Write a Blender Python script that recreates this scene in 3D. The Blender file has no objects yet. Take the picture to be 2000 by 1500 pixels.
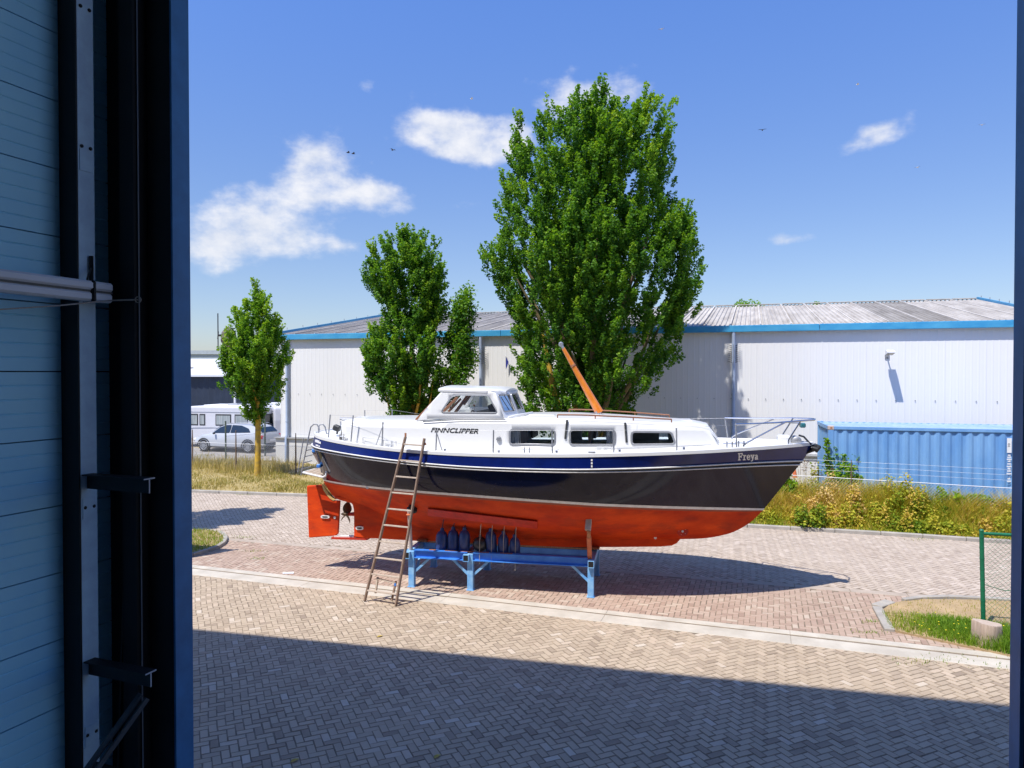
import bpy, math, random
import numpy as np
from mathutils import Vector, Matrix
from mathutils.geometry import delaunay_2d_cdt

scene = bpy.context.scene
COL = scene.collection
R = math.radians
random.seed(7)
RNG = np.random.default_rng(11)

# ---------------------------------------------------------------- camera
EYE = 4.2
FPX = 1400.0
PITCH = math.atan(22.0 / FPX)
cam_data = bpy.data.cameras.new('camera')
cam_data.sensor_fit = 'HORIZONTAL'
cam_data.sensor_width = 36.0
cam_data.lens = FPX / 2000.0 * 36.0
cam_data.clip_start = 0.05
cam_data.clip_end = 5000.0
cam = bpy.data.objects.new('camera', cam_data)
COL.objects.link(cam)
cam.location = (0, 0, EYE)
cam.rotation_euler = (R(90) - PITCH, 0, 0)
scene.camera = cam

# ---------------------------------------------------------------- world: daylight sky with a few fair weather clouds
SUN_EL = R(62.0)
SUN_TRAVEL = Vector((0.7071 * math.cos(SUN_EL), 0.7071 * math.cos(SUN_EL), -math.sin(SUN_EL)))   # light heads right and away
world = bpy.data.worlds.new('World')
scene.world = world
world.use_nodes = True


def build_world():
    nt = world.node_tree
    N, L = nt.nodes, nt.links
    N.clear()
    out = N.new('ShaderNodeOutputWorld')
    bg = N.new('ShaderNodeBackground')
    bg.inputs['Strength'].default_value = 0.105
    L.new(bg.outputs[0], out.inputs[0])
    sky = N.new('ShaderNodeTexSky')
    sky.sky_type = 'NISHITA'
    sky.sun_disc = False
    sky.sun_elevation = SUN_EL
    sky.sun_rotation = R(225)
    sky.altitude = 0.0
    sky.air_density = 1.0
    sky.dust_density = 0.6
    sky.ozone_density = 3.0
    grade = N.new('ShaderNodeMix')
    grade.data_type = 'RGBA'
    grade.blend_type = 'MULTIPLY'
    grade.inputs[0].default_value = 1.0
    L.new(sky.outputs[0], grade.inputs[6])
    tc = N.new('ShaderNodeTexCoord')
    sep = N.new('ShaderNodeSeparateXYZ')
    L.new(tc.outputs['Generated'], sep.inputs[0])

    def m(op, a, b=None, c=None, clamp=False):
        n = N.new('ShaderNodeMath')
        n.operation = op
        n.use_clamp = clamp
        for k, v in enumerate((a, b, c)):
            if v is None:
                continue
            if isinstance(v, (int, float)):
                n.inputs[k].default_value = v
            else:
                L.new(v, n.inputs[k])
        return n.outputs[0]
    az = m('ARCTAN2', sep.outputs[0], sep.outputs[1])
    el = m('ARCSINE', sep.outputs[2])
    # deeper blue overhead, paler towards the horizon, the same all round
    up = N.new('ShaderNodeMapRange')
    up.interpolation_type = 'SMOOTHSTEP'
    up.inputs[1].default_value = R(4)
    up.inputs[2].default_value = R(34)
    L.new(el, up.inputs[0])
    tint = N.new('ShaderNodeMix')
    tint.data_type = 'RGBA'
    tint.inputs[6].default_value = (0.93, 0.935, 1.07, 1)
    tint.inputs[7].default_value = (0.90, 1.20, 1.80, 1)
    L.new(up.outputs[0], tint.inputs[0])
    L.new(tint.outputs[2], grade.inputs[7])
    comb = N.new('ShaderNodeCombineXYZ')
    L.new(az, comb.inputs[0])
    L.new(m('MULTIPLY', el, 1.5), comb.inputs[1])
    # wobble the coordinates so the outlines billow
    nz = N.new('ShaderNodeTexNoise')
    nz.inputs['Scale'].default_value = 11.0
    nz.inputs['Detail'].default_value = 7.0
    nz.inputs['Roughness'].default_value = 0.58
    L.new(comb.outputs[0], nz.inputs['Vector'])
    nz2 = N.new('ShaderNodeTexNoise')
    nz2.inputs['Scale'].default_value = 34.0
    nz2.inputs['Detail'].default_value = 5.0
    L.new(comb.outputs[0], nz2.inputs['Vector'])
    # cloud banks: azimuth, elevation, half width, half height (degrees), weight
    banks = [(-15.0, 16.2, 2.7, 1.7, 1.15), (-16.0, 13.8, 4.6, 1.7, 1.2), (-10.8, 13.6, 2.6, 1.2, 1.05), (-19.2, 11.0, 4.6, 1.9, 1.1),
             (-23.0, 8.8, 3.6, 1.5, 1.05), (-12.8, 9.7, 1.5, 0.8, 0.75), (-17.0, 9.6, 3.2, 1.1, 0.8),
             (-7.6, 18.4, 2.7, 1.25, 1.15), (-4.6, 18.3, 3.0, 1.7, 1.2), (-1.0, 18.6, 2.8, 1.6, 1.2), (-3.4, 16.8, 2.6, 1.1, 1.1), (0.2, 17.8, 1.8, 1.2, 0.9),
             (5.5, 21.0, 3.6, 1.9, 1.05), (9.0, 21.2, 2.4, 1.4, 0.7),
             (25.8, 16.0, 2.0, 0.8, 1.1), (27.3, 16.7, 1.5, 0.7, 1.0), (21.0, 9.8, 1.7, 0.6, 1.15), (-7.6, 21.0, 1.5, 0.6, 0.5), (-11.3, 21.3, 0.9, 0.6, 0.5), (-3.6, 13.0, 1.6, 0.5, 0.45), (-3.6, 10.4, 1.3, 0.5, 0.5),
             (64, 14, 7, 3, 1.0), (72, 17, 5, 2.6, 1.0), (-66, 13, 8, 3, 1.0), (-58, 22, 5, 2.2, 0.9), (110, 20, 8, 3.4, 1.0),
             (150, 15, 9, 3.2, 1.0), (-120, 18, 9, 3.5, 1.0), (-160, 26, 8, 3.5, 0.9)]
    total = None
    for a, e, sa, se, w in banks:
        da = m('MULTIPLY', m('SUBTRACT', az, R(a)), 1.0 / R(sa))
        de = m('MULTIPLY', m('SUBTRACT', el, R(e)), 1.0 / R(se))
        d2 = m('ADD', m('MULTIPLY', da, da), m('MULTIPLY', de, de))
        g = m('MULTIPLY', m('POWER', 2.718, m('MULTIPLY', d2, -1.0)), w)
        total = g if total is None else m('ADD', total, g)
    total = m('MINIMUM', total, 1.25)
    den = m('ADD', total, m('MULTIPLY', m('SUBTRACT', nz.outputs[0], 0.5), 2.5))
    den = m('ADD', den, m('MULTIPLY', m('SUBTRACT', nz2.outputs[0], 0.5), 0.8))
    den = m('MULTIPLY', den, m('GREATER_THAN', total, 0.03))
    ramp = N.new('ShaderNodeMapRange')
    ramp.interpolation_type = 'SMOOTHSTEP'
    ramp.inputs[1].default_value = 0.42
    ramp.inputs[2].default_value = 1.45
    L.new(den, ramp.inputs[0])
    cover = m('MULTIPLY', ramp.outputs[0], 0.90)
    # billows: brighter on the side turned to the sun
    off = N.new('ShaderNodeVectorMath')
    off.operation = 'ADD'
    off.inputs[1].default_value = (-0.016, 0.026, 0)
    L.new(comb.outputs[0], off.inputs[0])
    nz3 = N.new('ShaderNodeTexNoise')
    nz3.inputs['Scale'].default_value = 11.0
    nz3.inputs['Detail'].default_value = 7.0
    nz3.inputs['Roughness'].default_value = 0.58
    L.new(off.outputs[0], nz3.inputs['Vector'])
    lit = m('MULTIPLY_ADD', m('SUBTRACT', nz.outputs[0], nz3.outputs[0]), 3.2, 0.62, clamp=True)
    shade = N.new('ShaderNodeMix')
    shade.data_type = 'RGBA'
    L.new(lit, shade.inputs[0])
    shade.inputs[6].default_value = (5.3, 5.7, 6.6, 1)
    shade.inputs[7].default_value = (7.3, 7.3, 7.5, 1)
    mix = N.new('ShaderNodeMix')
    mix.data_type = 'RGBA'
    L.new(cover, mix.inputs[0])
    L.new(grade.outputs[2], mix.inputs[6])
    L.new(shade.outputs[2], mix.inputs[7])
    L.new(mix.outputs[2], bg.inputs['Color'])


build_world()
sun_data = bpy.data.lights.new('sun', 'SUN')
sun_data.energy = 4.6
sun_data.angle = R(0.53)
sun_data.color = (1.0, 0.955, 0.89)
sun = bpy.data.objects.new('sun', sun_data)
COL.objects.link(sun)
sun.rotation_euler = SUN_TRAVEL.to_track_quat('-Z', 'Y').to_euler()
scene.view_settings.view_transform = 'Standard'
scene.view_settings.look = 'None'
scene.view_settings.gamma = 1.0
scene.view_settings.use_curve_mapping = False
scene.view_settings.exposure = 0.35
scene.cycles.max_bounces = 10
scene.cycles.diffuse_bounces = 4
scene.cycles.transparent_max_bounces = 24
scene.cycles.use_denoising = True

# ---------------------------------------------------------------- measuring helpers
_F = Vector((0, math.cos(PITCH), -math.sin(PITCH)))
_U = Vector((0, math.sin(PITCH), math.cos(PITCH)))
_X = Vector((1, 0, 0))
E = Vector((0, 0, EYE))


def ray(px, py):
    return _F + _X * ((px - 1000) / FPX) + _U * ((750 - py) / FPX)


def G(px, py, z=0.0):
    d = ray(px, py)
    return E + d * ((z - EYE) / d.z)


def at(px, py, Y):
    d = ray(px, py)
    return E + d * (Y / d.y)


UA = Vector((math.cos(R(20.7)), -math.sin(R(20.7)), 0))      # along our own hall's front
UO = Vector((math.sin(R(20.7)), math.cos(R(20.7)), 0))       # straight out of the door


def UV(u, v, z=0.0):
    return UA * u + UO * v + Vector((0, 0, z))


# ---------------------------------------------------------------- mesh helpers
class MB:
    def __init__(self):
        self.v, self.f = [], []

    def add(self, vs, fs):
        o = len(self.v)
        self.v += [Vector(p) for p in vs]
        self.f += [tuple(i + o for i in f) for f in fs]
        return self

    def box(self, c, s, rot=None, b=0.0):
        """box at centre c, full size s, optional 3x3 rotation, optional chamfer b"""
        c = Vector(c)
        hx, hy, hz = s[0] / 2, s[1] / 2, s[2] / 2
        if b <= 0:
            vs = [Vector((x * hx, y * hy, z * hz)) for x in (-1, 1) for y in (-1, 1) for z in (-1, 1)]
            fs = [(0, 1, 3, 2), (4, 6, 7, 5), (0, 4, 5, 1), (2, 3, 7, 6), (0, 2, 6, 4), (1, 5, 7, 3)]
        else:
            b = min(b, hx * .9, hy * .9, hz * .9)
            vs, idx = [], {}
            for x in (-1, 1):
                for y in (-1, 1):
                    for z in (-1, 1):
                        for k in range(3):
                            p = [x * hx, y * hy, z * hz]
                            for j in range(3):
                                if j != k:
                                    p[j] -= (x, y, z)[j] * b
                            idx[(x, y, z, k)] = len(vs)
                            vs.append(Vector(p))
            fs = []
            for k in range(3):
                o = [j for j in range(3) if j != k]
                for sg in (-1, 1):
                    q = []
                    for a, bb in ((-1, -1), (1, -1), (1, 1), (-1, 1)):
                        t = [0, 0, 0]
                        t[k] = sg
                        t[o[0]] = a
                        t[o[1]] = bb
                        q.append(idx[(t[0], t[1], t[2], k)])
                    fs.append(tuple(q))
            for k in range(3):
                o = [j for j in range(3) if j != k]
                for a in (-1, 1):
                    for bb in (-1, 1):
                        t0, t1 = [0, 0, 0], [0, 0, 0]
                        t0[o[0]] = t1[o[0]] = a
                        t0[o[1]] = t1[o[1]] = bb
                        t0[k], t1[k] = -1, 1
                        fs.append((idx[(*t0, o[0])], idx[(*t1, o[0])], idx[(*t1, o[1])], idx[(*t0, o[1])]))
            for x in (-1, 1):
                for y in (-1, 1):
                    for z in (-1, 1):
                        fs.append(tuple(idx[(x, y, z, k)] for k in range(3)))
        if rot is not None:
            vs = [rot @ p for p in vs]
        return self.add([p + c for p in vs], fs)

    def bar(self, a, b, w, h, up=(0, 0, 1), ch=0.0):
        a, b = Vector(a), Vector(b)
        d = b - a
        x = d.normalized()
        up = Vector(up)
        y = up.cross(x)
        if y.length < 1e-4:
            y = Vector((0, 1, 0)).cross(x)
            if y.length < 1e-4:
                y = Vector((1, 0, 0)).cross(x)
        y.normalize()
        z = x.cross(y)
        rot = Matrix((x, y, z)).transposed()
        return self.box((a + b) / 2, (d.length, w, h), rot, ch)

    def tube(self, pts, r, n=8, cap=True, r2=None):
        pts = [Vector(p) for p in pts]
        m_ = len(pts)
        rings = []
        prev = None
        for i, p in enumerate(pts):
            t = (pts[min(i + 1, m_ - 1)] - pts[max(i - 1, 0)])
            if t.length < 1e-9:
                t = Vector((0, 0, 1))
            t.normalize()
            if prev is None:
                a = t.orthogonal().normalized()
            else:
                a = (prev - t * prev.dot(t))
                a = a.normalized() if a.length > 1e-6 else t.orthogonal().normalized()
            prev = a
            c = t.cross(a)
            rr = r if r2 is None else r + (r2 - r) * i / max(1, m_ - 1)
            if isinstance(r, (list, tuple)):
                rr = r[i]
            rings.append([p + (a * math.cos(2 * math.pi * k / n) + c * math.sin(2 * math.pi * k / n)) * rr for k in range(n)])
        vs = [q for rg in rings for q in rg]
        fs = []
        for i in range(m_ - 1):
            for k in range(n):
                fs.append((i * n + k, i * n + (k + 1) % n, (i + 1) * n + (k + 1) % n, (i + 1) * n + k))
        if cap:
            fs.append(tuple(range(n))[::-1])
            fs.append(tuple((m_ - 1) * n + k for k in range(n)))
        return self.add(vs, fs)

    def lathe(self, prof, n=16, c=(0, 0, 0), axis='z'):
        """prof: list of (radius, height)"""
        c = Vector(c)
        vs, fs = [], []
        for r, h in prof:
            for k in range(n):
                a = 2 * math.pi * k / n
                p = (r * math.cos(a), r * math.sin(a), h)
                if axis == 'y':
                    p = (p[0], p[2], p[1])
                elif axis == 'x':
                    p = (p[2], p[0], p[1])
                vs.append(Vector(p) + c)
        for i in range(len(prof) - 1):
            for k in range(n):
                fs.append((i * n + k, i * n + (k + 1) % n, (i + 1) * n + (k + 1) % n, (i + 1) * n + k))
        fs.append(tuple(range(n))[::-1])
        fs.append(tuple((len(prof) - 1) * n + k for k in range(n)))
        return self.add(vs, fs)

    def prism(self, poly, d):
        """poly: list of 3d points of a planar outline, extruded by vector d"""
        poly = [Vector(p) for p in poly]
        d = Vector(d)
        n = len(poly)
        vs = poly + [p + d for p in poly]
        fs = [tuple(range(n))[::-1], tuple(range(n, 2 * n))]
        for k in range(n):
            fs.append((k, (k + 1) % n, n + (k + 1) % n, n + k))
        return self.add(vs, fs)

    def grid(self, rows, close=False):
        nr, nc = len(rows), len(rows[0])
        vs = [p for r in rows for p in r]
        fs = []
        for i in range(nr - 1):
            for k in range(nc - 1 + (1 if close else 0)):
                k2 = (k + 1) % nc
                fs.append((i * nc + k, i * nc + k2, (i + 1) * nc + k2, (i + 1) * nc + k))
        return self.add(vs, fs)

    def quad(self, a, b, c, d):
        return self.add([a, b, c, d], [(0, 1, 2, 3)])

    def build(self, name, mat, parent=None, smooth=False, loc=None, fix=True):
        me = bpy.data.meshes.new(name)
        me.from_pydata([tuple(p) for p in self.v], [], self.f)
        if fix:
            import bmesh
            bm = bmesh.new()
            bm.from_mesh(me)
            bmesh.ops.remove_doubles(bm, verts=bm.verts, dist=1e-5)
            bmesh.ops.recalc_face_normals(bm, faces=bm.faces)
            bm.to_mesh(me)
            bm.free()
        if mat is not None:
            me.materials.append(mat)
        if smooth:
            me.polygons.foreach_set('use_smooth', [True] * len(me.polygons))
            if smooth != 'full':
                try:
                    me.set_sharp_from_angle(angle=R(38))
                except Exception:
                    pass
        o = bpy.data.objects.new(name, me)
        COL.objects.link(o)
        if parent is not None:
            o.parent = parent
        if loc is not None:
            o.location = loc
        return o


def build_each(mb, name, mat, parent=None, smooth=False):
    """one object per separate piece"""
    par = list(range(len(mb.v)))

    def find(i):
        while par[i] != i:
            par[i] = par[par[i]]
            i = par[i]
        return i
    for f in mb.f:
        for j in f[1:]:
            par[find(f[0])] = find(j)
    groups = {}
    for f in mb.f:
        groups.setdefault(find(f[0]), []).append(f)
    out = []
    for fs in groups.values():
        ids = sorted({i for f in fs for i in f})
        mp = {i: k for k, i in enumerate(ids)}
        q = MB()
        q.add([mb.v[i] for i in ids], [tuple(mp[i] for i in f) for f in fs])
        out.append(q.build(name, mat, parent, smooth))
    return out


def quick(name, verts, quads, mat, parent=None, tone=None, tris=False):
    """fast numpy mesh: verts (N,3), faces (M,3|4); tone = one value per face"""
    k = 3 if tris else 4
    me = bpy.data.meshes.new(name)
    me.vertices.add(len(verts))
    me.vertices.foreach_set('co', np.asarray(verts, dtype=np.float32).ravel())
    M_ = len(quads)
    me.loops.add(M_ * k)
    me.polygons.add(M_)
    me.loops.foreach_set('vertex_index', np.asarray(quads, dtype=np.int32).ravel())
    me.polygons.foreach_set('loop_start', np.arange(0, M_ * k, k, dtype=np.int32))
    me.polygons.foreach_set('loop_total', np.full(M_, k, dtype=np.int32))
    if tone is not None:
        at_ = me.attributes.new('tone', 'FLOAT', 'FACE')
        at_.data.foreach_set('value', np.asarray(tone, dtype=np.float32))
    me.polygons.foreach_set('use_smooth', np.zeros(M_, dtype=bool))
    me.update(calc_edges=True)
    me.validate()
    me.materials.append(mat)
    o = bpy.data.objects.new(name, me)
    COL.objects.link(o)
    if parent is not None:
        o.parent = parent
    return o


def tag(o, label=None, cat=None, group=None, kind=None):
    if label:
        o['label'] = label
    if cat:
        o['category'] = cat
    if group:
        o['group'] = group
    if kind:
        o['kind'] = kind
    return o


def empty(name, loc=(0, 0, 0), rz=0.0):
    o = bpy.data.objects.new(name, None)
    o.empty_display_size = 0.3
    COL.objects.link(o)
    o.location = loc
    o.rotation_euler = (0, 0, rz)
    return o


def copy_tree(o, parent=None):
    c = o.copy()
    COL.objects.link(c)
    if parent is not None:
        c.parent = parent
    for ch in list(o.children):
        copy_tree(ch, c)
    return c


# ---------------------------------------------------------------- materials
def newmat(name):
    m = bpy.data.materials.new(name)
    m.use_nodes = True
    nt = m.node_tree
    b = nt.nodes['Principled BSDF']
    return m, nt, b


def M(name, col, rough=0.6, metal=0.0, var=0.12, scale=3.0, bump=0.0, bscale=60.0, coat=0.0, spec=0.5, col2=None, lo=0.35, hi=0.7, stretch=None, coat_rough=0.04, col3=None, scale3=1.0, lo3=.55, hi3=.75):
    m, nt, b = newmat(name)
    N, L = nt.nodes, nt.links
    tc = N.new('ShaderNodeTexCoord')
    src = tc.outputs['Object']
    if stretch:
        mp = N.new('ShaderNodeMapping')
        mp.inputs['Scale'].default_value = stretch
        L.new(src, mp.inputs['Vector'])
        src = mp.outputs[0]
    nz = N.new('ShaderNodeTexNoise')
    nz.inputs['Scale'].default_value = scale
    nz.inputs['Detail'].default_value = 6
    nz.inputs['Roughness'].default_value = 0.62
    L.new(src, nz.inputs['Vector'])
    rp = N.new('ShaderNodeMapRange')
    rp.inputs[1].default_value = lo
    rp.inputs[2].default_value = hi
    L.new(nz.outputs[0], rp.inputs[0])
    mx = N.new('ShaderNodeMix')
    mx.data_type = 'RGBA'
    c2 = col2 or tuple(min(1, c * (1 + var)) for c in col)
    c1 = col if col2 else tuple(c * (1 - var) for c in col)
    mx.inputs[6].default_value = (*c1, 1)
    mx.inputs[7].default_value = (*c2, 1)
    L.new(rp.outputs[0], mx.inputs[0])
    colr = mx.outputs[2]
    if col3:
        n3 = N.new('ShaderNodeTexNoise')
        n3.inputs['Scale'].default_value = scale3
        n3.inputs['Detail'].default_value = 9
        n3.inputs['Roughness'].default_value = 0.7
        L.new(src, n3.inputs['Vector'])
        r3 = N.new('ShaderNodeMapRange')
        r3.inputs[1].default_value = lo3
        r3.inputs[2].default_value = hi3
        L.new(n3.outputs[0], r3.inputs[0])
        m3 = N.new('ShaderNodeMix')
        m3.data_type = 'RGBA'
        m3.inputs[7].default_value = (*col3, 1)
        L.new(r3.outputs[0], m3.inputs[0])
        L.new(colr, m3.inputs[6])
        colr = m3.outputs[2]
    L.new(colr, b.inputs['Base Color'])
    b.inputs['Roughness'].default_value = rough
    b.inputs['Metallic'].default_value = metal
    b.inputs['Specular IOR Level'].default_value = spec
    if coat:
        b.inputs['Coat Weight'].default_value = coat
        b.inputs['Coat Roughness'].default_value = coat_rough
    if bump:
        n2 = N.new('ShaderNodeTexNoise')
        n2.inputs['Scale'].default_value = bscale
        n2.inputs['Detail'].default_value = 4
        L.new(src, n2.inputs['Vector'])
        bp = N.new('ShaderNodeBump')
        bp.inputs['Strength'].default_value = bump
        bp.inputs['Distance'].default_value = 0.01
        L.new(n2.outputs[0], bp.inputs['Height'])
        L.new(bp.outputs[0], b.inputs['Normal'])
    return m


def toned(name, stops, rough=0.75, trans=0.0, noise=0.0, nscale=1.0, spec=0.3, stain=None, sscale=0.4, bump=0.0, bscale=120.0, nx=None):
    """colour picked by the per-piece tone attribute, plus an optional weathering noise"""
    m, nt, b = newmat(name)
    N, L = nt.nodes, nt.links
    a = N.new('ShaderNodeAttribute')
    a.attribute_name = 'tone'
    val = a.outputs['Fac']
    tc = N.new('ShaderNodeTexCoord')
    if noise:
        nz = N.new('ShaderNodeTexNoise')
        nz.inputs['Scale'].default_value = nscale
        nz.inputs['Detail'].default_value = 5
        L.new(tc.outputs['Object'], nz.inputs['Vector'])
        mm = N.new('ShaderNodeMath')
        mm.operation = 'MULTIPLY_ADD'
        L.new(nz.outputs[0], mm.inputs[0])
        mm.inputs[1].default_value = noise
        sb = N.new('ShaderNodeMath')
        sb.operation = 'SUBTRACT'
        L.new(val, sb.inputs[0])
        sb.inputs[1].default_value = noise * 0.5
        L.new(sb.outputs[0], mm.inputs[2])
        val = mm.outputs[0]
    rp = N.new('ShaderNodeValToRGB')
    while len(rp.color_ramp.elements) < len(stops):
        rp.color_ramp.elements.new(0.5)
    for e, (p, c) in zip(rp.color_ramp.elements, stops):
        e.position = p
        e.color = (*c, 1)
    L.new(val, rp.inputs[0])
    colr = rp.outputs[0]
    if stain:
        n3 = N.new('ShaderNodeTexNoise')
        n3.inputs['Scale'].default_value = sscale
        n3.inputs['Detail'].default_value = 7
        n3.inputs['Roughness'].default_value = 0.65
        L.new(tc.outputs['Object'], n3.inputs['Vector'])
        mr = N.new('ShaderNodeMapRange')
        mr.inputs[1].default_value = 0.42
        mr.inputs[2].default_value = 0.72
        L.new(n3.outputs[0], mr.inputs[0])
        mx = N.new('ShaderNodeMix')
        mx.data_type = 'RGBA'
        mx.inputs[7].default_value = (*stain, 1)
        ml = N.new('ShaderNodeMath')
        ml.operation = 'MULTIPLY'
        ml.inputs[1].default_value = 0.55
        L.new(mr.outputs[0], ml.inputs[0])
        L.new(ml.outputs[0], mx.inputs[0])
        L.new(colr, mx.inputs[6])
        colr = mx.outputs[2]
    L.new(colr, b.inputs['Base Color'])
    b.inputs['Roughness'].default_value = rough
    b.inputs['Specular IOR Level'].default_value = spec
    if bump:
        n2 = N.new('ShaderNodeTexNoise')
        n2.inputs['Scale'].default_value = bscale
        n2.inputs['Detail'].default_value = 3
        L.new(tc.outputs['Object'], n2.inputs['Vector'])
        bp = N.new('ShaderNodeBump')
        bp.inputs['Strength'].default_value = bump
        bp.inputs['Distance'].default_value = 0.006
        L.new(n2.outputs[0], bp.inputs['Height'])
        L.new(bp.outputs[0], b.inputs['Normal'])
    if trans:
        t = N.new('ShaderNodeBsdfTranslucent')
        bright = N.new('ShaderNodeMix')
        bright.data_type = 'RGBA'
        bright.blend_type = 'MULTIPLY'
        bright.inputs[0].default_value = 1
        bright.inputs[7].default_value = (1.5, 1.5, 0.7, 1)
        L.new(colr, bright.inputs[6])
        L.new(bright.outputs[2], t.inputs[0])
        ms = N.new('ShaderNodeMixShader')
        ms.inputs[0].default_value = trans
        out = nt.nodes['Material Output']
        L.new(b.outputs[0], ms.inputs[1])
        L.new(t.outputs[0], ms.inputs[2])
        L.new(ms.outputs[0], out.inputs[0])
    return m


def glass(name, tint=(0.8, 0.86, 0.88), refl=0.10, rough=0.02):
    m, nt, b = newmat(name)
    N, L = nt.nodes, nt.links
    N.remove(b)
    t = N.new('ShaderNodeBsdfTransparent')
    t.inputs[0].default_value = (*tint, 1)
    g = N.new('ShaderNodeBsdfGlossy')
    g.inputs['Roughness'].default_value = rough
    lw = N.new('ShaderNodeLayerWeight')
    lw.inputs[0].default_value = 0.35
    mm = N.new('ShaderNodeMath')
    mm.operation = 'MULTIPLY_ADD'
    L.new(lw.outputs['Fresnel'], mm.inputs[0])
    mm.inputs[1].default_value = 0.8
    mm.inputs[2].default_value = refl
    ms = N.new('ShaderNodeMixShader')
    L.new(mm.outputs[0], ms.inputs[0])
    L.new(t.outputs[0], ms.inputs[1])
    L.new(g.outputs[0], ms.inputs[2])
    L.new(ms.outputs[0], N['Material Output'].inputs[0])
    return m


MAT = {}
MAT['gelcoat'] = M('white_gelcoat', (0.78, 0.78, 0.77), 0.28, var=0.03, scale=1.5, coat=0.3)
MAT['deckwhite'] = M('deck_white', (0.74, 0.74, 0.72), 0.55, var=0.05, scale=4, bump=0.05)
MAT['navy_band'] = M('navy_band_paint', (0.0035, 0.014, 0.13), 0.22, var=0.25, scale=2.2, spec=0.45, bump=0.01, bscale=8)
MAT['navy_hull'] = M('dark_navy_hull', (0.0035, 0.0055, 0.026), 0.10, var=0.2, scale=1.2, spec=0.36, bump=0.006, bscale=2.5)
MAT['boot'] = M('boot_stripe_white', (0.80, 0.79, 0.76), 0.45, var=0.12, scale=9)
MAT['antifoul'] = M('antifouling_red', (0.46, 0.020, 0.0015), 0.66, spec=0.25, scale=1.5, col2=(0.84, 0.085, 0.004), lo=.28, hi=.74, bump=0.06, bscale=22, stretch=(0.8, 1, 2.2), col3=(0.33, 0.035, 0.012), scale3=1.1, lo3=.50, hi3=.70)
MAT['grime'] = M('waterline_grime', (0.27, 0.075, 0.045), 0.7, scale=5, col2=(0.44, 0.085, 0.03), stretch=(1, 1, 4))
MAT['antifoul2'] = M('antifouling_darker_red', (0.50, 0.026, 0.006), 0.6, var=0.25, scale=6)
MAT['steel'] = M('stainless_steel', (0.62, 0.63, 0.66), 0.24, metal=1.0, var=0.08, scale=20)
MAT['galv'] = M('galvanised_steel', (0.42, 0.43, 0.45), 0.5, metal=0.7, var=0.15, scale=14)
MAT['black'] = M('black_rubber', (0.012, 0.012, 0.013), 0.5, var=0.2, scale=10)
MAT['dark'] = M('dark_grey_plastic', (0.04, 0.042, 0.045), 0.45, var=0.2, scale=10)
MAT['grey'] = M('grey_aluminium', (0.34, 0.35, 0.37), 0.4, metal=0.5, var=0.1, scale=8)
MAT['wood'] = M('varnished_wood', (0.62, 0.17, 0.018), 0.3, scale=9, col2=(0.78, 0.26, 0.035), coat=0.5, stretch=(1, 6, 1))
MAT['brownwood'] = M('brown_teak', (0.20, 0.07, 0.028), 0.5, scale=12, col2=(0.33, 0.13, 0.05), stretch=(1, 1, 6))
MAT['oldwood'] = M('weathered_ladder_wood', (0.20, 0.125, 0.085), 0.75, scale=14, col2=(0.36, 0.26, 0.19), bump=0.2, stretch=(4, 4, 0.8))
MAT['rungwood'] = M('pale_rung_wood', (0.44, 0.35, 0.27), 0.75, scale=14, col2=(0.56, 0.47, 0.38), bump=0.2)
MAT['glass'] = glass('cabin_glass')
MAT['carglass'] = M('car_glass', (0.012, 0.02, 0.026), 0.05, var=0.2, coat=0.8)
MAT['curtain'] = M('curtain_cloth', (0.42, 0.43, 0.47), 0.9, scale=3, col2=(0.66, 0.66, 0.68), stretch=(14, 14, 0.3))
MAT['stripecurtain'] = M('striped_curtain', (0.06, 0.09, 0.20), 0.9, scale=5, col2=(0.70, 0.70, 0.70), lo=0.46, hi=0.54, stretch=(9, 9, 0.2))
MAT['bronze'] = M('bronze_propeller', (0.14, 0.10, 0.06), 0.45, metal=0.7, var=0.3, scale=12)
MAT['zinc'] = M('zinc_anode', (0.74, 0.73, 0.70), 0.6, var=0.1, scale=30)
MAT['cradle'] = M('cradle_blue_paint', (0.035, 0.19, 0.66), 0.42, scale=3.5, col2=(0.08, 0.31, 0.80), bump=0.05, bscale=30)
MAT['lightblue'] = M('worn_light_blue_paint', (0.12, 0.36, 0.72), 0.5, scale=7, col2=(0.30, 0.54, 0.78), bump=0.08)
MAT['rust'] = M('rusty_steel', (0.30, 0.11, 0.05), 0.8, scale=12, col2=(0.52, 0.24, 0.12), bump=0.25)
MAT['orange'] = M('orange_primer', (0.55, 0.13, 0.05), 0.6, scale=8, col2=(0.64, 0.20, 0.08))
MAT['pipe'] = M('pale_pipe', (0.46, 0.43, 0.40), 0.6, scale=8, col2=(0.55, 0.40, 0.34))
MAT['fender'] = M('navy_fender_vinyl', (0.03, 0.065, 0.22), 0.28, var=0.3, scale=8)
MAT['ballfender'] = M('grey_fender_vinyl', (0.045, 0.045, 0.045), 0.35, var=0.3, scale=8)
MAT['rope'] = M('pale_rope', (0.42, 0.38, 0.33), 0.9, var=0.2, scale=60)
MAT['darkrope'] = M('dark_rope', (0.03, 0.035, 0.06), 0.9, var=0.2, scale=60)
MAT['white'] = M('white_paint', (0.80, 0.80, 0.80), 0.45, var=0.03, scale=5)
MAT['offwhite'] = M('off_white_panel', (0.70, 0.71, 0.73), 0.5, var=0.05, scale=2)
MAT['yellowish'] = M('bare_yellow_seam', (0.60, 0.42, 0.16), 0.7, var=0.15, scale=20)
MAT['concrete'] = M('pale_concrete', (0.44, 0.395, 0.325), 0.85, scale=2.2, col2=(0.58, 0.53, 0.445), bump=0.3, bscale=90)
MAT['kerb'] = M('grey_kerb_concrete', (0.31, 0.285, 0.25), 0.85, scale=3, col2=(0.43, 0.395, 0.345), bump=0.3, bscale=90)
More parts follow.
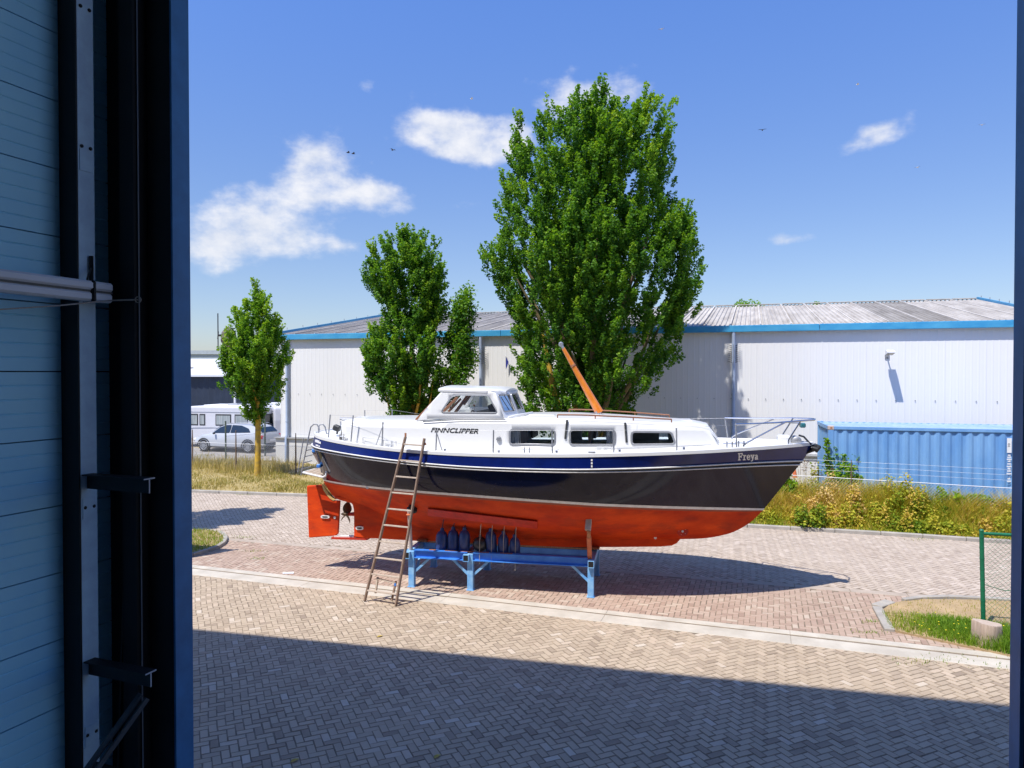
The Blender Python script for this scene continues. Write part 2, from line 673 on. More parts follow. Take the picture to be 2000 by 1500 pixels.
MAT['slot'] = M('drain_slot_dark', (0.05, 0.035, 0.03), 0.9, var=0.2)
MAT['bed'] = M('joint_sand', (0.15, 0.116, 0.082), 0.95, scale=3, col2=(0.29, 0.23, 0.165), bump=0.3)
MAT['bark'] = M('tree_bark', (0.13, 0.10, 0.06), 0.9, scale=6, col2=(0.22, 0.17, 0.07), bump=0.6, bscale=25)
MAT['lichen'] = M('lichen_bark', (0.24, 0.17, 0.07), 0.9, scale=7, lo=.3, hi=.6, col2=(0.58, 0.36, 0.03), bump=0.6, bscale=25)
MAT['brick'] = toned('beige_paving_brick', [(0.0, (0.29, 0.225, 0.165)), (0.25, (0.39, 0.308, 0.224)), (0.6, (0.46, 0.370, 0.268)), (0.85, (0.50, 0.398, 0.295)), (1.0, (0.57, 0.49, 0.39))],
                     0.85, noise=0.30, nscale=5.0, stain=(0.40, 0.31, 0.215), sscale=0.33, bump=0.35)
MAT['redbrick'] = toned('red_brown_paving_brick', [(0.0, (0.33, 0.228, 0.175)), (0.3, (0.405, 0.288, 0.222)), (0.7, (0.46, 0.342, 0.265)), (1.0, (0.52, 0.425, 0.335))],
                        0.85, noise=0.30, nscale=5.0, stain=(0.36, 0.27, 0.21), sscale=0.30, bump=0.35)
MAT['roadbrick'] = toned('pale_road_brick', [(0.0, (0.36, 0.285, 0.225)), (0.3, (0.43, 0.35, 0.28)), (0.7, (0.49, 0.405, 0.325)), (1.0, (0.55, 0.46, 0.38))],
                         0.85, noise=0.30, nscale=5.0, stain=(0.46, 0.39, 0.32), sscale=0.25, bump=0.35)
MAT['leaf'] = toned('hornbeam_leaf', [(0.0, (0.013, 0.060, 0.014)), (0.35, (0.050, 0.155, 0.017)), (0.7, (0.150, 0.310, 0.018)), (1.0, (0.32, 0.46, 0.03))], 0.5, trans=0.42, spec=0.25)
MAT['weed'] = toned('dry_weed_blade', [(0.0, (0.06, 0.16, 0.012)), (0.3, (0.22, 0.30, 0.018)), (0.55, (0.46, 0.42, 0.035)), (0.8, (0.58, 0.38, 0.075)), (1.0, (0.64, 0.47, 0.20))], 0.7, trans=0.25, noise=0.25, nscale=0.5)
MAT['drygrass'] = toned('dry_grass_blade', [(0.0, (0.13, 0.17, 0.03)), (0.4, (0.34, 0.29, 0.075)), (0.75, (0.50, 0.385, 0.14)), (1.0, (0.62, 0.50, 0.26))], 0.75, trans=0.2, noise=0.5, nscale=0.45)
MAT['lawn'] = toned('green_grass_blade', [(0.0, (0.05, 0.15, 0.01)), (0.5, (0.19, 0.33, 0.02)), (0.8, (0.30, 0.33, 0.04)), (1.0, (0.45, 0.36, 0.14))], 0.65, trans=0.3, noise=0.3, nscale=0.7)
# ================================================================ the ground
ground_mat = M('dry_earth', (0.25, 0.19, 0.10), 0.95, scale=0.7, col2=(0.36, 0.28, 0.13), bump=0.3, bscale=20)
MB().box((0, 150, -0.30), (1400, 1400, 0.4)).build('ground', ground_mat)['kind'] = 'structure'
verge_mat = M('dry_verge_soil', (0.30, 0.235, 0.09), 0.95, scale=1.4, col2=(0.44, 0.34, 0.15), bump=0.5, bscale=14)
gravel_mat = M('gravel_yard', (0.27, 0.245, 0.215), 0.95, scale=2.0, col2=(0.40, 0.37, 0.33), bump=0.5, bscale=45)


def flat(p):
    return Vector((p.x, p.y, 0))


# line of the drain slot, the far kerb and the seam between parking bay and road
SLOT_A, SLOT_B = G(375, 1109.6), G(1970, 1288)
SD = flat(SLOT_B - SLOT_A).normalized()
SN = Vector((-SD.y, SD.x, 0))                  # away from the hall
KERB = [G(120, 949), G(375, 961.5), G(600, 970), G(1000, 996), G(1460, 1030), G(1720, 1045), G(1975, 1062), G(2300, 1082)]
SEAM_A, SEAM_B = G(464, 1056), G(1796, 1166)
SEAMD = flat(SEAM_B - SEAM_A).normalized()
SEAMN = Vector((-SEAMD.y, SEAMD.x, 0))


def kerb_side(P):
    """>0 beyond the far kerb (arrays)"""
    kx = np.array([k.x for k in KERB])
    ky = np.array([k.y for k in KERB])
    return P[:, 1] - np.interp(P[:, 0], kx, ky)


# bedding sand under all the bricks
def sheet(name, pts, z, mat, kind=True, parent=None):
    m = MB()
    m.add([(p[0], p[1], z) for p in pts], [tuple(range(len(pts)))])
    o = m.build(name, mat, parent, fix=False)
    if kind:
        o['kind'] = 'structure'
    return o


sheet('paving_bed', [(-34, -2), (34, -2), (34, 30), (-34, 40)], -0.0052, MAT['bed'])

# ---------------------------------------------------------------- herringbone brick paving
BW = 0.097


def herringbone(ang, origin, xr, yr):
    """centres, half-turn flags of a 90 degree herringbone covering a box of cells"""
    i = np.arange(xr[0], xr[1])
    j = np.arange(yr[0], yr[1])
    I, J = np.meshgrid(i, j, indexing='ij')
    k = (I - J) % 4
    h = k == 0
    v = k == 3
    ch = np.stack([I[h] + 1.0, J[h] + 0.5], 1)
    cv = np.stack([I[v] + 0.5, J[v] + 1.0], 1)
    c = np.concatenate([ch, cv]) * BW
    fl = np.concatenate([np.zeros(len(ch)), np.ones(len(cv))])
    ca, sa = math.cos(ang), math.sin(ang)
    P = np.stack([c[:, 0] * ca - c[:, 1] * sa + origin[0], c[:, 0] * sa + c[:, 1] * ca + origin[1]], 1)
    return P, fl


def brick_verts(n, ang):
    """n bricks at the origin: (n,8,3) with a chamfered top, uneven seating"""
    g = 0.0036
    hl, hw = BW - g, BW / 2 - g
    ch = 0.0045
    base = np.array([(-hl, -hw, -0.022), (hl, -hw, -0.022), (hl, hw, -0.022), (-hl, hw, -0.022),
                     (-hl + ch, -hw + ch, 0), (hl - ch, -hw + ch, 0), (hl - ch, hw - ch, 0), (-hl + ch, hw - ch, 0)], dtype=np.float64)
    V = np.repeat(base[None], n, 0)
    V[:, :, 0] *= (1 + RNG.normal(0, 0.006, (n, 1)))
    V[:, :, 1] *= (1 + RNG.normal(0, 0.010, (n, 1)))
    V[:, 4:, 2] += RNG.normal(0, 0.0010, (n, 1)) + RNG.normal(0, 0.0005, (n, 4))
    tx, ty = RNG.normal(0, 0.008, (n, 1)), RNG.normal(0, 0.013, (n, 1))
    V[:, 4:, 2] += V[:, 4:, 0] * tx + V[:, 4:, 1] * ty
    V[:, :, 0] += RNG.normal(0, 0.0012, (n, 1))
    return V


BRICK_F = np.array([(4, 5, 6, 7), (0, 1, 5, 4), (1, 2, 6, 5), (2, 3, 7, 6), (3, 0, 4, 7)])


def pave(name, label_mat, ang, origin, mask, n_single=300):
    ext = 460
    P, fl = herringbone(ang, origin, (-ext, ext), (-ext, ext))
    # the rows wander a little, as settled paving does
    wx = .020 * np.sin(P[:, 0] * .9 + P[:, 1] * .6) + .012 * np.sin(P[:, 0] * 2.3 - P[:, 1] * 1.7 + 2)
    wy = .020 * np.sin(P[:, 0] * .7 - P[:, 1] * .8 + 1) + .012 * np.sin(P[:, 0] * 1.9 + P[:, 1] * 2.1)
    P = P + np.stack([wx, wy], 1) + RNG.normal(0, .0011, P.shape)
    d = P[:, 1]
    # what the doorway lets one see, with a few metres to spare each side
    see = (d > 4.5) & (P[:, 0] > -0.50 * d - 2.5) & (P[:, 0] < 0.72 * d + 2.5)
    P, fl = P[see], fl[see]
    k = mask(P)
    P, fl = P[k], fl[k]
    root = tag(empty(name), kind='structure')
    n = len(P)
    px = 1000 + FPX * P[:, 0] / P[:, 1]
    py = 728 + FPX * EYE / P[:, 1]
    score = P[:, 1] + np.where((px > 385) & (px < 1965) & (py < 1490), 0, 1000)
    order = np.argsort(score)
    single, rest = order[:n_single], order[n_single:]
    # bricks one can pick apart: each its own object, sharing a few worn shapes
    shapes = []
    for t in range(48):
        V = brick_verts(1, 0)[0]
        me = bpy.data.meshes.new('brick')
        me.from_pydata(V.tolist(), [], BRICK_F.tolist())
        a_ = me.attributes.new('tone', 'FLOAT', 'FACE')
        a_.data.foreach_set('value', np.full(5, float(np.clip(RNG.normal(0.48, 0.20) + (t % 20 == 0) * .4, 0, 1)), dtype=np.float32))
        me.materials.append(label_mat)
        shapes.append(me)
    for q in single:
        o = bpy.data.objects.new('brick', shapes[int(RNG.integers(48))])
        COL.objects.link(o)
        o.parent = root
        o.location = (P[q, 0], P[q, 1], 0)
        o.rotation_euler = (0, 0, ang + (math.pi / 2 if fl[q] else 0) + float(RNG.normal(0, 0.014)))
    m_ = len(rest)
    V = brick_verts(m_, ang)
    a = ang + fl[rest] * math.pi / 2 + RNG.normal(0, 0.014, m_)
    ca, sa = np.cos(a)[:, None], np.sin(a)[:, None]
    X = V[:, :, 0] * ca - V[:, :, 1] * sa + P[rest, 0][:, None]
    Y = V[:, :, 0] * sa + V[:, :, 1] * ca + P[rest, 1][:, None]
    W = np.stack([X, Y, V[:, :, 2]], 2).reshape(-1, 3)
    Fq = (np.arange(m_)[:, None, None] * 8 + BRICK_F[None]).reshape(-1, 4)
    tone = np.repeat(np.clip(RNG.normal(0.48, 0.20, m_) + (RNG.uniform(0, 1, m_) < .05) * .4, 0, 1), 5)
    o = quick('brick_field', W, Fq, label_mat, root, tone)
    o['kind'] = 'stuff'
    return root


def slot_side(P):
    return (P[:, 0] - SLOT_A.x) * SN.x + (P[:, 1] - SLOT_A.y) * SN.y


def seam_side(P):
    return (P[:, 0] - SEAM_A.x) * SEAMN.x + (P[:, 1] - SEAM_A.y) * SEAMN.y


LOW_W, UP_W = 0.40, 0.21
pave('yard_paving', MAT['brick'], R(24.3), (0.3, 9.0), lambda P: (slot_side(P) < -LOW_W + 0.03) & (P[:, 0] * UO.x + P[:, 1] * UO.y > 4.0))
pave('parking_bay_paving', MAT['redbrick'], R(-19), (0.1, 14.0), lambda P: (slot_side(P) > UP_W - 0.03) & (seam_side(P) < -0.05))
pave('road_paving', MAT['roadbrick'], R(28), (0.2, 19.0), lambda P: (seam_side(P) > 0.19) & (kerb_side(P) < 0.0) & (slot_side(P) > UP_W), 60)

# flush concrete seam between bay and road
def strip(name, A, D, Nn, n0, n1, l0, l1, z0, z1, mat, parent=None, b=0.006):
    c = A + D * ((l0 + l1) / 2) + Nn * ((n0 + n1) / 2)
    rot = Matrix((D, Nn, Vector((0, 0, 1)))).transposed()
    return MB().box((c.x, c.y, (z0 + z1) / 2), (l1 - l0, n1 - n0, z1 - z0), rot, b).build(name, mat, parent)


seam_mat = M('seam_concrete', (0.36, 0.295, 0.235), .9, scale=2.5, col2=(0.47, 0.39, 0.315), bump=.3, bscale=80)
seam = tag(empty('seam_strip'), kind='structure')
for k in range(-8, 26):
    strip('seam_slab', SEAM_A, SEAMD, SEAMN, -0.04, 0.18, k * 1.0 + 0.004, k * 1.0 + 0.996, -0.08, 0.003 + 0.002 * math.sin(k * 2.7), seam_mat, seam)

# drain: two rows of concrete with a narrow slot between
gut = tag(empty('drain_channel'), kind='structure')
for k in range(-2, 8):
    j = 0.0012 * math.sin(k * 1.9)
    strip('concrete_slab', SLOT_A, SD, SN, 0.034, UP_W, k * 3.0 + 0.0012, k * 3.0 + 2.9988, -0.1, 0.006 + j, MAT['concrete'], gut)
    strip('concrete_slab', SLOT_A, SD, SN, -LOW_W, -0.034, k * 3.0 + 0.0012, k * 3.0 + 2.9988, -0.1, 0.005 - j, MAT['concrete'], gut)
strip('drain_slot', SLOT_A, SD, SN, -0.036, 0.036, -6, 24, -0.1, -0.022, MAT['slot'], gut)

# far kerb: concrete stones along the verge
kerb = tag(empty('road_kerb'), kind='structure')
kpts = []
for a, b in zip(KERB[:-1], KERB[1:]):
    L_ = (b - a).length
    n = max(1, round(L_ / 1.0))
    for k in range(n):
        kpts.append((a.lerp(b, (k + 0.004) / n), a.lerp(b, (k + 0.996) / n)))
for a, b in kpts:
    MB().bar((a.x, a.y, 0.01), (b.x, b.y, 0.01 + random.uniform(-.004, .004)), 0.13, 0.17, ch=0.015).build('kerb_stone', MAT['kerb'], kerb)

# verge behind the kerb, gently humped
def verge_z(x, y):
    return 0.06 + 0.05 * np.sin(x * 0.9 + 1) * np.sin(y * 1.1) + 0.03 * np.sin(x * 2.3 + y * 1.7)


xs = np.linspace(-22, 26, 110)
kx = np.array([k.x for k in KERB])
ky = np.array([k.y for k in KERB])
rows = []
for t in np.linspace(0, 1, 40):
    row = []
    for x in xs:
        y0 = np.interp(x, kx, ky) + 0.05
        y = y0 + t * 16.0
        z = float(verge_z(x, y)) * min(1.0, t * 16 / 0.6) + 0.05
        row.append(Vector((x, y, z)))
    rows.append(row)
MB().grid(rows).build('grass_verge', verge_mat, smooth='full')['kind'] = 'structure'

# gravel yard beyond the left fence, with the parked vehicles
sheet('gravel_yard', [(-60, 33.5), (-10.6, 32.8), (-9.6, 36), (-4, 60), (-60, 75)], 0.18, gravel_mat)
# ================================================================ our own hall, seen from inside its open door
V_IN, V_OUT = 3.79, 3.94
U_L, U_R = -3.92, 1.005
DOOR_H = 9.3  # head lies out of view, raised to let more sky light in
RIDGE_U = 2.0


def roof_h(u):
    return 14.35 - 0.292 * abs(u - RIDGE_U)


hall_dark = M('hall_inner_shade', (0.018, 0.017, 0.019), 0.8, var=0.2, scale=3)  # near black: holds the shade of the wall turned from the door
hall_out = M('hall_pale_cladding', (0.36, 0.36, 0.37), 0.6, var=0.1, scale=1)
hall_lining = M('hall_pale_lining', (0.62, 0.64, 0.66), 0.6, var=0.06, scale=1)
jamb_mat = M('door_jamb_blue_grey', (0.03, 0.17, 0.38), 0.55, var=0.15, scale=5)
panel_mat = M('sandwich_panel_daylit', (0.38, 0.80, 1.0), 0.5, scale=1.6, col2=(0.47, 0.88, 1.0))  # white panels; the blue of the daylight is put into the colour
panel_lip = M('panel_edge_grey', (0.03, 0.03, 0.035), 0.7)
steel_mat = M('daylit_grey_steel', (0.60, 0.80, 0.95), 0.5, var=0.12, scale=6)  # grey steel with the blue of the daylight in its colour
black_shaded_steel = M('black_and_shaded_steel', (0.006, 0.006, 0.007), 0.6, var=0.2, scale=6)  # its black also stands for shade on the column front and guide rails

floor_mat = M('hall_concrete_floor', (0.42, 0.43, 0.44), 0.8, var=0.2, scale=1.2)
c = [UV(-14, -9), UV(12, -9), UV(12, V_OUT), UV(-14, V_OUT)]
MB().prism([(p.x, p.y, -0.15) for p in c], (0, 0, 0.152)).build('hall_floor', floor_mat)['kind'] = 'structure'

hall = tag(empty('workshop_hall'), 'dark workshop hall with open door through which the yard is seen', 'building')


def uvprism(pts, v0, v1, name, mat, parent):
    return MB().prism([UV(u, v0, z) for u, z in pts], UO * (v1 - v0)).build(name, mat, parent)


for pts in ([(-14, 0), (U_L, 0), (U_L, roof_h(U_L)), (-14, roof_h(-14))],
            [(U_R, 0), (2.0, 0), (2.0, roof_h(2.0)), (U_R, roof_h(U_R))],
            [(2.0, DOOR_H), (6.9, DOOR_H), (6.9, roof_h(6.9)), (2.0, roof_h(2.0))],      # opening added out of view to bring more daylight onto the side panels
            [(6.9, 0), (12, 0), (12, roof_h(12)), (6.9, roof_h(6.9))],
            [(U_L, DOOR_H), (U_R, DOOR_H), (U_R, roof_h(U_R)), (U_L, roof_h(U_L))]):
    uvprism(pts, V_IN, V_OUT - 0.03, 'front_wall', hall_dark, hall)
    uvprism(pts, V_OUT - 0.03, V_OUT - 0.005, 'outer_cladding', hall_out, hall)
uvprism([(-14, 0), (12, 0), (12, roof_h(12)), (RIDGE_U, roof_h(RIDGE_U)), (-14, roof_h(-14))], -9.15, -9.0, 'back_wall', hall_lining, hall)
for u0 in (-14.0, 11.85):
    MB().prism([UV(u0, -9, 0), UV(u0 + .15, -9, 0), UV(u0 + .15, V_IN, 0), UV(u0, V_IN, 0)], (0, 0, roof_h(u0 if u0 < 0 else 12) - 0.02)).build('outer_wall', hall_lining, hall)
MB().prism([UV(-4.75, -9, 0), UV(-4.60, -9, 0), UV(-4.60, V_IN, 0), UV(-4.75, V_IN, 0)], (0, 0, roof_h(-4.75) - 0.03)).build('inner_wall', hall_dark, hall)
for (ua, ub) in ((-14.3, RIDGE_U), (RIDGE_U, 12.3)):
    MB().prism([UV(ua, -9.3, roof_h(ua)), UV(ub, -9.3, roof_h(ub)), UV(ub, -9.3, roof_h(ub) + .16), UV(ua, -9.3, roof_h(ua) + .16)], UO * (V_OUT + 9.3)).build('roof_slab', hall_out, hall)

# lining of the door opening, facing the light
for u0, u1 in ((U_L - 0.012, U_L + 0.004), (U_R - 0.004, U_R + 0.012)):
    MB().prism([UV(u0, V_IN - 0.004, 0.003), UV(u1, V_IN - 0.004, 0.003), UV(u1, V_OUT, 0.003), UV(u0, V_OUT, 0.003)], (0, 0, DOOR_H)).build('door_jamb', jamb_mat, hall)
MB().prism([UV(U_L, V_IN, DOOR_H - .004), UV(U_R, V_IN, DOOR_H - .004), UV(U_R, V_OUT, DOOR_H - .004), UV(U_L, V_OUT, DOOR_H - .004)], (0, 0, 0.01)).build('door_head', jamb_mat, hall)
# guide rail of the rolling door; the highlight along its edge is a pale grey tube
uu = -4.16
m = MB()
m.prism([UV(uu - .11, 3.67, 0), UV(uu + .02, 3.67, 0), UV(uu + .02, V_IN - .002, 0), UV(uu - .11, V_IN - .002, 0)], (0, 0, 10.2))
rail = m.build('guide_rail', black_shaded_steel, hall)
MB().tube([UV(uu + .03, 3.70, 0.05), UV(uu + .03, 3.70, 9.1)], 0.005, 6).build('rail_edge_highlight', MAT['grey'], rail)
uvprism([(1.06, 0), (1.20, 0), (1.20, 9.2), (1.06, 9.2)], 3.66, V_IN - .003, 'guide_rail', black_shaded_steel, hall)

# side wall of horizontal sandwich panels: a deep joint at each panel edge, fine ribs between
PH = 0.448
Z0 = 3.76 - 8 * PH
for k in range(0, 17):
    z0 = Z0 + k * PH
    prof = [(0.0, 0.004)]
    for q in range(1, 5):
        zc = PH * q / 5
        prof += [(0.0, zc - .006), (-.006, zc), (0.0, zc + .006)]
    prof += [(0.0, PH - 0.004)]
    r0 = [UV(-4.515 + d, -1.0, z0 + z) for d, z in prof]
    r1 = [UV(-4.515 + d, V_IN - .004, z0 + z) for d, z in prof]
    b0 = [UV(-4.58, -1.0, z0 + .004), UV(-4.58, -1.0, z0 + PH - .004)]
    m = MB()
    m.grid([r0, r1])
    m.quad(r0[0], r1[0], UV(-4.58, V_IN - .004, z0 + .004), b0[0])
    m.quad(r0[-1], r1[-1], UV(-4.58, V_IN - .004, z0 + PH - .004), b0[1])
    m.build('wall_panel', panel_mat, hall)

# steel column before the panels: front coloured as in shade, flank as daylit
col_o = MB().prism([UV(-4.51, 3.415, 0), UV(-4.352, 3.415, 0), UV(-4.352, 3.424, 0), UV(-4.51, 3.424, 0)], (0, 0, 11)).build('column', black_shaded_steel, hall)
MB().prism([UV(-4.364, 3.426, 0), UV(-4.35, 3.426, 0), UV(-4.35, 3.545, 0), UV(-4.364, 3.545, 0)], (0, 0, 11)).build('column_flange', steel_mat, col_o)
boltm = MB()
for pz in (6.62, 5.70, 3.30, 1.77):
    for dv in (3.452, 3.517):
        boltm.lathe([(0.012, 0), (0.012, 0.007), (0.008, 0.011)], 8, (0, 0, 0), 'x')
        n = 24
        c0 = UV(-4.35, dv, pz)
        for q in range(len(boltm.v) - 24, len(boltm.v)):
            boltm.v[q] = Matrix.Rotation(-R(20.7), 3, 'Z') @ boltm.v[q] + c0
build_each(boltm, 'bolt', black_shaded_steel, col_o)
for pz in (5.66, 3.345, 1.81):
    MB().prism([UV(-4.352, 3.436, pz - .12), UV(-4.344, 3.436, pz - .12), UV(-4.344, 3.535, pz - .12), UV(-4.352, 3.535, pz - .12)], (0, 0, .14)).build('splice_plate', steel_mat, col_o)
# three T section arms reaching out from the column
t_end = M('cut_steel_edge', (0.42, 0.45, 0.50), 0.4)
for zt in (3.52, 2.27, 1.56):
    m = MB()
    m.bar(UV(-4.345, 3.47, zt), UV(-3.80, 3.47, zt), 0.085, 0.009)
    m.bar(UV(-4.345, 3.47, zt - .05), UV(-3.80, 3.47, zt - .05), 0.009, 0.088)
    a = m.build('steel_arm', black_shaded_steel, col_o)
    m = MB()
    m.bar(UV(-3.7995, 3.47, zt), UV(-3.797, 3.47, zt), 0.085, 0.009)
    m.bar(UV(-3.7995, 3.47, zt - .05), UV(-3.797, 3.47, zt - .05), 0.009, 0.088)
    me = m.build('cut_end', t_end, col_o)

# white batten lamp hung along the panels, unlit
lamp = tag(empty('batten_lamp', UV(-4.30, 3.5, 4.72)), 'long white batten lamp running along the grey panel wall', 'lamp')


def loc(p):
    return Vector(p) - Vector(lamp.location)


for dz, h_, w_, nm in ((0.036, 0.060, 0.105, 'lamp_housing'), (-0.036, 0.062, 0.092, 'diffuser')):
    MB().bar(loc(UV(-4.27, 1.6, 4.735 + dz)), loc(UV(-4.27, 3.58, 4.735 + dz)), w_, h_, ch=.014).build(nm, MAT['offwhite'], lamp)
MB().bar(loc(UV(-4.27, 1.6, 4.7355)), loc(UV(-4.27, 3.578, 4.7355)), .082, .0115).build('housing_seam', MAT['dark'], lamp)
MB().bar(loc(UV(-4.27, 3.415, 4.735)), loc(UV(-4.27, 3.45, 4.735)), .115, .142, ch=.012).build('clamp_band', black_shaded_steel, lamp)
MB().bar(loc(UV(-4.33, 3.50, 4.74)), loc(UV(-4.33, 3.50, 4.98)), 0.024, 0.012).build('hanger_strap', black_shaded_steel, lamp)
MB().tube([loc(UV(-4.33, 3.50, 4.90)), loc(UV(-4.30, 3.47, 4.88)), loc(UV(-4.28, 3.43, 4.82)), loc(UV(-4.27, 3.42, 4.79))], 0.006, 6).build('strap_loop', MAT['dark'], lamp)
# thin cord pulled from the lamp end to a ring
cord = MB()
cord.tube([UV(-4.05, 3.62, 4.69), UV(-4.20, 3.52, 4.68), UV(-4.24, 3.2, 4.62), UV(-4.26, 2.6, 4.53), UV(-4.28, 1.7, 4.46)], 0.005, 5)
cord.tube([UV(-4.05, 3.62, 4.69) + Vector((0.02 * math.cos(a), 0, 0.02 * math.sin(a))) for a in np.linspace(0, 6.28, 10)], 0.004, 5)
tag(cord.build('cord', MAT['rope']), 'thin grey cord with a wire ring drawn under the white batten lamp', 'cord')
# long thin pole and a slanting bar leaning low in the dark corner
pole = MB()
pole.bar(UV(-4.40, 3.70, 0.45), UV(-4.27, 3.72, 3.36), 0.035, 0.012)
tag(pole.build('pole', M('dull_grey_strip', (0.06, 0.065, 0.068), 0.5)), 'thin grey metal pole leaning upright in the dark corner behind the steel arms', 'pole')
bar = MB()
bar.bar(UV(-4.42, 2.9, 1.05), UV(-4.10, 3.66, 2.0), 0.05, 0.018)
bar.bar(UV(-4.36, 2.9, 1.03), UV(-4.04, 3.66, 1.98), 0.02, 0.03)
tag(bar.build('slanting_bar', M('dull_grey_bar', (0.10, 0.105, 0.11), 0.5)), 'grey metal bar slanting up from the bottom corner beside the column foot', 'bar')
# ================================================================ the motor sailer on its cradle
BTH = math.atan(0.19)
BX = Vector((math.cos(BTH), -math.sin(BTH), 0))       # towards the bow
BY = Vector((math.sin(BTH), math.cos(BTH), 0))        # to port, away from the viewer
BO = Vector((-4.365, 14.45 + 0.19 * 4.365, 0))
boat = tag(empty('motor_sailer', BO, -BTH), 'navy and white motor sailer with red bottom standing on a blue cradle', 'boat')


def bl(px, py, b=0.0):
    """photo point on the vertical plane b metres to starboard of the boat's centreline -> (s, z)"""
    d = ray(px, py)
    t = ((BO - BY * b) - E).dot(BY) / d.dot(BY)
    p = E + d * t - BO
    return p.dot(BX), p.z


def smooth_interp(xs, ys):
    """monotone cubic through points"""
    xs, ys = np.asarray(xs, float), np.asarray(ys, float)
    h = np.diff(xs)
    dl = np.diff(ys) / h
    mm = np.zeros(len(xs))
    mm[0], mm[-1] = dl[0], dl[-1]
    for i in range(1, len(xs) - 1):
        if dl[i - 1] * dl[i] > 0:
            w1, w2 = 2 * h[i] + h[i - 1], h[i] + 2 * h[i - 1]
            mm[i] = (w1 + w2) / (w1 / dl[i - 1] + w2 / dl[i])

    def f(x):
        x = np.clip(x, xs[0], xs[-1])
        i = np.clip(np.searchsorted(xs, x) - 1, 0, len(xs) - 2)
        t = (x - xs[i]) / h[i]
        return ((2 * t ** 3 - 3 * t ** 2 + 1) * ys[i] + (t ** 3 - 2 * t ** 2 + t) * h[i] * mm[i]
                + (-2 * t ** 3 + 3 * t ** 2) * ys[i + 1] + (t ** 3 - t ** 2) * h[i] * mm[i + 1])
    return f


def tab(d):
    return smooth_interp(list(d.keys()), list(d.values()))


B_SHEER = tab({0: .42, .01: .62, .03: .83, .07: 1.02, .15: 1.25, .25: 1.44, .4: 1.60, .55: 1.63, .68: 1.52, .78: 1.28, .87: .90, .94: .49, .98: .20, 1: .035})
B_RAIL = tab({0: .40, .01: .60, .03: .82, .07: 1.02, .15: 1.26, .25: 1.45, .4: 1.61, .55: 1.63, .68: 1.49, .78: 1.21, .87: .80, .94: .41, .98: .16, 1: .03})
B_WL = tab({0: .06, .02: .22, .05: .42, .1: .70, .2: 1.06, .35: 1.36, .5: 1.45, .63: 1.36, .76: 1.02, .86: .63, .94: .28, 1: .022})
B_BILGE = tab({0: .05, .03: .10, .08: .22, .2: .56, .35: .90, .5: 1.0, .65: .90, .78: .62, .87: .36, .95: .13, 1: .02})
B_BOT = tab({0: .04, .1: .06, .5: .10, .9: .05, 1: .018})


def line(pts, bt, t0=None):
    """photo points along one hull line -> s range and z(s)"""
    s = [bl(px, py, 1.0)[0] for px, py in pts]
    for _ in range(6):
        a, b = s[0], s[-1]
        out = [bl(px, py, float(bt((s_ - a) / (b - a)))) for (px, py), s_ in zip(pts, s)]
        s = [o[0] for o in out]
    z = [o[1] for o in out]
    return s[0], s[-1], smooth_interp(s, z)


def fit(ln, deg=4):
    a, b, f = ln
    x = np.linspace(a, b, 60)
    c = np.polyfit(x, f(x), deg)
    return a, b, (lambda q: np.polyval(c, q))


SHEER = fit(line([(614.6, 850), (630, 855.5), (672, 867.5), (728, 877.5), (784, 882), (854, 885.5), (952, 890), (1040, 892.5), (1120, 893.3), (1200, 891), (1340, 885), (1452, 879.6), (1536, 873.5), (1588, 868.5)], B_SHEER))
RAIL = fit(line([(610.5, 871), (630, 876), (672, 886.6), (756, 899), (840, 907.6), (952, 914.6), (1060, 919), (1120, 919.4), (1200, 917.4), (1340, 912), (1480, 906), (1566, 901)], B_RAIL))
WL = fit(line([(631, 936), (672, 944), (784, 955), (896, 965), (1008, 973), (1120, 980), (1200, 984.6), (1340, 990), (1493, 993)], B_WL))
BOTTOM = line([(633, 942), (645, 962), (655, 973), (672, 979), (700, 986), (760, 1010), (840, 1034), (950, 1048), (1150, 1053), (1327, 1053), (1368, 1052), (1424, 1042), (1463, 1022), (1482, 1005), (1492, 995)], B_BOT)


def hull_row(t):
    """key points from sheer to centreline at station t (starboard, y negative)"""
    out = []
    for (a, b, f), bt in ((SHEER, B_SHEER), (RAIL, B_RAIL), (WL, B_WL)):
        s = a + (b - a) * t
        out.append(Vector((s, -float(bt(t)), float(f(s)))))
    s = BOTTOM[0] + (BOTTOM[1] - BOTTOM[0]) * t
    zb = float(BOTTOM[2](s))
    zw = out[2].z
    out.append(Vector((s, -float(B_BILGE(t)), zb + 0.47 * (zw - zb))))
    out.append(Vector((s, -float(B_BOT(t)), zb)))
    return out


def crom(p0, p1, p2, p3, u):
    return 0.5 * ((2 * p1) + (p2 - p0) * u + (2 * p0 - 5 * p1 + 4 * p2 - p3) * u * u + (3 * p1 - p0 - 3 * p2 + p3) * u ** 3)


def sect(t, v):
    """hull surface: v 0 sheer, 1 rail, 2 waterline, 3 bilge, 4 centreline"""
    K = hull_row(t)
    i = min(3, int(v))
    u = v - i
    p0 = K[i - 1] if i > 0 else K[0] * 2 - K[1]
    p3 = K[i + 2] if i + 2 < len(K) else K[-1] * 2 - K[-2]
    if i == 1:
        p0 = K[1] * 2 - (K[1] + (K[2] - K[1]) * 0.55 + Vector((0, 0.02, 0)))
    if i == 0:
        return K[0].lerp(K[1], u)
    return crom(p0, K[i], K[i + 1], p3, u)


TS = np.concatenate([np.linspace(0, 0.08, 9)[:-1], np.linspace(0.08, 0.9, 50)[:-1], np.linspace(0.9, 1, 14)])


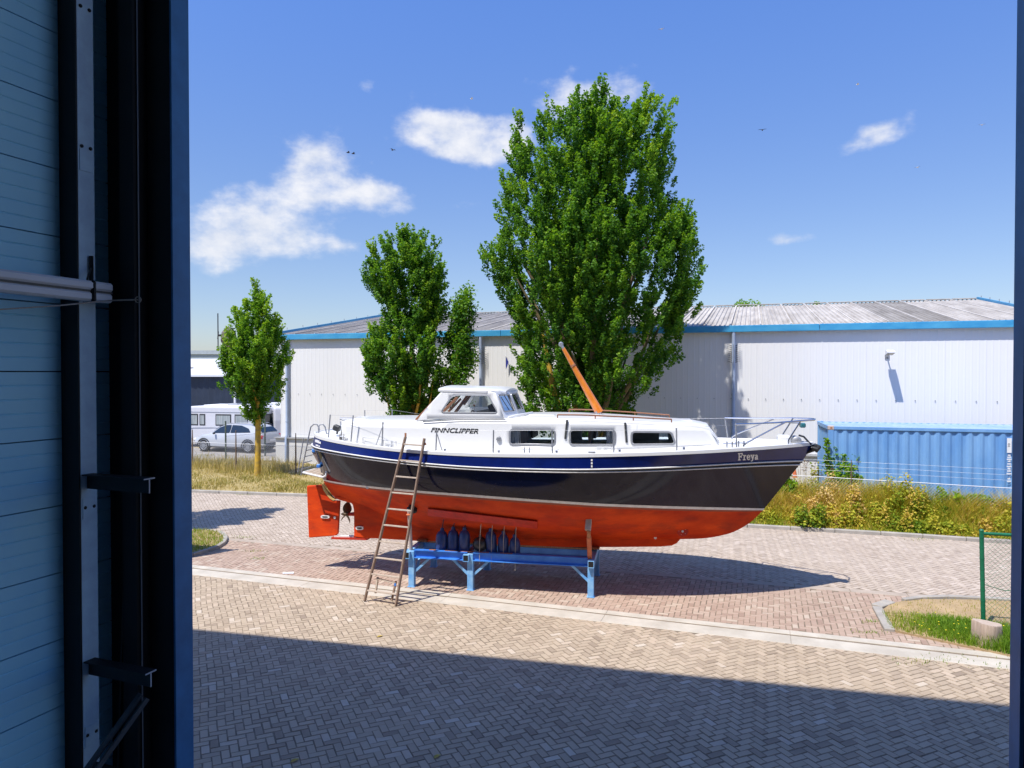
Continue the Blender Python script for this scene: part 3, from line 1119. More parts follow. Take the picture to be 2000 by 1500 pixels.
def hull_band(name, mat, v0, v1, n, off=0.0):
    m = MB()
    vs = np.linspace(v0, v1, n)
    for sg in (1, -1):
        rows = []
        for t in TS:
            row = []
            for v in vs:
                p = sect(t, v)
                row.append(Vector((p.x, (p.y - off) * sg, p.z)))
            rows.append(row)
        m.grid(rows)
    # close the rounded stern and the stem
    for t in (0.0, 1.0):
        a = [sect(t, v) for v in vs]
        m.grid([[Vector((p.x, p.y - off, p.z)) for p in a], [Vector((p.x, -p.y + off, p.z)) for p in a]])
    return m.build(name, mat, boat, smooth=True)


VB = 2.085
hull_band('hull_band', MAT['navy_band'], 0.0, 0.93, 6)
hull_band('topsides', MAT['navy_hull'], 0.93, 2.0 - 0.004, 18)
hull_band('boot_stripe', MAT['boot'], 2.0 - 0.004, VB, 3, 0.003)
hull_band('waterline_band', MAT['grime'], VB, VB + .075, 3, 0.001)
hull_band('hull_bottom', MAT['antifoul'], VB + .075, 4.0, 22)


def hull_t(s, v=0.5):
    lo, hi = 0.0, 1.0
    for _ in range(30):
        mid = (lo + hi) / 2
        if sect(mid, v).x < s:
            lo = mid
        else:
            hi = mid
    return (lo + hi) / 2


def sheer_pt(s):
    t = hull_t(s, 0.0)
    return sect(t, 0.0)


# rubbing strake: two pale ribs with a dark groove
for v, off, r in ((0.93, 0.022, 0.014), (1.07, 0.020, 0.013)):
    m = MB()
    for sg in (1, -1):
        m.tube([Vector((p.x, (p.y - off) * sg, p.z)) for p in [sect(t, v) for t in TS]], r, 8)
    p0 = sect(0, v)
    m.tube([Vector((p0.x - .01, p0.y - off, p0.z)), Vector((p0.x - .01, -p0.y + off, p0.z))], r, 8)
    m.build('rub_rail', MAT['boot'], boat, smooth=True)
m = MB()
for sg in (1, -1):
    m.tube([Vector((p.x, (p.y - .012) * sg, p.z)) for p in [sect(t, 1.0) for t in TS]], 0.017, 8)
m.build('rail_groove', MAT['black'], boat, smooth=True)

# toe rail and deck
m = MB()
for sg in (1, -1):
    rows = []
    for t in TS:
        p = sect(t, 0)
        w = min(0.09, abs(p.y) * .6)
        rows.append([Vector((p.x, (p.y - .012) * sg, p.z - .012)), Vector((p.x, (p.y - .012) * sg, p.z + .045)), Vector((p.x, (p.y + w * .5) * sg, p.z + .055)), Vector((p.x, (p.y + w) * sg, p.z + .012))])
    m.grid(rows)
p = sect(0, 0)
m.box((p.x - .005, 0, p.z + .018), (0.03, abs(p.y) * 2, 0.07))
m.build('toe_rail', MAT['gelcoat'], boat, smooth=True)
m = MB()
rows = []
for t in TS:
    p = sect(t, 0)
    rows.append([Vector((p.x, p.y * q, p.z + .012 + 0.06 * (1 - q * q) * min(1, abs(p.y)))) for q in np.linspace(1, -1, 9)])
m.grid(rows)
m.build('deck', MAT['deckwhite'], boat, smooth=True)


# ---------------------------------------------------------------- keel, rudder, propeller
def plane_prism(name, pts, th, mat, parent=boat, b=0.0):
    q = [bl(px, py, b) for px, py in pts]
    m = MB()
    m.prism([(s, -b - th / 2, z) for s, z in q], (0, th, 0))
    return m.build(name, mat, parent)


def arc(c, r, a0, a1, n=6, ry=None):
    ry = ry or r
    return [(c[0] + r * math.cos(R(a)), c[1] + ry * math.sin(R(a))) for a in np.linspace(a0, a1, n)]


keel_out = [(655, 970), (665, 975)] + [(672, 975), (680, 976), (687, 979), (691.5, 985), (693.5, 994), (694, 1010), (694, 1047), (718, 1050), (736, 1050), (800, 1054), (900, 1060), (1000, 1064), (1100, 1067), (1200, 1067), (1290, 1066), (1312, 1064), (1322, 1059), (1328, 1052), (1326, 1040), (1200, 1040), (1000, 1034), (850, 1016), (760, 995), (700, 975), (665, 968)]


def keel_mesh():
    q = [bl(px, py) for px, py in keel_out]
    m = MB()
    m.prism([(s, -0.085, z) for s, z in q], (0, 0.17, 0))
    return m


kl = keel_mesh().build('keel', MAT['antifoul'], boat)
bv = kl.modifiers.new('round', 'BEVEL')
bv.width = 0.02
bv.segments = 2
bv.limit_method = 'ANGLE'
bv.angle_limit = R(50)
plane_prism('keel_shoe', [(650, 1048), (720, 1049.5), (720, 1053.5), (650, 1051.5)], 0.16, MAT['antifoul2'])
plane_prism('shoe_plate', [(654, 1045.5), (692, 1046.2), (692, 1048.6), (654, 1047.9)], 0.10, MAT['zinc'])
rud = plane_prism('rudder', [(600, 948.5), (629, 946.5), (634, 957), (640, 966), (647, 974), (652, 977), (665, 977.5), (661.5, 1042), (656, 1046), (604, 1050)], 0.065, MAT['antifoul'])
bv = rud.modifiers.new('round', 'BEVEL')
bv.width = 0.02
bv.segments = 2
bv.limit_method = 'ANGLE'
bv.angle_limit = R(50)
plane_prism('stern_post_strip', [(629.5, 944), (632.5, 944), (637, 954), (643, 963.5), (651, 972), (657, 975), (652, 977), (646, 973), (639, 965), (633, 956)], 0.09, MAT['yellowish'])


def anode(px, py, b, w, h, name, parent=boat):
    s, z = bl(px, py, b)
    m = MB()
    ring = [(s + w / 2 * math.copysign(abs(math.cos(a)) ** .6, math.cos(a)), z + h / 2 * math.copysign(abs(math.sin(a)) ** .6, math.sin(a))) for a in np.linspace(0, 2 * math.pi, 19)[:-1]]
    m.prism([(x, -b, y) for x, y in ring], (0, -0.03, 0))
    o = m.build(name, MAT['zinc'], parent)
    m = MB()
    m.prism([(s + (x - s) * .62, -b - .031, z + (y - z) * .42) for x, y in ring], (0, -.004, 0))
    m.build('fixing_slot', MAT['dark'], o)
    return o


anode(636, 1009, 0.033, 0.20, 0.065, 'anode')
anode(703, 1031, 0.086, 0.17, 0.075, 'anode')
m = MB()
s, z = bl(654, 1011, .034)
m.lathe([(0.026, -.01), (0.026, .004), (0.018, .008)], 12, (s, -.034, z), 'y')
m.build('bolt_cap', MAT['boot'], boat)
# propeller
s, z = bl(677, 1010)
s2, z2 = bl(694, 1004)
m = MB()
m.tube([(s2 + .02, 0, z2 + .005), (s + .05, 0, z2 - .01)], [0.045, 0.035], 12)
prop = m.build('propeller_shaft', MAT['antifoul2'], boat, smooth=True)
m = MB()
m.lathe([(0.012, -.12), (0.034, -.08), (0.04, 0), (0.04, .05)], 12, (s, 0, z2 - .01), 'x')
hub = Vector((s, 0, z2 - .01))
for k, a in enumerate((100, 220, 340)):
    rows = []
    for r in np.linspace(0.03, 0.25, 8):
        w = 0.10 * math.sin(math.pi * min(1, max(0.1, (r + .02) / 0.29))) ** .7
        tw = R(60 - r * 120)
        row = []
        for q in np.linspace(-1, 1, 6):
            loc_ = Vector((q * w * math.sin(tw), q * w * math.cos(tw), r))
            row.append(hub + Matrix.Rotation(R(a), 3, 'X') @ loc_)
        rows.append(row)
    m.grid(rows)
pb = m.build('propeller', MAT['bronze'], boat, smooth=True)
sol = pb.modifiers.new('thick', 'SOLIDIFY')
sol.thickness = 0.012

# bilge keel: a long darker plank standing out of the hull
from mathutils.bvhtree import BVHTree
_hv, _hf = [], []
_vs = np.linspace(0, 4, 81)
for _t in TS:
    _hv += [sect(_t, _v) for _v in _vs]
for _i in range(len(TS) - 1):
    for _k in range(80):
        _hf.append((_i * 81 + _k, _i * 81 + _k + 1, (_i + 1) * 81 + _k + 1, (_i + 1) * 81 + _k))
HULL_BVH = BVHTree.FromPolygons(_hv, _hf)


def hull_hit(px, py, v0=0, v1=4):
    """point of the starboard hull met by the sight line through a photo pixel, in the boat's frame"""
    d = ray(px, py)
    o = E - BO
    to = lambda w: Vector((w.dot(BX), w.dot(BY), w.z))
    p, n, i, dist = HULL_BVH.ray_cast(to(o), to(d).normalized())
    if p is None:
        raise ValueError('no hull there')
    return p


rows = []
for q in np.linspace(0, 1, 14):
    px = 837 + 213 * q
    a = hull_hit(px, 992 + 25 * q, 2.0, 3.8)
    b_ = hull_hit(px, 1005 + 26 * q, 2.0, 3.8)
    o = Vector((0, -.05, -.012))
    rows.append([a, a + o, b_ + o * .9, b_])
m = MB()
m.grid(rows)
m.add(rows[0], [(0, 1, 2, 3)])
m.add(rows[-1], [(0, 1, 2, 3)])
m.build('bilge_keel', MAT['antifoul2'], boat)
# bow thruster tube
h = hull_hit(1333, 1037, 2.0, 3.9)
m = MB()
m.lathe([(0.088, -.03), (0.105, -.03), (0.105, .0), (0.085, .0), (0.085, .30)], 24, h + Vector((0, 0.0, 0)), 'y')
th = m.build('thruster_tube', MAT['antifoul2'], boat, smooth=True)
m = MB()
m.lathe([(0.082, 0.001), (0.082, 0.004)], 20, h + Vector((0, -.012, 0)), 'y')
m.build('thruster_hole', MAT['black'], th)
m = MB()
m.lathe([(0.022, -.03), (0.022, .004)], 10, h + Vector((0, -.012, 0)), 'y')
for k in range(5):
    a = R(72 * k + 20)
    c_ = Vector((math.cos(a), 0, math.sin(a)))
    n_ = Vector((-math.sin(a), 0, math.cos(a)))
    hb = h + Vector((0, -.026, 0))
    m.add([hb + c_ * .02 + n_ * .006, hb + c_ * .07 + n_ * .020 + Vector((0, -.006, 0)), hb + c_ * .076 - n_ * .006, hb + c_ * .02 - n_ * .006], [(0, 1, 2, 3)])
m.build('thruster_blades', MAT['zinc'], th)
for px, py in ((812, 1036), (1280, 1050), (938, 1012), (718, 952)):
    try:
        h = hull_hit(px, py, 2.0, 3.95)
        m = MB()
        m.lathe([(0.028, -.02), (0.028, .02)], 12, h, 'y')
        m.build('skin_fitting', MAT['zinc'] if px > 1000 or px < 730 else MAT['dark'], boat)
    except Exception:
        pass


# ---------------------------------------------------------------- coachroof with its window openings
BT = tab({0: .40, .25: .52, .9: .82, 2.0: 1.04, 3.5: 1.16, 5.0: 1.17, 6.5: 1.02, 7.6: .78, 8.3: .56, 8.7: .46})
S_A = bl(672, 845, .6)[0]
S_F = bl(1407, 875, .5)[0]


def cabin_b(s):
    return float(BT(max(0, s)))


TOP_PX = [(668, 824), (700, 823.5), (760, 824), (815, 824), (900, 820), (985, 820), (1010, 819), (1060, 818.5), (1120, 819), (1200, 822), (1300, 827), (1350, 829), (1384, 835)]
_ts = []
for px, py in TOP_PX:
    s = 4.0
    for _ in range(6):
        s, z = bl(px, py, cabin_b(s) * .96)
    _ts.append((s, z))
CTOP = smooth_interp([a for a, _ in _ts], [b for _, b in _ts])
S_T0, S_T1 = _ts[0][0], _ts[-1][0]


def deck_z(s):
    p = sheer_pt(min(max(s, .3), 10.0))
    q = cabin_b(s) / max(.05, abs(p.y))
    return p.z + .012 + 0.06 * (1 - min(1, q) ** 2)


_dz = smooth_interp(np.linspace(.3, 9.6, 25), [deck_z(x) for x in np.linspace(.3, 9.6, 25)])


def side_y(s, z):
    """starboard y of the cabin side, leaning in a little"""
    z0 = float(_dz(s))
    return -(cabin_b(s) - 0.075 * max(0, z - z0))


def rrect(corners, r=0.05, n=4):
    """rounded polygon from corner list in (s,z)"""
    out = []
    k = len(corners)
    for i in range(k):
        p0, p1, p2 = (Vector((*corners[(i + d) % k], 0)) for d in (-1, 0, 1))
        a = (p0 - p1)
        b = (p2 - p1)
        rr = min(r, a.length * .45, b.length * .45)
        a.normalize()
        b.normalize()
        A, B = p1 + a * rr, p1 + b * rr
        for q in np.linspace(0, 1, n):
            pt = A * (1 - q) ** 2 + p1 * 2 * q * (1 - q) + B * q * q
            out.append((pt.x, pt.y))
    return out


def inpoly(p, poly):
    x, y = p
    c = False
    j = len(poly) - 1
    for i in range(len(poly)):
        xi, yi = poly[i]
        xj, yj = poly[j]
        if (yi > y) != (yj > y) and x < (xj - xi) * (y - yi) / (yj - yi) + xi:
            c = not c
        j = i
    return c


def holed(outer, holes, step=0.12):
    """triangulate a 2d outline with holes, with interior points"""
    verts, edges = [], []

    def loop(l):
        o = len(verts)
        for p in l:
            verts.append(Vector((p[0], p[1])))
        for i in range(len(l)):
            edges.append((o + i, o + (i + 1) % len(l)))
    loop(outer)
    for h in holes:
        loop(h)
    xs = [p[0] for p in outer]
    ys = [p[1] for p in outer]
    x = min(xs) + step
    while x < max(xs):
        y = min(ys) + step * .5
        while y < max(ys):
            if inpoly((x, y), outer) and not any(inpoly((x, y), h) for h in holes):
                verts.append(Vector((x, y)))
            y += step
        x += step
    V, Ed, Fc, *_ = delaunay_2d_cdt(verts, edges, [], 0, 1e-5)
    keep = []
    for f in Fc:
        c = sum((V[i] for i in f), Vector((0, 0))) / len(f)
        if inpoly(c, outer) and not any(inpoly(c, h) for h in holes):
            keep.append(tuple(f))
    return [(v.x, v.y) for v in V], keep


def win(px_corners, b=None, r=0.05):
    out = []
    for px, py in px_corners:
        s = 5.0
        for _ in range(6):
            s, z = bl(px, py, cabin_b(s) - .03)
        out.append((s, z))
    return rrect(out, r)


WINS = [win([(997.5, 866.5), (997.5, 840.5), (1082.5, 841), (1082.5, 867)]),
        win([(1115, 867), (1115, 841), (1200, 841.5), (1200, 867)]),
        win([(1235, 866.5), (1235, 845), (1310, 845.5), (1317, 865.5)])]
outer = []
sb = np.linspace(S_T0 + .02, S_F, 60)
for s in np.linspace(S_T0 + .03, S_F, 60):
    outer.append((s, float(_dz(s)) - .03))
top = []
for s in np.linspace(S_T1, S_T0, 60):
    top.append((s, float(CTOP(s)) - .05))
outer = outer + top
WINS_PORT = []
for w in WINS:
    zc = (min(p[1] for p in w) + max(p[1] for p in w)) / 2
    if w is WINS[2]:
        x1_ = max(p[0] for p in w)
        w = [(x1_ - .05 - (x1_ - s) * .25, z) for s, z in w]
    WINS_PORT.append([(s, z - (.10 if z > zc else .13)) for s, z in w])
for sg, wn in ((1, WINS), (-1, WINS_PORT)):
    V2, F2 = holed(outer, wn)
    m = MB()
    m.add([Vector((s, side_y(s, z) * sg, z)) for s, z in V2], F2)
    cabin = m.build('coachroof_side', MAT['gelcoat'], boat, smooth='full')
    sol = cabin.modifiers.new('thick', 'SOLIDIFY')
    sol.thickness = 0.03
    sol.offset = 0

# roof: rounded shoulder and camber
m = MB()
rows = []
sr = np.concatenate([np.linspace(S_T0, S_T1, 70)])
for s in sr:
    z = float(CTOP(s))
    yb = abs(side_y(s, z - .05))
    row = []
    for q, dz in ((1.0, -.055), (.995, -.02), (.97, .0), (.92, .014), (.6, .035), (.3, .045), (0, .05)):
        row.append(Vector((s, -yb * q, z + dz)))
    row += [Vector((p.x, -p.y, p.z)) for p in row[-2::-1]]
    rows.append(row)
m.grid(rows)
# raked front and aft ends
fz = float(_dz(S_F))
bf = cabin_b(S_F)
front = [Vector((S_F + (.0 if abs(p.y) > .3 else .05), p.y / max(.01, abs(rows[-1][0].y)) * bf * .96, fz - .03)) for p in rows[-1]]
m.grid([rows[-1], [a.lerp(b, .5) + Vector((.015, 0, .01)) for a, b in zip(rows[-1], front)], front])
az0 = float(_dz(S_T0 + .03))
aft = [Vector((S_T0 - .05, p.y, az0 - .03)) for p in rows[0]]
m.grid([rows[0], aft])
m.build('coachroof_top', MAT['gelcoat'], boat, smooth=True)


def frame_on(name, loop, w, yfun, mat, proud=0.012, parent=boat, sides=(1,)):
    cx = sum(p[0] for p in loop) / len(loop)
    cz = sum(p[1] for p in loop) / len(loop)
    n = len(loop)
    m = MB()
    for sg in sides:
        inner, outer_, io, oo = [], [], [], []
        for i in range(n):
            p0, p1, p2 = loop[i - 1], loop[i], loop[(i + 1) % n]
            t = Vector((p2[0] - p0[0], p2[1] - p0[1]))
            t.normalize()
            nn = Vector((t.y, -t.x))
            if nn.dot(Vector((p1[0] - cx, p1[1] - cz))) < 0:
                nn = -nn
            q = (p1[0] + nn.x * w, p1[1] + nn.y * w)
            inner.append(Vector((p1[0], (yfun(*p1) - .018) * sg, p1[1])))
            io.append(Vector((p1[0], (yfun(*p1) - .018 - proud) * sg, p1[1])))
            oo.append(Vector((q[0], (yfun(*q) - .018 - proud * .7) * sg, q[1])))
            outer_.append(Vector((q[0], (yfun(*q) - .012) * sg, q[1])))
        m.grid([inner, io, oo, outer_], close=True)
    return m.build(name, mat, parent, smooth=True)


def pane_on(name, loop, yfun, mat, parent, sides=(1,), dy=0.0):
    m = MB()
    for sg in sides:
        m.add([Vector((s, (yfun(s, z) + dy) * sg, z)) for s, z in loop], [tuple(range(len(loop)))])
    return m.build(name, mat, parent, fix=False)


for sg, wn in ((1, WINS), (-1, WINS_PORT)):
    for w in wn:
        fr = frame_on('cabin_window', w, 0.032, side_y, MAT['grey'], sides=(sg,))
        pane_on('pane', w, side_y, MAT['glass'], fr, sides=(sg,))
# what one sees through the windows: curtains, berth, bulkheads, cabin sole
def curtain(px0, px1, py0, py1, b_in, mat):
    s0, z1 = bl(px0, py0, 1.05)
    s1, z0 = bl(px1, py1, 1.05)
    rows = [[], []]
    for q in np.linspace(0, 1, 22):
        s = s0 + (s1 - s0) * q
        y = side_y(s, z1) + .07 + .018 * math.sin(q * 26)
        rows[0].append(Vector((s, y, z1)))
        rows[1].append(Vector((s - .02 * math.sin(q * 5), y + .01, z0)))
    return MB().grid(rows).build('curtain', mat, boat, smooth='full')


curtain(997, 1006, 839, 868, 1.05, MAT['stripecurtain'])
curtain(1006, 1016, 839, 868, 1.05, MAT['curtain'])
curtain(1183, 1199, 841, 868, 1.05, MAT['stripecurtain'])
inner = M('cabin_brown_lining', (0.045, 0.02, 0.013), 0.6, var=0.3, scale=6)
m = MB()
s0 = bl(985, 850, .9)[0]
s1 = bl(1340, 850, .7)[0]
zf = bl(1040, 861, 1.0)[1]
for k in range(12):
    a = s0 + (s1 - s0) * k / 12
    b = s0 + (s1 - s0) * (k + 1) / 12
    w = cabin_b((a + b) / 2) - .14
    m.box(((a + b) / 2, 0, zf - .36), (b - a - .002, 2 * w, .10))
m.build('saloon_berth', inner, boat)
m = MB()
for px in (1018, 1088, 1152, 1222):
    s, z = bl(px, 850, .9)
    w = cabin_b(s)
    d = .05
    for sg in (1, -1):
        m.box((s, sg * (w * .60), z + .04), (d, w * .62, .42))
build_each(m, 'bulkhead', inner, boat)

# black webbing straps on the cabin side, little fittings, name
def on_side(px, py, dy=0.0):
    s = 5.0
    for _ in range(6):
        s, z = bl(px, py, cabin_b(s) - .03)
    return Vector((s, side_y(s, z) - .016 - dy, z))


for a, b in (((1108, 820), (1104.5, 857)), ((1221, 825), (1224, 864))):
    p, q = on_side(*a), on_side(*b)
    MB().bar(p + Vector((0, -.012, 0)), q + Vector((0, -.012, 0)), 0.038, 0.014, up=(0, -1, .05)).build('roof_strap', MAT['dark'], boat)
p = on_side(975, 857)
m = MB()
m.lathe([(0.0, -.05), (0.035, -.045), (0.05, -.02), (0.05, 0.0)], 14, p, 'y')
m.build('side_vent', MAT['grey'], boat, smooth=True)
for px, py in ((876, 871), (981, 884), (1092, 886), (1212, 884), (1333, 880)):
    p = on_side(px, py)
    sp = sheer_pt(p.x)
    MB().box((p.x, sp.y + .16, sp.z + .055), (.05, .03, .09), b=.008).build('lashing_eye', MAT['steel'], boat)
# FINNCLIPPER: heavy sloping capitals along the cabin side
import bmesh


def text_mesh(body, size, shear=0.0, bold=0.0, spacing=1.0):
    c = bpy.data.curves.new('letters', 'FONT')
    c.body = body
    c.size = size
    c.shear = shear
    c.offset = bold
    c.space_character = spacing
    c.resolution_u = 4
    o = bpy.data.objects.new('letters', c)
    COL.objects.link(o)
    bpy.context.view_layer.update()
    me = bpy.data.meshes.new_from_object(o.evaluated_get(bpy.context.evaluated_depsgraph_get()))
    vs = [v.co.copy() for v in me.vertices]
    fs = [tuple(p.vertices) for p in me.polygons]
    bpy.data.objects.remove(o)
    bpy.data.curves.remove(c)
    bpy.data.meshes.remove(me)
    return vs, fs


vs, fs = text_mesh('FINNCLIPPER', 1.0, shear=0.32, bold=0.034, spacing=1.06)
x0, x1 = min(v.x for v in vs), max(v.x for v in vs)
y0, y1 = min(v.y for v in vs), max(v.y for v in vs)
A, B = on_side(842, 844), on_side(935, 847)
A2 = on_side(842, 834)
m = MB()
pts = []
for v in vs:
    q = (v.x - x0) / (x1 - x0)
    hgt = (v.y - y0) / (y1 - y0) * (A2.z - A.z) * 0.95
    s = A.x + (B.x - A.x) * q
    z = A.z + (B.z - A.z) * q + hgt
    pts.append(Vector((s, side_y(s, z) - .019, z)))
m.add(pts, fs)
m.build('maker_lettering', MAT['black'], boat, fix=False)

# "Freya" in white slab serif strokes on the bow, drawn with straight and curved strokes
STROKES = {
    'F': (0.76, [[(0, .7), (.64, .7)], [(.62, .74), (.62, .52)], [(.0, 0), (.34, 0)], [(.17, 0), (.17, .7)], [(.17, .36), (.46, .36)], [(.46, .28), (.46, .45)]]),
    'r': (0.56, [[(0, 0), (.34, 0)], [(.03, .48), (.17, .48), (.17, 0)], [(.17, .30), (.26, .44), (.38, .48), (.46, .42)]]),
    'e': (0.58, [[(.07, .25), (.46, .27), (.43, .41), (.27, .5), (.12, .43), (.06, .24), (.13, .06), (.29, -.01), (.47, .09)]]),
    'y': (0.62, [[(.0, .48), (.24, .48)], [(.36, .48), (.58, .48)], [(.12, .48), (.31, .03)], [(.47, .48), (.25, -.13), (.14, -.2), (.05, -.15)]]),
    'a': (0.56, [[(.08, .40), (.2, .49), (.34, .44), (.38, .3), (.38, .06), (.48, 0)], [(.38, .29), (.18, .26), (.07, .14), (.15, .0), (.29, .03), (.38, .14)]]),
}
m = MB()
x = 0.0


def band_y(s, z):
    t = hull_t(s, .5)
    p, q = sect(t, 0.0), sect(t, .93)
    u = (p.z - z) / (p.z - q.z)
    return p.y + (q.y - p.y) * u


for chq in 'Freya':
    wd, sts = STROKES[chq]
    for st in sts:
        for (ax, ay), (bx, by) in zip(st[:-1], st[1:]):
            d = Vector((bx - ax, by - ay))
            d.normalize()
            hw = .085 if abs(d.x) < .75 else .055
            nn = Vector((-d.y, d.x)) * hw
            e = d * .03
            quad = []
            for (qx, qy), sg in (((ax - e.x, ay - e.y), 1), ((bx + e.x, by + e.y), 1), ((bx + e.x, by + e.y), -1), ((ax - e.x, ay - e.y), -1)):
                fx_ = (x + qx + nn.x * sg) / 2.95
                quad.append(hull_hit(1441.5 + 38 * fx_, 898.2 - 1.2 * fx_ - (qy + nn.y * sg) * 17.5) + Vector((0, -.006, 0)))
            m.add(quad, [(0, 1, 2, 3)])
    x += wd
m.build('name_lettering', MAT['white'], boat, fix=False)
# small port name on the stern quarter, two short lines, too small to read
m = MB()
rr = random.Random(5)
for (pxa, pya, pxb, pyb, n, hh) in ((616.5, 860.5, 627.5, 864.5, 8, .055), (617.5, 869, 626, 871.5, 5, .03)):
    for k in range(n):
        q = (k + .5) / n
        p = hull_hit(pxa + (pxb - pxa) * q, pya + (pyb - pya) * q)
        n_ = Vector((-.55, -.83, 0))
        e_ = Vector((.83, -.55, 0)) * .016
        hz = hh * rr.uniform(.6, 1.15)
        c0 = p + n_ * .012 - Vector((0, 0, hh / 2))
        m.add([c0 - e_, c0 + e_, c0 + e_ + Vector((0, 0, hz)), c0 - e_ + Vector((0, 0, hz))], [(0, 1, 2, 3)])
m.build('port_lettering', MAT['white'], boat, fix=False)

# ---------------------------------------------------------------- wheelhouse
WB = 1.02          # half width at its foot


def wh_y(s, z):
    return -(WB - 0.16 * max(0, z - WZ0))


WZ0 = bl(900, 816, WB)[1]
wh = lambda px, py: bl(px, py, WB - .05)
side_out = [wh(*p) for p in ((815, 823), (838, 793), (862, 765), (870, 764), (910, 763), (950, 764), (966, 766.5), (976, 790), (986, 817), (940, 817.5), (880, 817.5), (840, 818))]
side_win = rrect([wh(863.5, 804.5), wh(882, 776), wh(892, 772.5), wh(953, 773), wh(972, 805.5)], .05)
V2, F2 = holed(side_out, [side_win], .1)
for sg in (1, -1):
    m = MB()
    m.add([Vector((s, wh_y(s, z) * sg, z)) for s, z in V2], F2)
    wside = m.build('wheelhouse_side', MAT['gelcoat'], boat, smooth='full')
    sol = wside.modifiers.new('thick', 'SOLIDIFY')
    sol.thickness = 0.04
    sol.offset = 0
    fr = frame_on('side_window', side_win, .022, wh_y, MAT['grey'], sides=(sg,))
    pane_on('pane', side_win, wh_y, MAT['glass'], fr, sides=(sg,))
# windscreen: two raked quarter panes and a centre pane
sA0, zA0 = wh(986, 817)
sA1, zA1 = wh(966, 766.5)
y0_, y1_ = abs(wh_y(sA0, zA0)), abs(wh_y(sA1, zA1))
plan0 = [(sA0, -y0_), (sA0 + .16, -y0_ * .42), (sA0 + .16, y0_ * .42), (sA0, y0_)]
plan1 = [(sA1, -y1_), (sA1 + .15, -y1_ * .42), (sA1 + .15, y1_ * .42), (sA1, y1_)]
wf = MB()
gl = []
for k in range(3):
    a0, b0, a1, b1 = plan0[k], plan0[k + 1], plan1[k], plan1[k + 1]

    def P(u, v):
        lo = Vector((a0[0], a0[1], zA0 - .01)).lerp(Vector((b0[0], b0[1], zA0 - .01)), u)
        hi = Vector((a1[0], a1[1], zA1 - .005)).lerp(Vector((b1[0], b1[1], zA1 - .005)), u)
        return lo.lerp(hi, v)
    hole = rrect([(.10, .26), (.10, .90), (.93, .90), (.93, .26)], .06)
    ou = [(0, 0), (.5, 0), (1, 0), (1, .5), (1, 1), (.5, 1), (0, 1), (0, .5)]
    V2, F2 = holed(ou, [hole], .3)
    wf.add([P(u, v) for u, v in V2], F2)
    gl.append([P(u, v) for u, v in hole])
wsc = wf.build('windscreen_frame', MAT['gelcoat'], boat)
sol = wsc.modifiers.new('thick', 'SOLIDIFY')
sol.thickness = .03
sol.offset = 0
for lp in gl:
    MB().add(lp, [tuple(range(len(lp)))]).build('pane', MAT['glass'], wsc, fix=False)
    n = (lp[1] - lp[0]).cross(lp[5] - lp[0])
    n.normalize()
    if n.x < 0:
        n = -n
    MB().tube([p + n * .018 for p in lp] + [lp[0] + n * .018], .014, 6).build('seal', MAT['grey'], wsc, smooth=True)
# wipers
for k in (0, 1):
    lp = gl[k]
    top_ = lp[6].lerp(lp[10], .4)
    bot = lp[0].lerp(lp[14], .75)
    MB().tube([top_ + Vector((.04, -.01, 0)), bot + Vector((.04, -.01, 0))], .008, 5).build('wiper', MAT['dark'], wsc)
# roof slab
m = MB()
ra = wh(856, 763)
rows = []
S0r, S1r = ra[0], sA1 + .02
for i, s in enumerate(np.linspace(S0r, S1r + .13, 14)):
    q = i / 13
    zc = ra[1] + (zA1 - ra[1]) * q
    yw = y1_ + .03
    if q > .8:
        yw = y1_ + .03 - (q - .8) * 1.6
    row = []
    for y, dz in ((1.0, -.015), (1.0, .02), (.96, .042), (.8, .06), (.4, .082), (0, .09)):
        row.append(Vector((s, -yw * y, zc + dz - (0.03 if i in (13,) else 0))))
    row += [Vector((p.x, -p.y, p.z)) for p in row[-2::-1]]
    rows.append(row)
m.grid(rows)
for rw in (rows[0], rows[-1]):
    m.add(rw, [tuple(range(len(rw)))])
m.add([p for p in [rows[i][0] for i in range(14)] + [rows[i][-1] for i in range(13, -1, -1)]], [tuple(range(28))])
m.build('wheelhouse_roof', MAT['gelcoat'], boat, smooth=True)
h0, h1 = bl(887, 757, .35), bl(938, 760, .35)
m = MB()
m.box(((h0[0] + h1[0]) / 2, -.05, (h0[1] + h1[1]) / 2 - .005), (h1[0] - h0[0], .85, .075), b=.025)
m.build('sliding_hatch', MAT['gelcoat'], boat)
s_, z_ = bl(946, 758, .3)
MB().tube([(h1[0] - .02, -.3, z_ + .01), (s_ + .12, -.3, z_ - .01)], .008, 6).build('hatch_runner', MAT['grey'], boat)
# dark joint line below the wheelhouse and a sill in front
m = MB()
m.tube([Vector((s, -(cabin_b(s) * .985), float(CTOP(s)) + .004)) for s in np.linspace(bl(830, 814, 1)[0], sA0 + .05, 14)], .010, 6)
m.build('sealant_joint', MAT['dark'], boat)
m = MB()
a = Vector((sA0 + .06, -.95, float(CTOP(sA0 + .06)) + .03))
m.tube([a, a + Vector((.12, .12, .035)), a + Vector((.25, .35, .05)), a + Vector((.33, .8, .055))], .022, 8)
m.build('windscreen_sill', MAT['gelcoat'], boat, smooth=True)
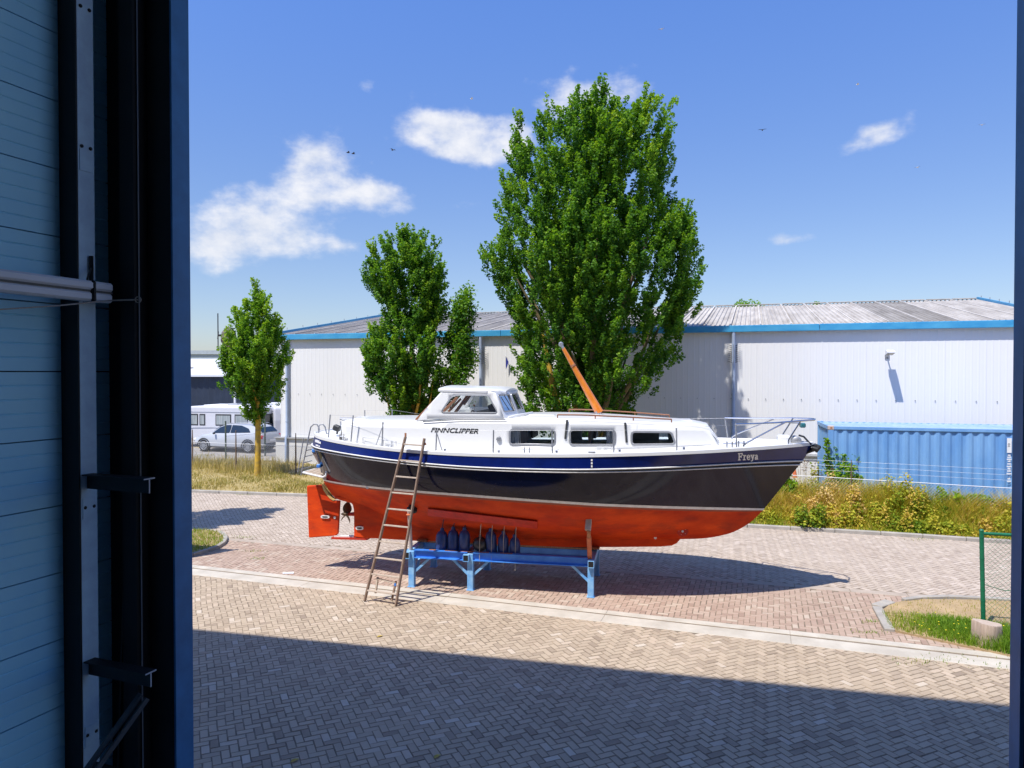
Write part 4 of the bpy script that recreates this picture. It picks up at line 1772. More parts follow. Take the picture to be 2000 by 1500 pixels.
# brown timber door posts aft, and joinery seen through the side windows
pa, pb_ = bl(815, 820, .75), bl(853, 781, .75)
MB().bar((pa[0], -.80, pa[1]), (pb_[0], -.80, pb_[1]), .05, .10, up=(0, 1, 0), ch=.01).build('timber_post', MAT['brownwood'], boat)
MB().bar((pa[0], .80, pa[1]), (pb_[0], .80, pb_[1]), .05, .10, up=(0, 1, 0), ch=.01).build('timber_post', MAT['brownwood'], boat)
m = MB()
for (xa, ya, xb, yb, b, w) in ((876, 804, 900, 779, .55, .05), (889, 806, 914, 772, .45, .12), (906, 790, 918, 772, .3, .1)):
    p, q = bl(xa, ya, b), bl(xb, yb, b)
    m.bar((p[0], -b, p[1]), (q[0], -b, q[1]), .04, w, up=(0, 1, 0))
build_each(m, 'companionway_post', MAT['brownwood'], boat)
m = MB()
p = bl(925, 803, .35)
q = bl(929, 792, .35)
m.tube([(p[0], -.35, p[1] - .12), (p[0] + .02, -.35, p[1] - .02), (q[0] - .03, -.35, q[1])], .009, 6)
m.build('throttle_lever', MAT['steel'], boat)
m = MB()
q2 = Vector((q[0] - .03, -.35, q[1]))
m.lathe([(.004, -.022), (.02, -.014), (.024, 0), (.018, .016), (.004, .022)], 10, q2, 'z')
m.build('lever_knob', MAT['rust'], boat, smooth=True)
m = MB()
p = bl(955, 803, .5)
m.box((p[0], -.1, p[1] - .13), (.42, 1.5, .28), b=.04)
m.box((p[0] + .10, -.55, p[1] + .05), (.14, .2, .2), Matrix.Rotation(R(-25), 3, 'Y'), b=.02)
m.build('dash_console', MAT['dark'], boat)
m = MB()
p = bl(923, 806, .3)
wheel = [(p[0] + .02 * math.cos(a), -.3 + .2 * math.cos(a), p[1] - .16 + .2 * math.sin(a)) for a in np.linspace(0, 2 * math.pi, 21)]
m.tube(wheel, .014, 6)
m.build('steering_wheel', MAT['brownwood'], boat, smooth=True)

# foredeck hatch, cabin handrail, folded spar bundle on the aft cabin
h0, h1 = bl(1320, 823, .15), bl(1352, 826, .15)
MB().box(((h0[0] + h1[0]) / 2, 0, (h0[1] + h1[1]) / 2 + .01), (h1[0] - h0[0], .62, .07), b=.02).build('deck_hatch', MAT['gelcoat'], boat)
h0, h1 = bl(1032, 811, .5), bl(1085, 813, .5)
MB().box(((h0[0] + h1[0]) / 2, -.2, (h0[1] + h1[1]) / 2 + .0), (h1[0] - h0[0], .8, .05), b=.02).build('roof_hatch', MAT['gelcoat'], boat)
for sg in (1, -1):
    m = MB()
    pts = [Vector((s, sg * (cabin_b(s) * .86), float(CTOP(s)) + .075)) for s in np.linspace(bl(1090, 814, .9)[0], bl(1312, 822, .8)[0], 16)]
    m.tube(pts, .014, 6)
    for p in pts[::5]:
        m.tube([p, p - Vector((0, 0, .07))], .011, 6)
    m.build('roof_handrail', MAT['brownwood'], boat, smooth=True)
m = MB()
for (xa, ya, xb, yb, b, r) in ((664, 818, 800, 820, .55, .022), (664, 816.5, 815, 821.5, .40, .018), (668, 820, 790, 823, .62, .016), (700, 817, 812, 823, .2, .02)):
    p, q = bl(xa, ya, b), bl(xb, yb, b)
    m.tube([(p[0], -b, p[1]), (q[0], -b * .8, q[1])], r, 8)
build_each(m, 'folded_tube', MAT['galv'], boat, True)
m = MB()
pts = [bl(*p, .62) for p in ((672, 822), (674, 834), (682, 834), (698, 827), (708, 823))]
m.tube([(s, -.80, z) for s, z in pts], .010, 6)
pts = [bl(*p, .62) for p in ((673, 828), (679, 839), (688, 844), (697, 838), (706, 825))]
m.tube([(s, -.82, z) for s, z in pts], .010, 6)
m.build('grey_hose_loop', M('pale_blue_grey_hose', (0.34, 0.38, 0.48), .6), boat, smooth=True)
# cowl or lamp on the aft deck
m = MB()
s, z = bl(658, 838, .5)
m.bar((s, -.5, z - .10), (s + .02, -.5, z - .02), .03, .03)
m.box((s, -.5, z + .02), (.14, .13, .12), Matrix.Rotation(R(20), 3, 'Y'), b=.02)
m.build('stern_lamp', MAT['dark'], boat)
# deck cleats
for px, py, b in ((667, 858, None), (1029, 884, None), (1425, 866, None), (1448, 868, None)):
    s, z = bl(px, py, .9)
    for _ in range(5):
        sp = sheer_pt(s)
        s, z = bl(px, py, abs(sp.y) - .1)
    sp = sheer_pt(s)
    y, z = sp.y + .11, sp.z + .07
    cl = MB()
    cl.tube([(s - .11, y, z + .05), (s + .11, y, z + .05)], .011, 6)
    for d in (-.045, .045):
        cl.tube([(s + d, y, z - .04), (s + d, y, z + .09)], .012, 6)
    cl.build('mooring_cleat', MAT['steel'], boat, smooth=True)


# ---------------------------------------------------------------- stanchions, lifelines, pulpit, stern gate
def rail_foot(px, py):
    s, z = bl(px, py, 1.2)
    for _ in range(6):
        sp = sheer_pt(min(max(s, .25), 10.1))
        s, z = bl(px, py, max(.1, abs(sp.y) - .07))
    sp = sheer_pt(min(max(s, .25), 10.1))
    return Vector((s, sp.y + .07, sp.z + .04))


tops = []
st_px = [((641, 851), (645, 810)), ((685, 860), (690, 811)), ((746, 868), (748, 824)), ((851, 882), (853, 841)), ((963, 887), (964, 840)), ((1079, 889), (1078, 840)), ((1199, 888), (1198, 840)), ((1322, 883), (1321, 836)), ((1439, 876), (1437, 829))]
for a, b in st_px:
    f = rail_foot(*a)
    s, z = bl(b[0], b[1], -f.y)
    tp = Vector((s, f.y, z))
    MB().tube([f - Vector((0, 0, .04)), tp], .0135, 8).build('stanchion', MAT['galv'], boat, smooth=True)
    g = Vector((f.x + .05, -f.y, f.z))
    MB().tube([g - Vector((0, 0, .04)), Vector((tp.x, -tp.y, tp.z))], .0135, 8).build('stanchion', MAT['galv'], boat, smooth=True)
    tops.append((f, tp))
m = MB()
for sg in (1, -1):
    for hf in (.985,):
        pts = [Vector((f.lerp(t, hf).x, f.lerp(t, hf).y * sg, f.lerp(t, hf).z)) for f, t in tops]
        m.tube(pts, .0022, 5)
build_each(m, 'lifeline', MAT['galv'], boat)
m = MB()
for (a, b) in (((734, 867), (746, 836)), ((864, 881), (854, 848))):
    f = rail_foot(*a)
    s, z = bl(b[0], b[1], -f.y)
    m.tube([f, Vector((s, f.y, z))], .009, 6)
build_each(m, 'stanchion_brace', MAT['galv'], boat, True)
# low grab wire running along the deck edge
m = MB()
pts = []
for px, py in ((705, 854), (745, 860), (770, 865)):
    f = rail_foot(px, py + 8)
    pts.append(f + Vector((0, .1, .12)))
m.tube(pts, .006, 5)
for p in pts:
    m.tube([p, p - Vector((0, 0, .13))], .006, 5)
pts = []
for px in (880, 980, 1090, 1210, 1330, 1390):
    f = rail_foot(px, 886)
    pts.append(f + Vector((0, .14, .07)))
m.tube(pts, .005, 5)
m.build('jack_line', MAT['galv'], boat)

# pulpit over the bow
pm = MB()
tipS, tipZ = bl(1592, 819, 0)
for sg in (1, -1):
    f1 = tops[-1]
    p0 = Vector((f1[1].x, f1[1].y * sg, f1[1].z))
    s1, z1 = bl(1514, 826, .62)
    s2, z2 = bl(1560, 822, .38)
    pm.tube([p0, Vector((s1, -.62 * sg, z1)), Vector((s2, -.40 * sg, z2)), Vector((tipS - .06, -.20 * sg, tipZ)), Vector((tipS, 0, tipZ + .004))], .016, 8)
    ft = rail_foot(1451, 876)
    k1, kz = bl(1456, 867, -ft.y)
    pm.tube([Vector((ft.x, ft.y * sg, ft.z - .03)), Vector((ft.x + .01, ft.y * sg, ft.z + .04)), Vector((ft.x + .09, (ft.y + .02) * sg, ft.z + .10)), Vector((s1 + .18, -.54 * sg, z1 + .004))], .015, 8)
    fs_ = rail_foot(1540, 868)
    pm.tube([Vector((fs_.x, fs_.y * sg, fs_.z - .03)), Vector((fs_.x, fs_.y * sg, fs_.z + .08)), Vector((s2 + .04, -.36 * sg, z2))], .014, 8)
pm.build('pulpit', MAT['steel'], boat, smooth=True)
# navigation lamp plate on the pulpit
s, z = bl(1566, 828, .2)
MB().box((s - .10, 0, z + .01), (.20, .34, .012)).build('lamp_plate', MAT['galv'], boat)
MB().box((s + .03, -.12, z - .03), (.10, .12, .09), b=.02).build('bow_lamp', M('teal_lens', (0.03, 0.15, 0.18), .2, coat=.5), boat)
# anchor windlass box, chain drum, bow roller, anchor
s, z = bl(1532, 861, .15)
MB().box((s, -.05, z), (.22, .30, .20), b=.03).build('windlass_housing', MAT['gelcoat'], boat)
s, z = bl(1556, 860, .1)
m = MB()
m.lathe([(0.05, -.14), (.085, -.12), (.07, -.05), (.07, .05), (.085, .12), (.05, .14)], 16, (s, 0, z - .01), 'y')
m.build('windlass_drum', MAT['galv'], boat, smooth=True)
m = MB()
pts = [bl(*p, .1) for p in ((1560, 850), (1570, 853), (1580, 864), (1585, 868))]
m.tube([(a, -.1, b) for a, b in pts], .018, 8)
m.build('chain', MAT['dark'], boat, smooth=True)
m = MB()
s, z = bl(1590, 876, .05)
m.bar((s - .22, 0, z + .05), (s + .06, 0, z + .06), .16, .03)
m.lathe([(.02, -.09), (.055, -.08), (.04, 0), (.055, .08), (.02, .09)], 14, (s + .04, 0, z + .03), 'y')
m.build('bow_roller', MAT['dark'], boat, smooth=True)
m = MB()
m.tube([(s - .05, -.10, z + .02), (s + .03, -.11, z - .02), (s + .07, -.08, z + .03), (s + .05, 0, z + .06)], [.03, .055, .05, .02], 10)
m.tube([(s - .15, -.03, z - .10), (s - .02, -.04, z - .02), (s + .06, 0, z + .03)], [.02, .045, .03], 8)
m.build('anchor', MAT['black'], boat, smooth=True)
# vent slots at the bow, drain scupper and fuel plate amidships
h = bl(1568, 876, .18)
MB().box((h[0], band_y(h[0], h[1]) - .004, h[1]), (.06, .008, .045)).build('bow_plate', MAT['boot'], boat)
for q, (px, py) in enumerate(((1156, 899), (1156, 905), (1156, 911))):
    s, z = bl(px, py, 1.6)
    MB().box((s, band_y(s, z) - .006, z), (.03, .012, .035), b=.004).build('fender_hook', MAT['zinc'], boat)
s, z = bl(1156, 886, 1.55)
MB().box((s, sheer_pt(s).y + .05, z + .03), (.13, .05, .03), b=.006).build('fairlead', MAT['grey'], boat)

# stern: tubular ladder, two hoops, bathing platform
tm = MB()
sp = sect(0, 0)
for b in (.10, -.28):
    q = [bl(*p, b) for p in ((588, 928), (594, 897), (600, 868), (604, 847), (607, 834), (613, 828.5), (619, 829), (623, 835), (625, 848))]
    tm.tube([(s, -b, z) for s, z in q], .014, 8)
for b in (.42,):
    q = [bl(*p, b) for p in ((623, 848), (622, 836), (625, 829.5), (631, 829), (635, 834), (638, 848))]
    tm.tube([(s, -b, z) for s, z in q], .014, 8)
stern_l = tm.build('stern_ladder', MAT['galv'], boat, smooth=True)
for py in (858, 868, 880, 892, 904, 916):
    px = 604 - (py - 850) * .205
    p, q = bl(px, py, .10), bl(px, py, .10)
    MB().tube([(p[0], -.10, p[1]), (p[0] - .0, .28, p[1])], .010, 6).build('rung', MAT['galv'], stern_l, smooth=True)
tm = MB()
for b in (.10, -.28):
    q = [bl(*p, b) for p in ((594, 922), (600, 855))]
    q2_ = [bl(*p, b) for p in ((587, 922), (597, 856))]
    tm.tube([(q2_[0][0] - .06, -b, q2_[0][1]), (q2_[1][0] - .05, -b, q2_[1][1])], .012, 8)
tm.build('folding_ladder', MAT['galv'], stern_l, smooth=True)
p0, p1, p2 = bl(592, 923, .45), bl(630, 932, .45), bl(638, 922, .45)
tm = MB()
for b in (.45, -.45):
    tm.tube([(p0[0], -b, p0[1]), (p1[0], -b, p1[1]), (p1[0] + .07, -b, p1[1] + .03), (p2[0], -b, p2[1]), (p2[0] + .01, -b * .9, p2[1] + .17)], .022, 8)
tm.tube([(p0[0], -.45, p0[1]), (p0[0], .45, p0[1])], .022, 8)
plat = tm.build('bathing_platform', MAT['white'], boat, smooth=True)
for k in range(6):
    y = -.36 + k * .144
    MB().bar((p0[0] + .02, y, p0[1] + .012), (p1[0] - .03, y, p1[1] + .012), .09, .018).build('slat', MAT['rungwood'], plat)
# bracket with blue clamps on the counter
tm = MB()
a, b_ = bl(617, 880, .32), bl(632, 908, .30)
tm.bar((a[0] - .02, -.36, a[1]), (b_[0] - .02, -.33, b_[1]), .05, .13, up=(0, 1, 0))
tm.build('stern_bracket', M('worn_grey_pink_board', (.30, .23, .20), .7, var=.2, scale=12), boat)
tm = MB()
for px, py, b in ((614, 880, .40), (623, 910, .42)):
    s, z = bl(px, py, b)
    tm.box((s, -b, z), (.085, .08, .075), b=.015)
build_each(tm, 'blue_clamp', MAT['cradle'], boat)

# ---------------------------------------------------------------- lowered spar of varnished wood
p, q = bl(1100, 680), bl(1171, 806)
spar = MB()
pts = []
rows = []
A, B = Vector((p[0], 0, p[1])), Vector((q[0], 0, q[1]))
d = (B - A).normalized()
n1 = Vector((0, 1, 0))
n2 = d.cross(n1)
for t in np.linspace(0, 1, 10):
    c_ = A.lerp(B, t)
    wv = .035 + .05 * t
    rows.append([c_ + n1 * (wv * .8 * math.cos(a)) + n2 * (wv * math.sin(a)) for a in np.linspace(0, 2 * math.pi, 13)[:-1]])
spar.grid(rows, close=True)
spar.add(rows[0], [tuple(range(12))])
spar.add(rows[-1], [tuple(range(12))])
so = spar.build('mast_spar', MAT['wood'], boat, smooth=True)
m = MB()
m.tube([A - d * .12, A + d * .03], .03, 8)
m.lathe([(.03, -.03), (.05, 0), (.03, .03)], 10, A - d * .09, 'y')
m.build('spar_cap', MAT['galv'], so, smooth=True)
m = MB()
c_ = A.lerp(B, .27)
m.tube([c_ - d * .02, c_ + d * .02], .054, 12)
m.build('spar_band', MAT['rust'], so, smooth=True)
tb = MB()
w0 = bl(1166, 817), bl(1181, 817)
tb.prism([(bl(1163, 804)[0], -.06, bl(1163, 804)[1]), (bl(1171, 800)[0], -.06, bl(1171, 800)[1]), (bl(1182, 819)[0], -.06, bl(1182, 820)[1]), (bl(1163, 819)[0], -.06, bl(1163, 820)[1])], (0, .012, 0))
tb.prism([(bl(1163, 804)[0], .05, bl(1163, 804)[1]), (bl(1171, 800)[0], .05, bl(1171, 800)[1]), (bl(1182, 819)[0], .05, bl(1182, 820)[1]), (bl(1163, 819)[0], .05, bl(1163, 820)[1])], (0, .012, 0))
tb.tube([(B.x - .02, -.08, B.z - .02), (B.x - .02, .08, B.z - .02)], .018, 8)
tb.build('spar_foot', MAT['galv'], boat)
# ================================================================ cradle, supports, ladder, fenders
cradle = tag(empty('boat_cradle', BO, -BTH), 'blue steel cradle on six legs carrying the motor sailer', 'cradle')


def gl_(px, py, z=0.0):
    """photo point at height z in the boat's own frame"""
    p = G(px, py, z) - BO
    return Vector((p.dot(BX), p.dot(BY), z))


FL = [gl_(803, 1145), gl_(918, 1151), gl_(1152, 1165)]
BKY = FL[0].y + 1.46
LW = 0.115
BEAM_T = 0.735         # top of the side beams
BEAM_B = 0.575
for side, y in (('near', FL[0].y), ('far', BKY)):
    for f in FL:
        x = f.x + 0.02
        o = MB().box((x, y, 0.355), (LW, LW, 0.71), b=.006).build('leg', MAT['lightblue'], cradle)
        MB().box((x, y, 0.006), (LW + .03, LW + .03, .012)).build('foot_plate', MAT['lightblue'], o)
    m = MB()
    x0_, x1_ = FL[0].x + .02 + LW / 2, FL[2].x + .02 - LW / 2
    inner_x = FL[1].x + .02
    for a, b in ((x0_, inner_x - LW / 2), (inner_x + LW / 2, x1_)):
        c_ = ((a + b) / 2)
        m.box((c_, y, BEAM_T - .007), (b - a, .11, .012))
        m.box((c_, y, (BEAM_T + BEAM_B) / 2), (b - a, .010, BEAM_T - BEAM_B - .03))
        m.box((c_, y, BEAM_B + .007), (b - a, .13, .014))
        m.box((c_, y - .02, BEAM_T + .003), (b - a, .05, .006))
    bm_ = m.build('side_beam', MAT['cradle'], cradle)
    rm = MB()
    for k in range(5):
        xa = x0_ + (x1_ - x0_) * random.uniform(.02, .85)
        rm.box((xa + .12, y - .012, BEAM_T + .008), (random.uniform(.12, .38), .055, .004))
    build_each(rm, 'rust_patch', MAT['rust'], bm_)
# square tubes across, their open ends towards the viewer
for f in FL:
    x = f.x - .045 if f is not FL[2] else f.x + .03
    ya, yb = FL[0].y - .14, BKY + .14
    m = MB()
    w, h, t = .115, .13, .010
    for dx, dz, sx, sz in ((-w / 2 + t / 2, 0, t, h), (w / 2 - t / 2, 0, t, h), (0, h / 2 - t / 2, w - 2 * t, t), (0, -h / 2 + t / 2, w - 2 * t, t)):
        m.box((x + dx, (ya + yb) / 2, .64 + dz), (sx, yb - ya, sz))
    o = m.build('cross_tube', MAT['lightblue'], cradle)
    MB().box((x, ya + .012, .64), (w - 2.2 * t, .004, h - 2.2 * t)).build('tube_end_shade', MAT['black'], o)  # black sheet standing for the shade inside the open tube
# diagonal braces
for y in (FL[0].y + .02, BKY):
    for (xl, sg) in ((FL[0].x + .02, 1), (FL[1].x + .02, -1), (FL[1].x + .02, 1), (FL[2].x + .02, -1)):
        MB().bar((xl + sg * .05, y, .29), (xl + sg * .36, y, .572), .045, .045, up=(0, 1, 0)).build('brace', MAT['lightblue'], cradle)
for f in FL[:1]:
    MB().bar((f.x + .10, FL[0].y + .05, .32), (f.x + .10, FL[0].y + .30, .57), .04, .04, up=(1, 0, 0)).build('brace', MAT['lightblue'], cradle)
# middle beam under the keel, between the cross tubes
_xs = [(f.x - .045 if f is not FL[2] else f.x + .03) for f in FL]
for a, b in zip(_xs[:-1], _xs[1:]):
    m = MB()
    c_ = (a + b) / 2
    ln_ = b - a - .122
    m.box((c_, -.02, .695), (ln_, .12, .012))
    m.box((c_, -.02, .62), (ln_, .012, .136))
    m.box((c_, -.02, .545), (ln_, .12, .012))
    o = m.build('keel_beam', MAT['cradle'], cradle)
MB().box(((_xs[0] + _xs[2]) / 2 + .1, -.02, .727), (_xs[2] - _xs[0] - .2, .13, .04), b=.006).build('keel_plank', MAT['oldwood'], cradle)
# keel timbers on the cross tubes
for f in FL:
    x = f.x - .02
    MB().box((x + .05, 0.0, .769), (.22, .4, .04), b=.01).build('keel_block', MAT['brownwood'], cradle)
# uprights with pads against the hull
def upright(px, py0, py1, yb, mat, name, r):
    a = bl(px, py0, -yb)
    b_ = bl(px, py1, -yb)
    o = MB().tube([(a[0], yb, a[1]), (b_[0], yb, b_[1])], r, 12).build(name, mat, cradle, smooth=True)
    return o, Vector((b_[0], yb, b_[1]))


hp = hull_hit(806, 992, 2.0, 3.9)
a_ = bl(803, 1076, -(FL[0].y + .03))
A_ = Vector((a_[0], FL[0].y + .03, a_[1]))
tp = hp + Vector((-.02, -.16, 0))
o = MB().tube([A_, tp], .036, 12).build('support_post', MAT['pipe'], cradle, smooth=True)
MB().lathe([(.045, -.012), (.055, -.006), (.055, .006), (.045, .012)], 12, tp - Vector((0, 0, .10)), 'z').build('collar', MAT['orange'], o)
MB().bar(tp + Vector((-.02, 0, -.02)), tp + Vector((.05, .12, .04)), .10, .10, ch=.02).build('support_pad', MAT['black'], o)
MB().box(hp + Vector((.02, -.05, .02)), (.16, .07, .24), Matrix.Rotation(R(-15), 3, 'Y') @ Matrix.Rotation(R(-18), 3, 'X'), b=.03).build('pad_head', MAT['black'], o)
hp = hull_hit(1151, 1022, 2.0, 3.95)
a_ = bl(1152, 1093, -(FL[2].y + .03))
A_ = Vector((a_[0], FL[2].y + .03, a_[1]))
tp = hp + Vector((0, -.13, -.10))
mid_ = A_.lerp(tp, .78)
o = MB().tube([A_, mid_], .046, 12).build('support_post', MAT['orange'], cradle, smooth=True)
MB().bar(mid_, tp, .065, .065).build('screw_head', MAT['rust'], o)
MB().box(hp + Vector((-.01, -.075, .0)), (.11, .12, .24), Matrix.Rotation(R(4), 3, 'Y') @ Matrix.Rotation(R(-20), 3, 'X'), b=.01).build('wooden_block', MAT['rungwood'], o)
for px, yb in ((803, BKY), (1152, BKY)):
    a = bl(px, 1070, -FL[0].y)
    MB().tube([(a[0] + .02, BKY - .03, .72), (a[0] + .02, BKY - .03, 1.22)], .038, 12).build('support_post', MAT['pipe'], cradle, smooth=True)
    MB().box((a[0] + .02, BKY - .12, 1.26), (.18, .16, .22), b=.03).build('support_pad', MAT['black'], cradle)

# ---------------------------------------------------------------- wooden ladder against the hull
LA, LB = G(712, 1175), G(773, 1184)
topL = at(792, 853, 13.30)
topR = at(829, 856, 13.20)
ladder = tag(empty('ladder', LA.lerp(LB, .5)), 'worn brown wooden ladder leaning against the starboard side of the boat', 'ladder')
lo_ = Vector(ladder.location)
wood_rail = []
upv = (LB - LA).cross(topL - LA).normalized()
for a, b in ((LA, topL), (LB, topR)):
    wood_rail.append(MB().bar(a - lo_ + Vector((0, 0, .01)), b - lo_, .035, .062, up=upv, ch=.008).build('rail', MAT['oldwood'], ladder))
rung_y = [(574, 560), (655, 650), (740, 738), (828, 822), (912, 910), (1003, 998), (1095, 1090), (1185, 1180), (1278, 1272), (1370, 1362)]
for i in range(10):
    f = 0.955 - i * 0.0985
    p, q = LA.lerp(topL, f), LB.lerp(topR, f)
    MB().bar(p - lo_, q - lo_, .055, .028, up=upv.cross(q - p), ch=.004).build('rung', MAT['rungwood'], ladder)
# tail end of the sliding section: short side pieces and one rung behind the main rails
f0, f1 = .025, .15
P = [LA.lerp(topL, f).lerp(LB.lerp(topR, f), q) + upv * (-.05 if upv.y < 0 else .05) for f, q in ((f0 + .03, .24), (f1, .19), (f0, .80), (f1 - .01, .82))]
MB().bar(P[0] - lo_, P[1] - lo_, .03, .035, up=upv).build('inner_rail', MAT['rungwood'], ladder)
MB().bar(P[2] - lo_, P[3] - lo_, .03, .035, up=upv).build('inner_rail', MAT['oldwood'], ladder)
MB().bar(P[1].lerp(P[0], .1) - lo_, P[3].lerp(P[2], .1) - lo_, .05, .022, up=upv.cross(P[3] - P[1])).build('rung', MAT['rungwood'], ladder)
MB().box(P[3].lerp(P[2], .16) - lo_, (.035, .05, .05)).build('blue_tape', MAT['cradle'], ladder)
MB().bar(topL - lo_ + (topL - topR) * .0, topL - lo_ + Vector((0, .01, .07)), .03, .05).build('rail_hook', MAT['rust'], ladder)
MB().bar(topR - lo_ - Vector((.04, 0, .12)), topR - lo_ + Vector((.03, 0, -.10)), .03, .04).build('rail_hook', MAT['rust'], ladder)

# ---------------------------------------------------------------- fenders hung from the hull, resting low over the cradle
fend = [(862, 1036, 1072, .106, 'first dark blue fender from the ladder, hung behind the blue beam', 0),
        (885, 1034, 1073, .10, 'dark blue fender second from the ladder above the cradle beam', 0),
        (907, 1034, 1074, .10, 'dark blue fender just left of the round grey fender', 0),
        (938, 1045, 1077, .13, 'round grey ball fender hung among the dark blue ones', 1),
        (960, 1036, 1078, .098, 'dark blue fender just right of the round grey fender', 0),
        (983, 1042, 1082, .095, 'dark blue fender between the ball fender pair and the last one', 0),
        (1006, 1048, 1088, .095, 'last dark blue fender towards the bow, hanging lowest', 0)]
for i, (px, py0, py1, r, lab, ball) in enumerate(fend):
    r *= 1.12
    yb = -.62
    s, zt = bl(px, py0, .62)
    _, zb = bl(px, py1, .62)
    pos = BO + BX * s + BY * yb
    root = tag(empty('fender', (pos.x, pos.y, zb), -BTH), lab, 'fender', 'fenders hanging under the boat')
    H = zt - zb
    if ball:
        prof = [(.012, 0)] + [(r * math.sin(a), r - r * math.cos(a)) for a in np.linspace(.25, math.pi - .3, 12)] + [(.03, 2 * r), (.03, 2 * r + .04), (.012, 2 * r + .045)]
    else:
        prof = [(.02, -.06), (r * .7, -.05), (r * .96, -.02), (r, .04), (r, H - .15), (r * .93, H - .09), (r * .72, H - .04), (r * .4, H - .008), (.04, H + .005), (.034, H + .05), (.012, H + .055)]
    m = MB().lathe(prof, 20)
    tl = Matrix.Rotation(R(random.uniform(-4, 4)), 3, 'Y') @ Matrix.Rotation(R(random.uniform(-3, 5)), 3, 'X')
    m.v = [tl @ p for p in m.v]
    m.build('fender_body', MAT['ballfender'] if ball else MAT['fender'], root, smooth=True)
    # rope up to the bilge keel, and a loose tail over the beam
    hz = bl(px + (5 if i < 3 else -1), 1006 + (px - 862) * .11, .85)
    tgt = Vector((hz[0] - s, -.20, hz[1] - zb))
    ht = (2 * r + .04) if ball else (H + .05)
    m = MB().tube([tl @ Vector((0, 0, ht)), tgt.lerp(Vector((0, 0, ht)), .5) + Vector((.01, 0, 0)), tgt], .009, 6)
    m.build('rope', MAT['rope'] if ball else MAT['darkrope'], root)
    if i in (3, 4, 5, 6):
        e = Vector((.03, -.36, .15 - H * .2))
        m = MB().tube([tgt + Vector((.03, -.01, 0)), Vector((.03, -r - .03, H * .7)), Vector((.03, -r - .04, H * .3)), Vector((.03, -r - .05, -.16 - .01 * i))], .006, 6)
        m.build('rope_tail', MAT['rope'], root)

# ---------------------------------------------------------------- islands of grass beside the bay
def island(name, pts, z, mat):
    pts = [Vector((p.x, p.y, 0)) for p in pts]
    m = MB()
    m.prism([(p.x, p.y, -0.02) for p in pts], (0, 0, z + .02))
    o = m.build(name, mat)
    o['kind'] = 'structure'
    return o


soil_mat = M('worn_lawn_soil', (0.33, 0.235, 0.125), 0.95, scale=2.0, col2=(0.46, 0.33, 0.18), bump=.5, bscale=30)
ISL_R = [G(*p) for p in ((1737, 1232), (1722, 1196), (1740, 1181), (1790, 1173), (1900, 1174), (2040, 1180), (2200, 1200), (2200, 1316), (1975, 1284))]
island('right_grass_island', ISL_R, .03, soil_mat)
ISL_L = [G(*p) for p in ((439, 1049), (441, 1056), (436, 1064), (425, 1071), (405, 1078), (375, 1087), (250, 1110), (150, 1100), (150, 1040), (300, 1036), (375, 1037), (410, 1039), (430, 1043))]
island('left_grass_island', ISL_L, .05, soil_mat)
kb = tag(empty('island_kerb'), kind='structure')
for a, b, w in (((1713, 1189), (1738, 1234), .16), ((1712, 1187), (1738, 1178), .20)):
    A, B = G(*a), G(*b)
    n = 2
    for k in range(n):
        p, q = A.lerp(B, (k + .01) / n), A.lerp(B, (k + .99) / n)
        MB().bar((p.x, p.y, .0), (q.x, q.y, .0), w, .10, ch=.01).build('kerb_stone', MAT['kerb'], kb)
bk = [G(*p) for p in ((1764, 1176), (1800, 1171.5), (1850, 1170), (1920, 1173), (2050, 1181))]
for p, q in zip(bk[:-1], bk[1:]):
    q = p.lerp(q, .985)
    MB().bar((p.x, p.y, .0), (q.x, q.y, .0), .10, .14, ch=.01).build('kerb_stone', MAT['kerb'], kb)
for p, q in zip(ISL_L[:6], ISL_L[1:7]):
    q = p.lerp(q, .98)
    MB().bar((p.x, p.y, .0), (q.x, q.y, .0), .10, .16, ch=.01).build('kerb_stone', MAT['kerb'], kb)
p, q = ISL_L[-1], ISL_L[0]
MB().bar((p.x, p.y, .0), (q.x, q.y, .0), .10, .16, ch=.01).build('kerb_stone', MAT['kerb'], kb)

# tree stump used as a bollard
c_ = G(1928, 1261)
m = MB()
n = 18
rs = [1 + .10 * math.sin(3 * a + 1) + .05 * math.sin(7 * a) for a in np.linspace(0, 2 * math.pi, n + 1)[:-1]]
rows = []
for z, f, dx in ((-.05, 1.06, 0), (.05, 1.04, 0), (.2, 1.0, 0), (.305, .99, 0), (.325, .95, 0)):
    rows.append([Vector((.215 * r * f * math.cos(a), .17 * r * f * math.sin(a), z + (.03 * -math.cos(a) if z > .2 else 0))) for r, a in zip(rs, np.linspace(0, 2 * math.pi, n + 1)[:-1])])
m.grid(rows, close=True)
stump = m.build('log_stump', M('pale_sawn_log', (.36, .27, .21), .85, scale=5, col2=(.52, .41, .33), bump=.4, stretch=(6, 6, .7)), smooth=True, loc=(c_.x, c_.y, .03))
tag(stump, 'pale sawn log stump standing in the grass below the green fence post', 'stump')
m = MB()
top_ring = [p * 1.0 + Vector((0, 0, .001)) for p in rows[-1]]
m.add(top_ring, [tuple(range(n))])
m.build('cut_face', M('sawn_cut_wood', (.44, .34, .26), .8, scale=20, col2=(.56, .45, .36), bump=.2), stump)

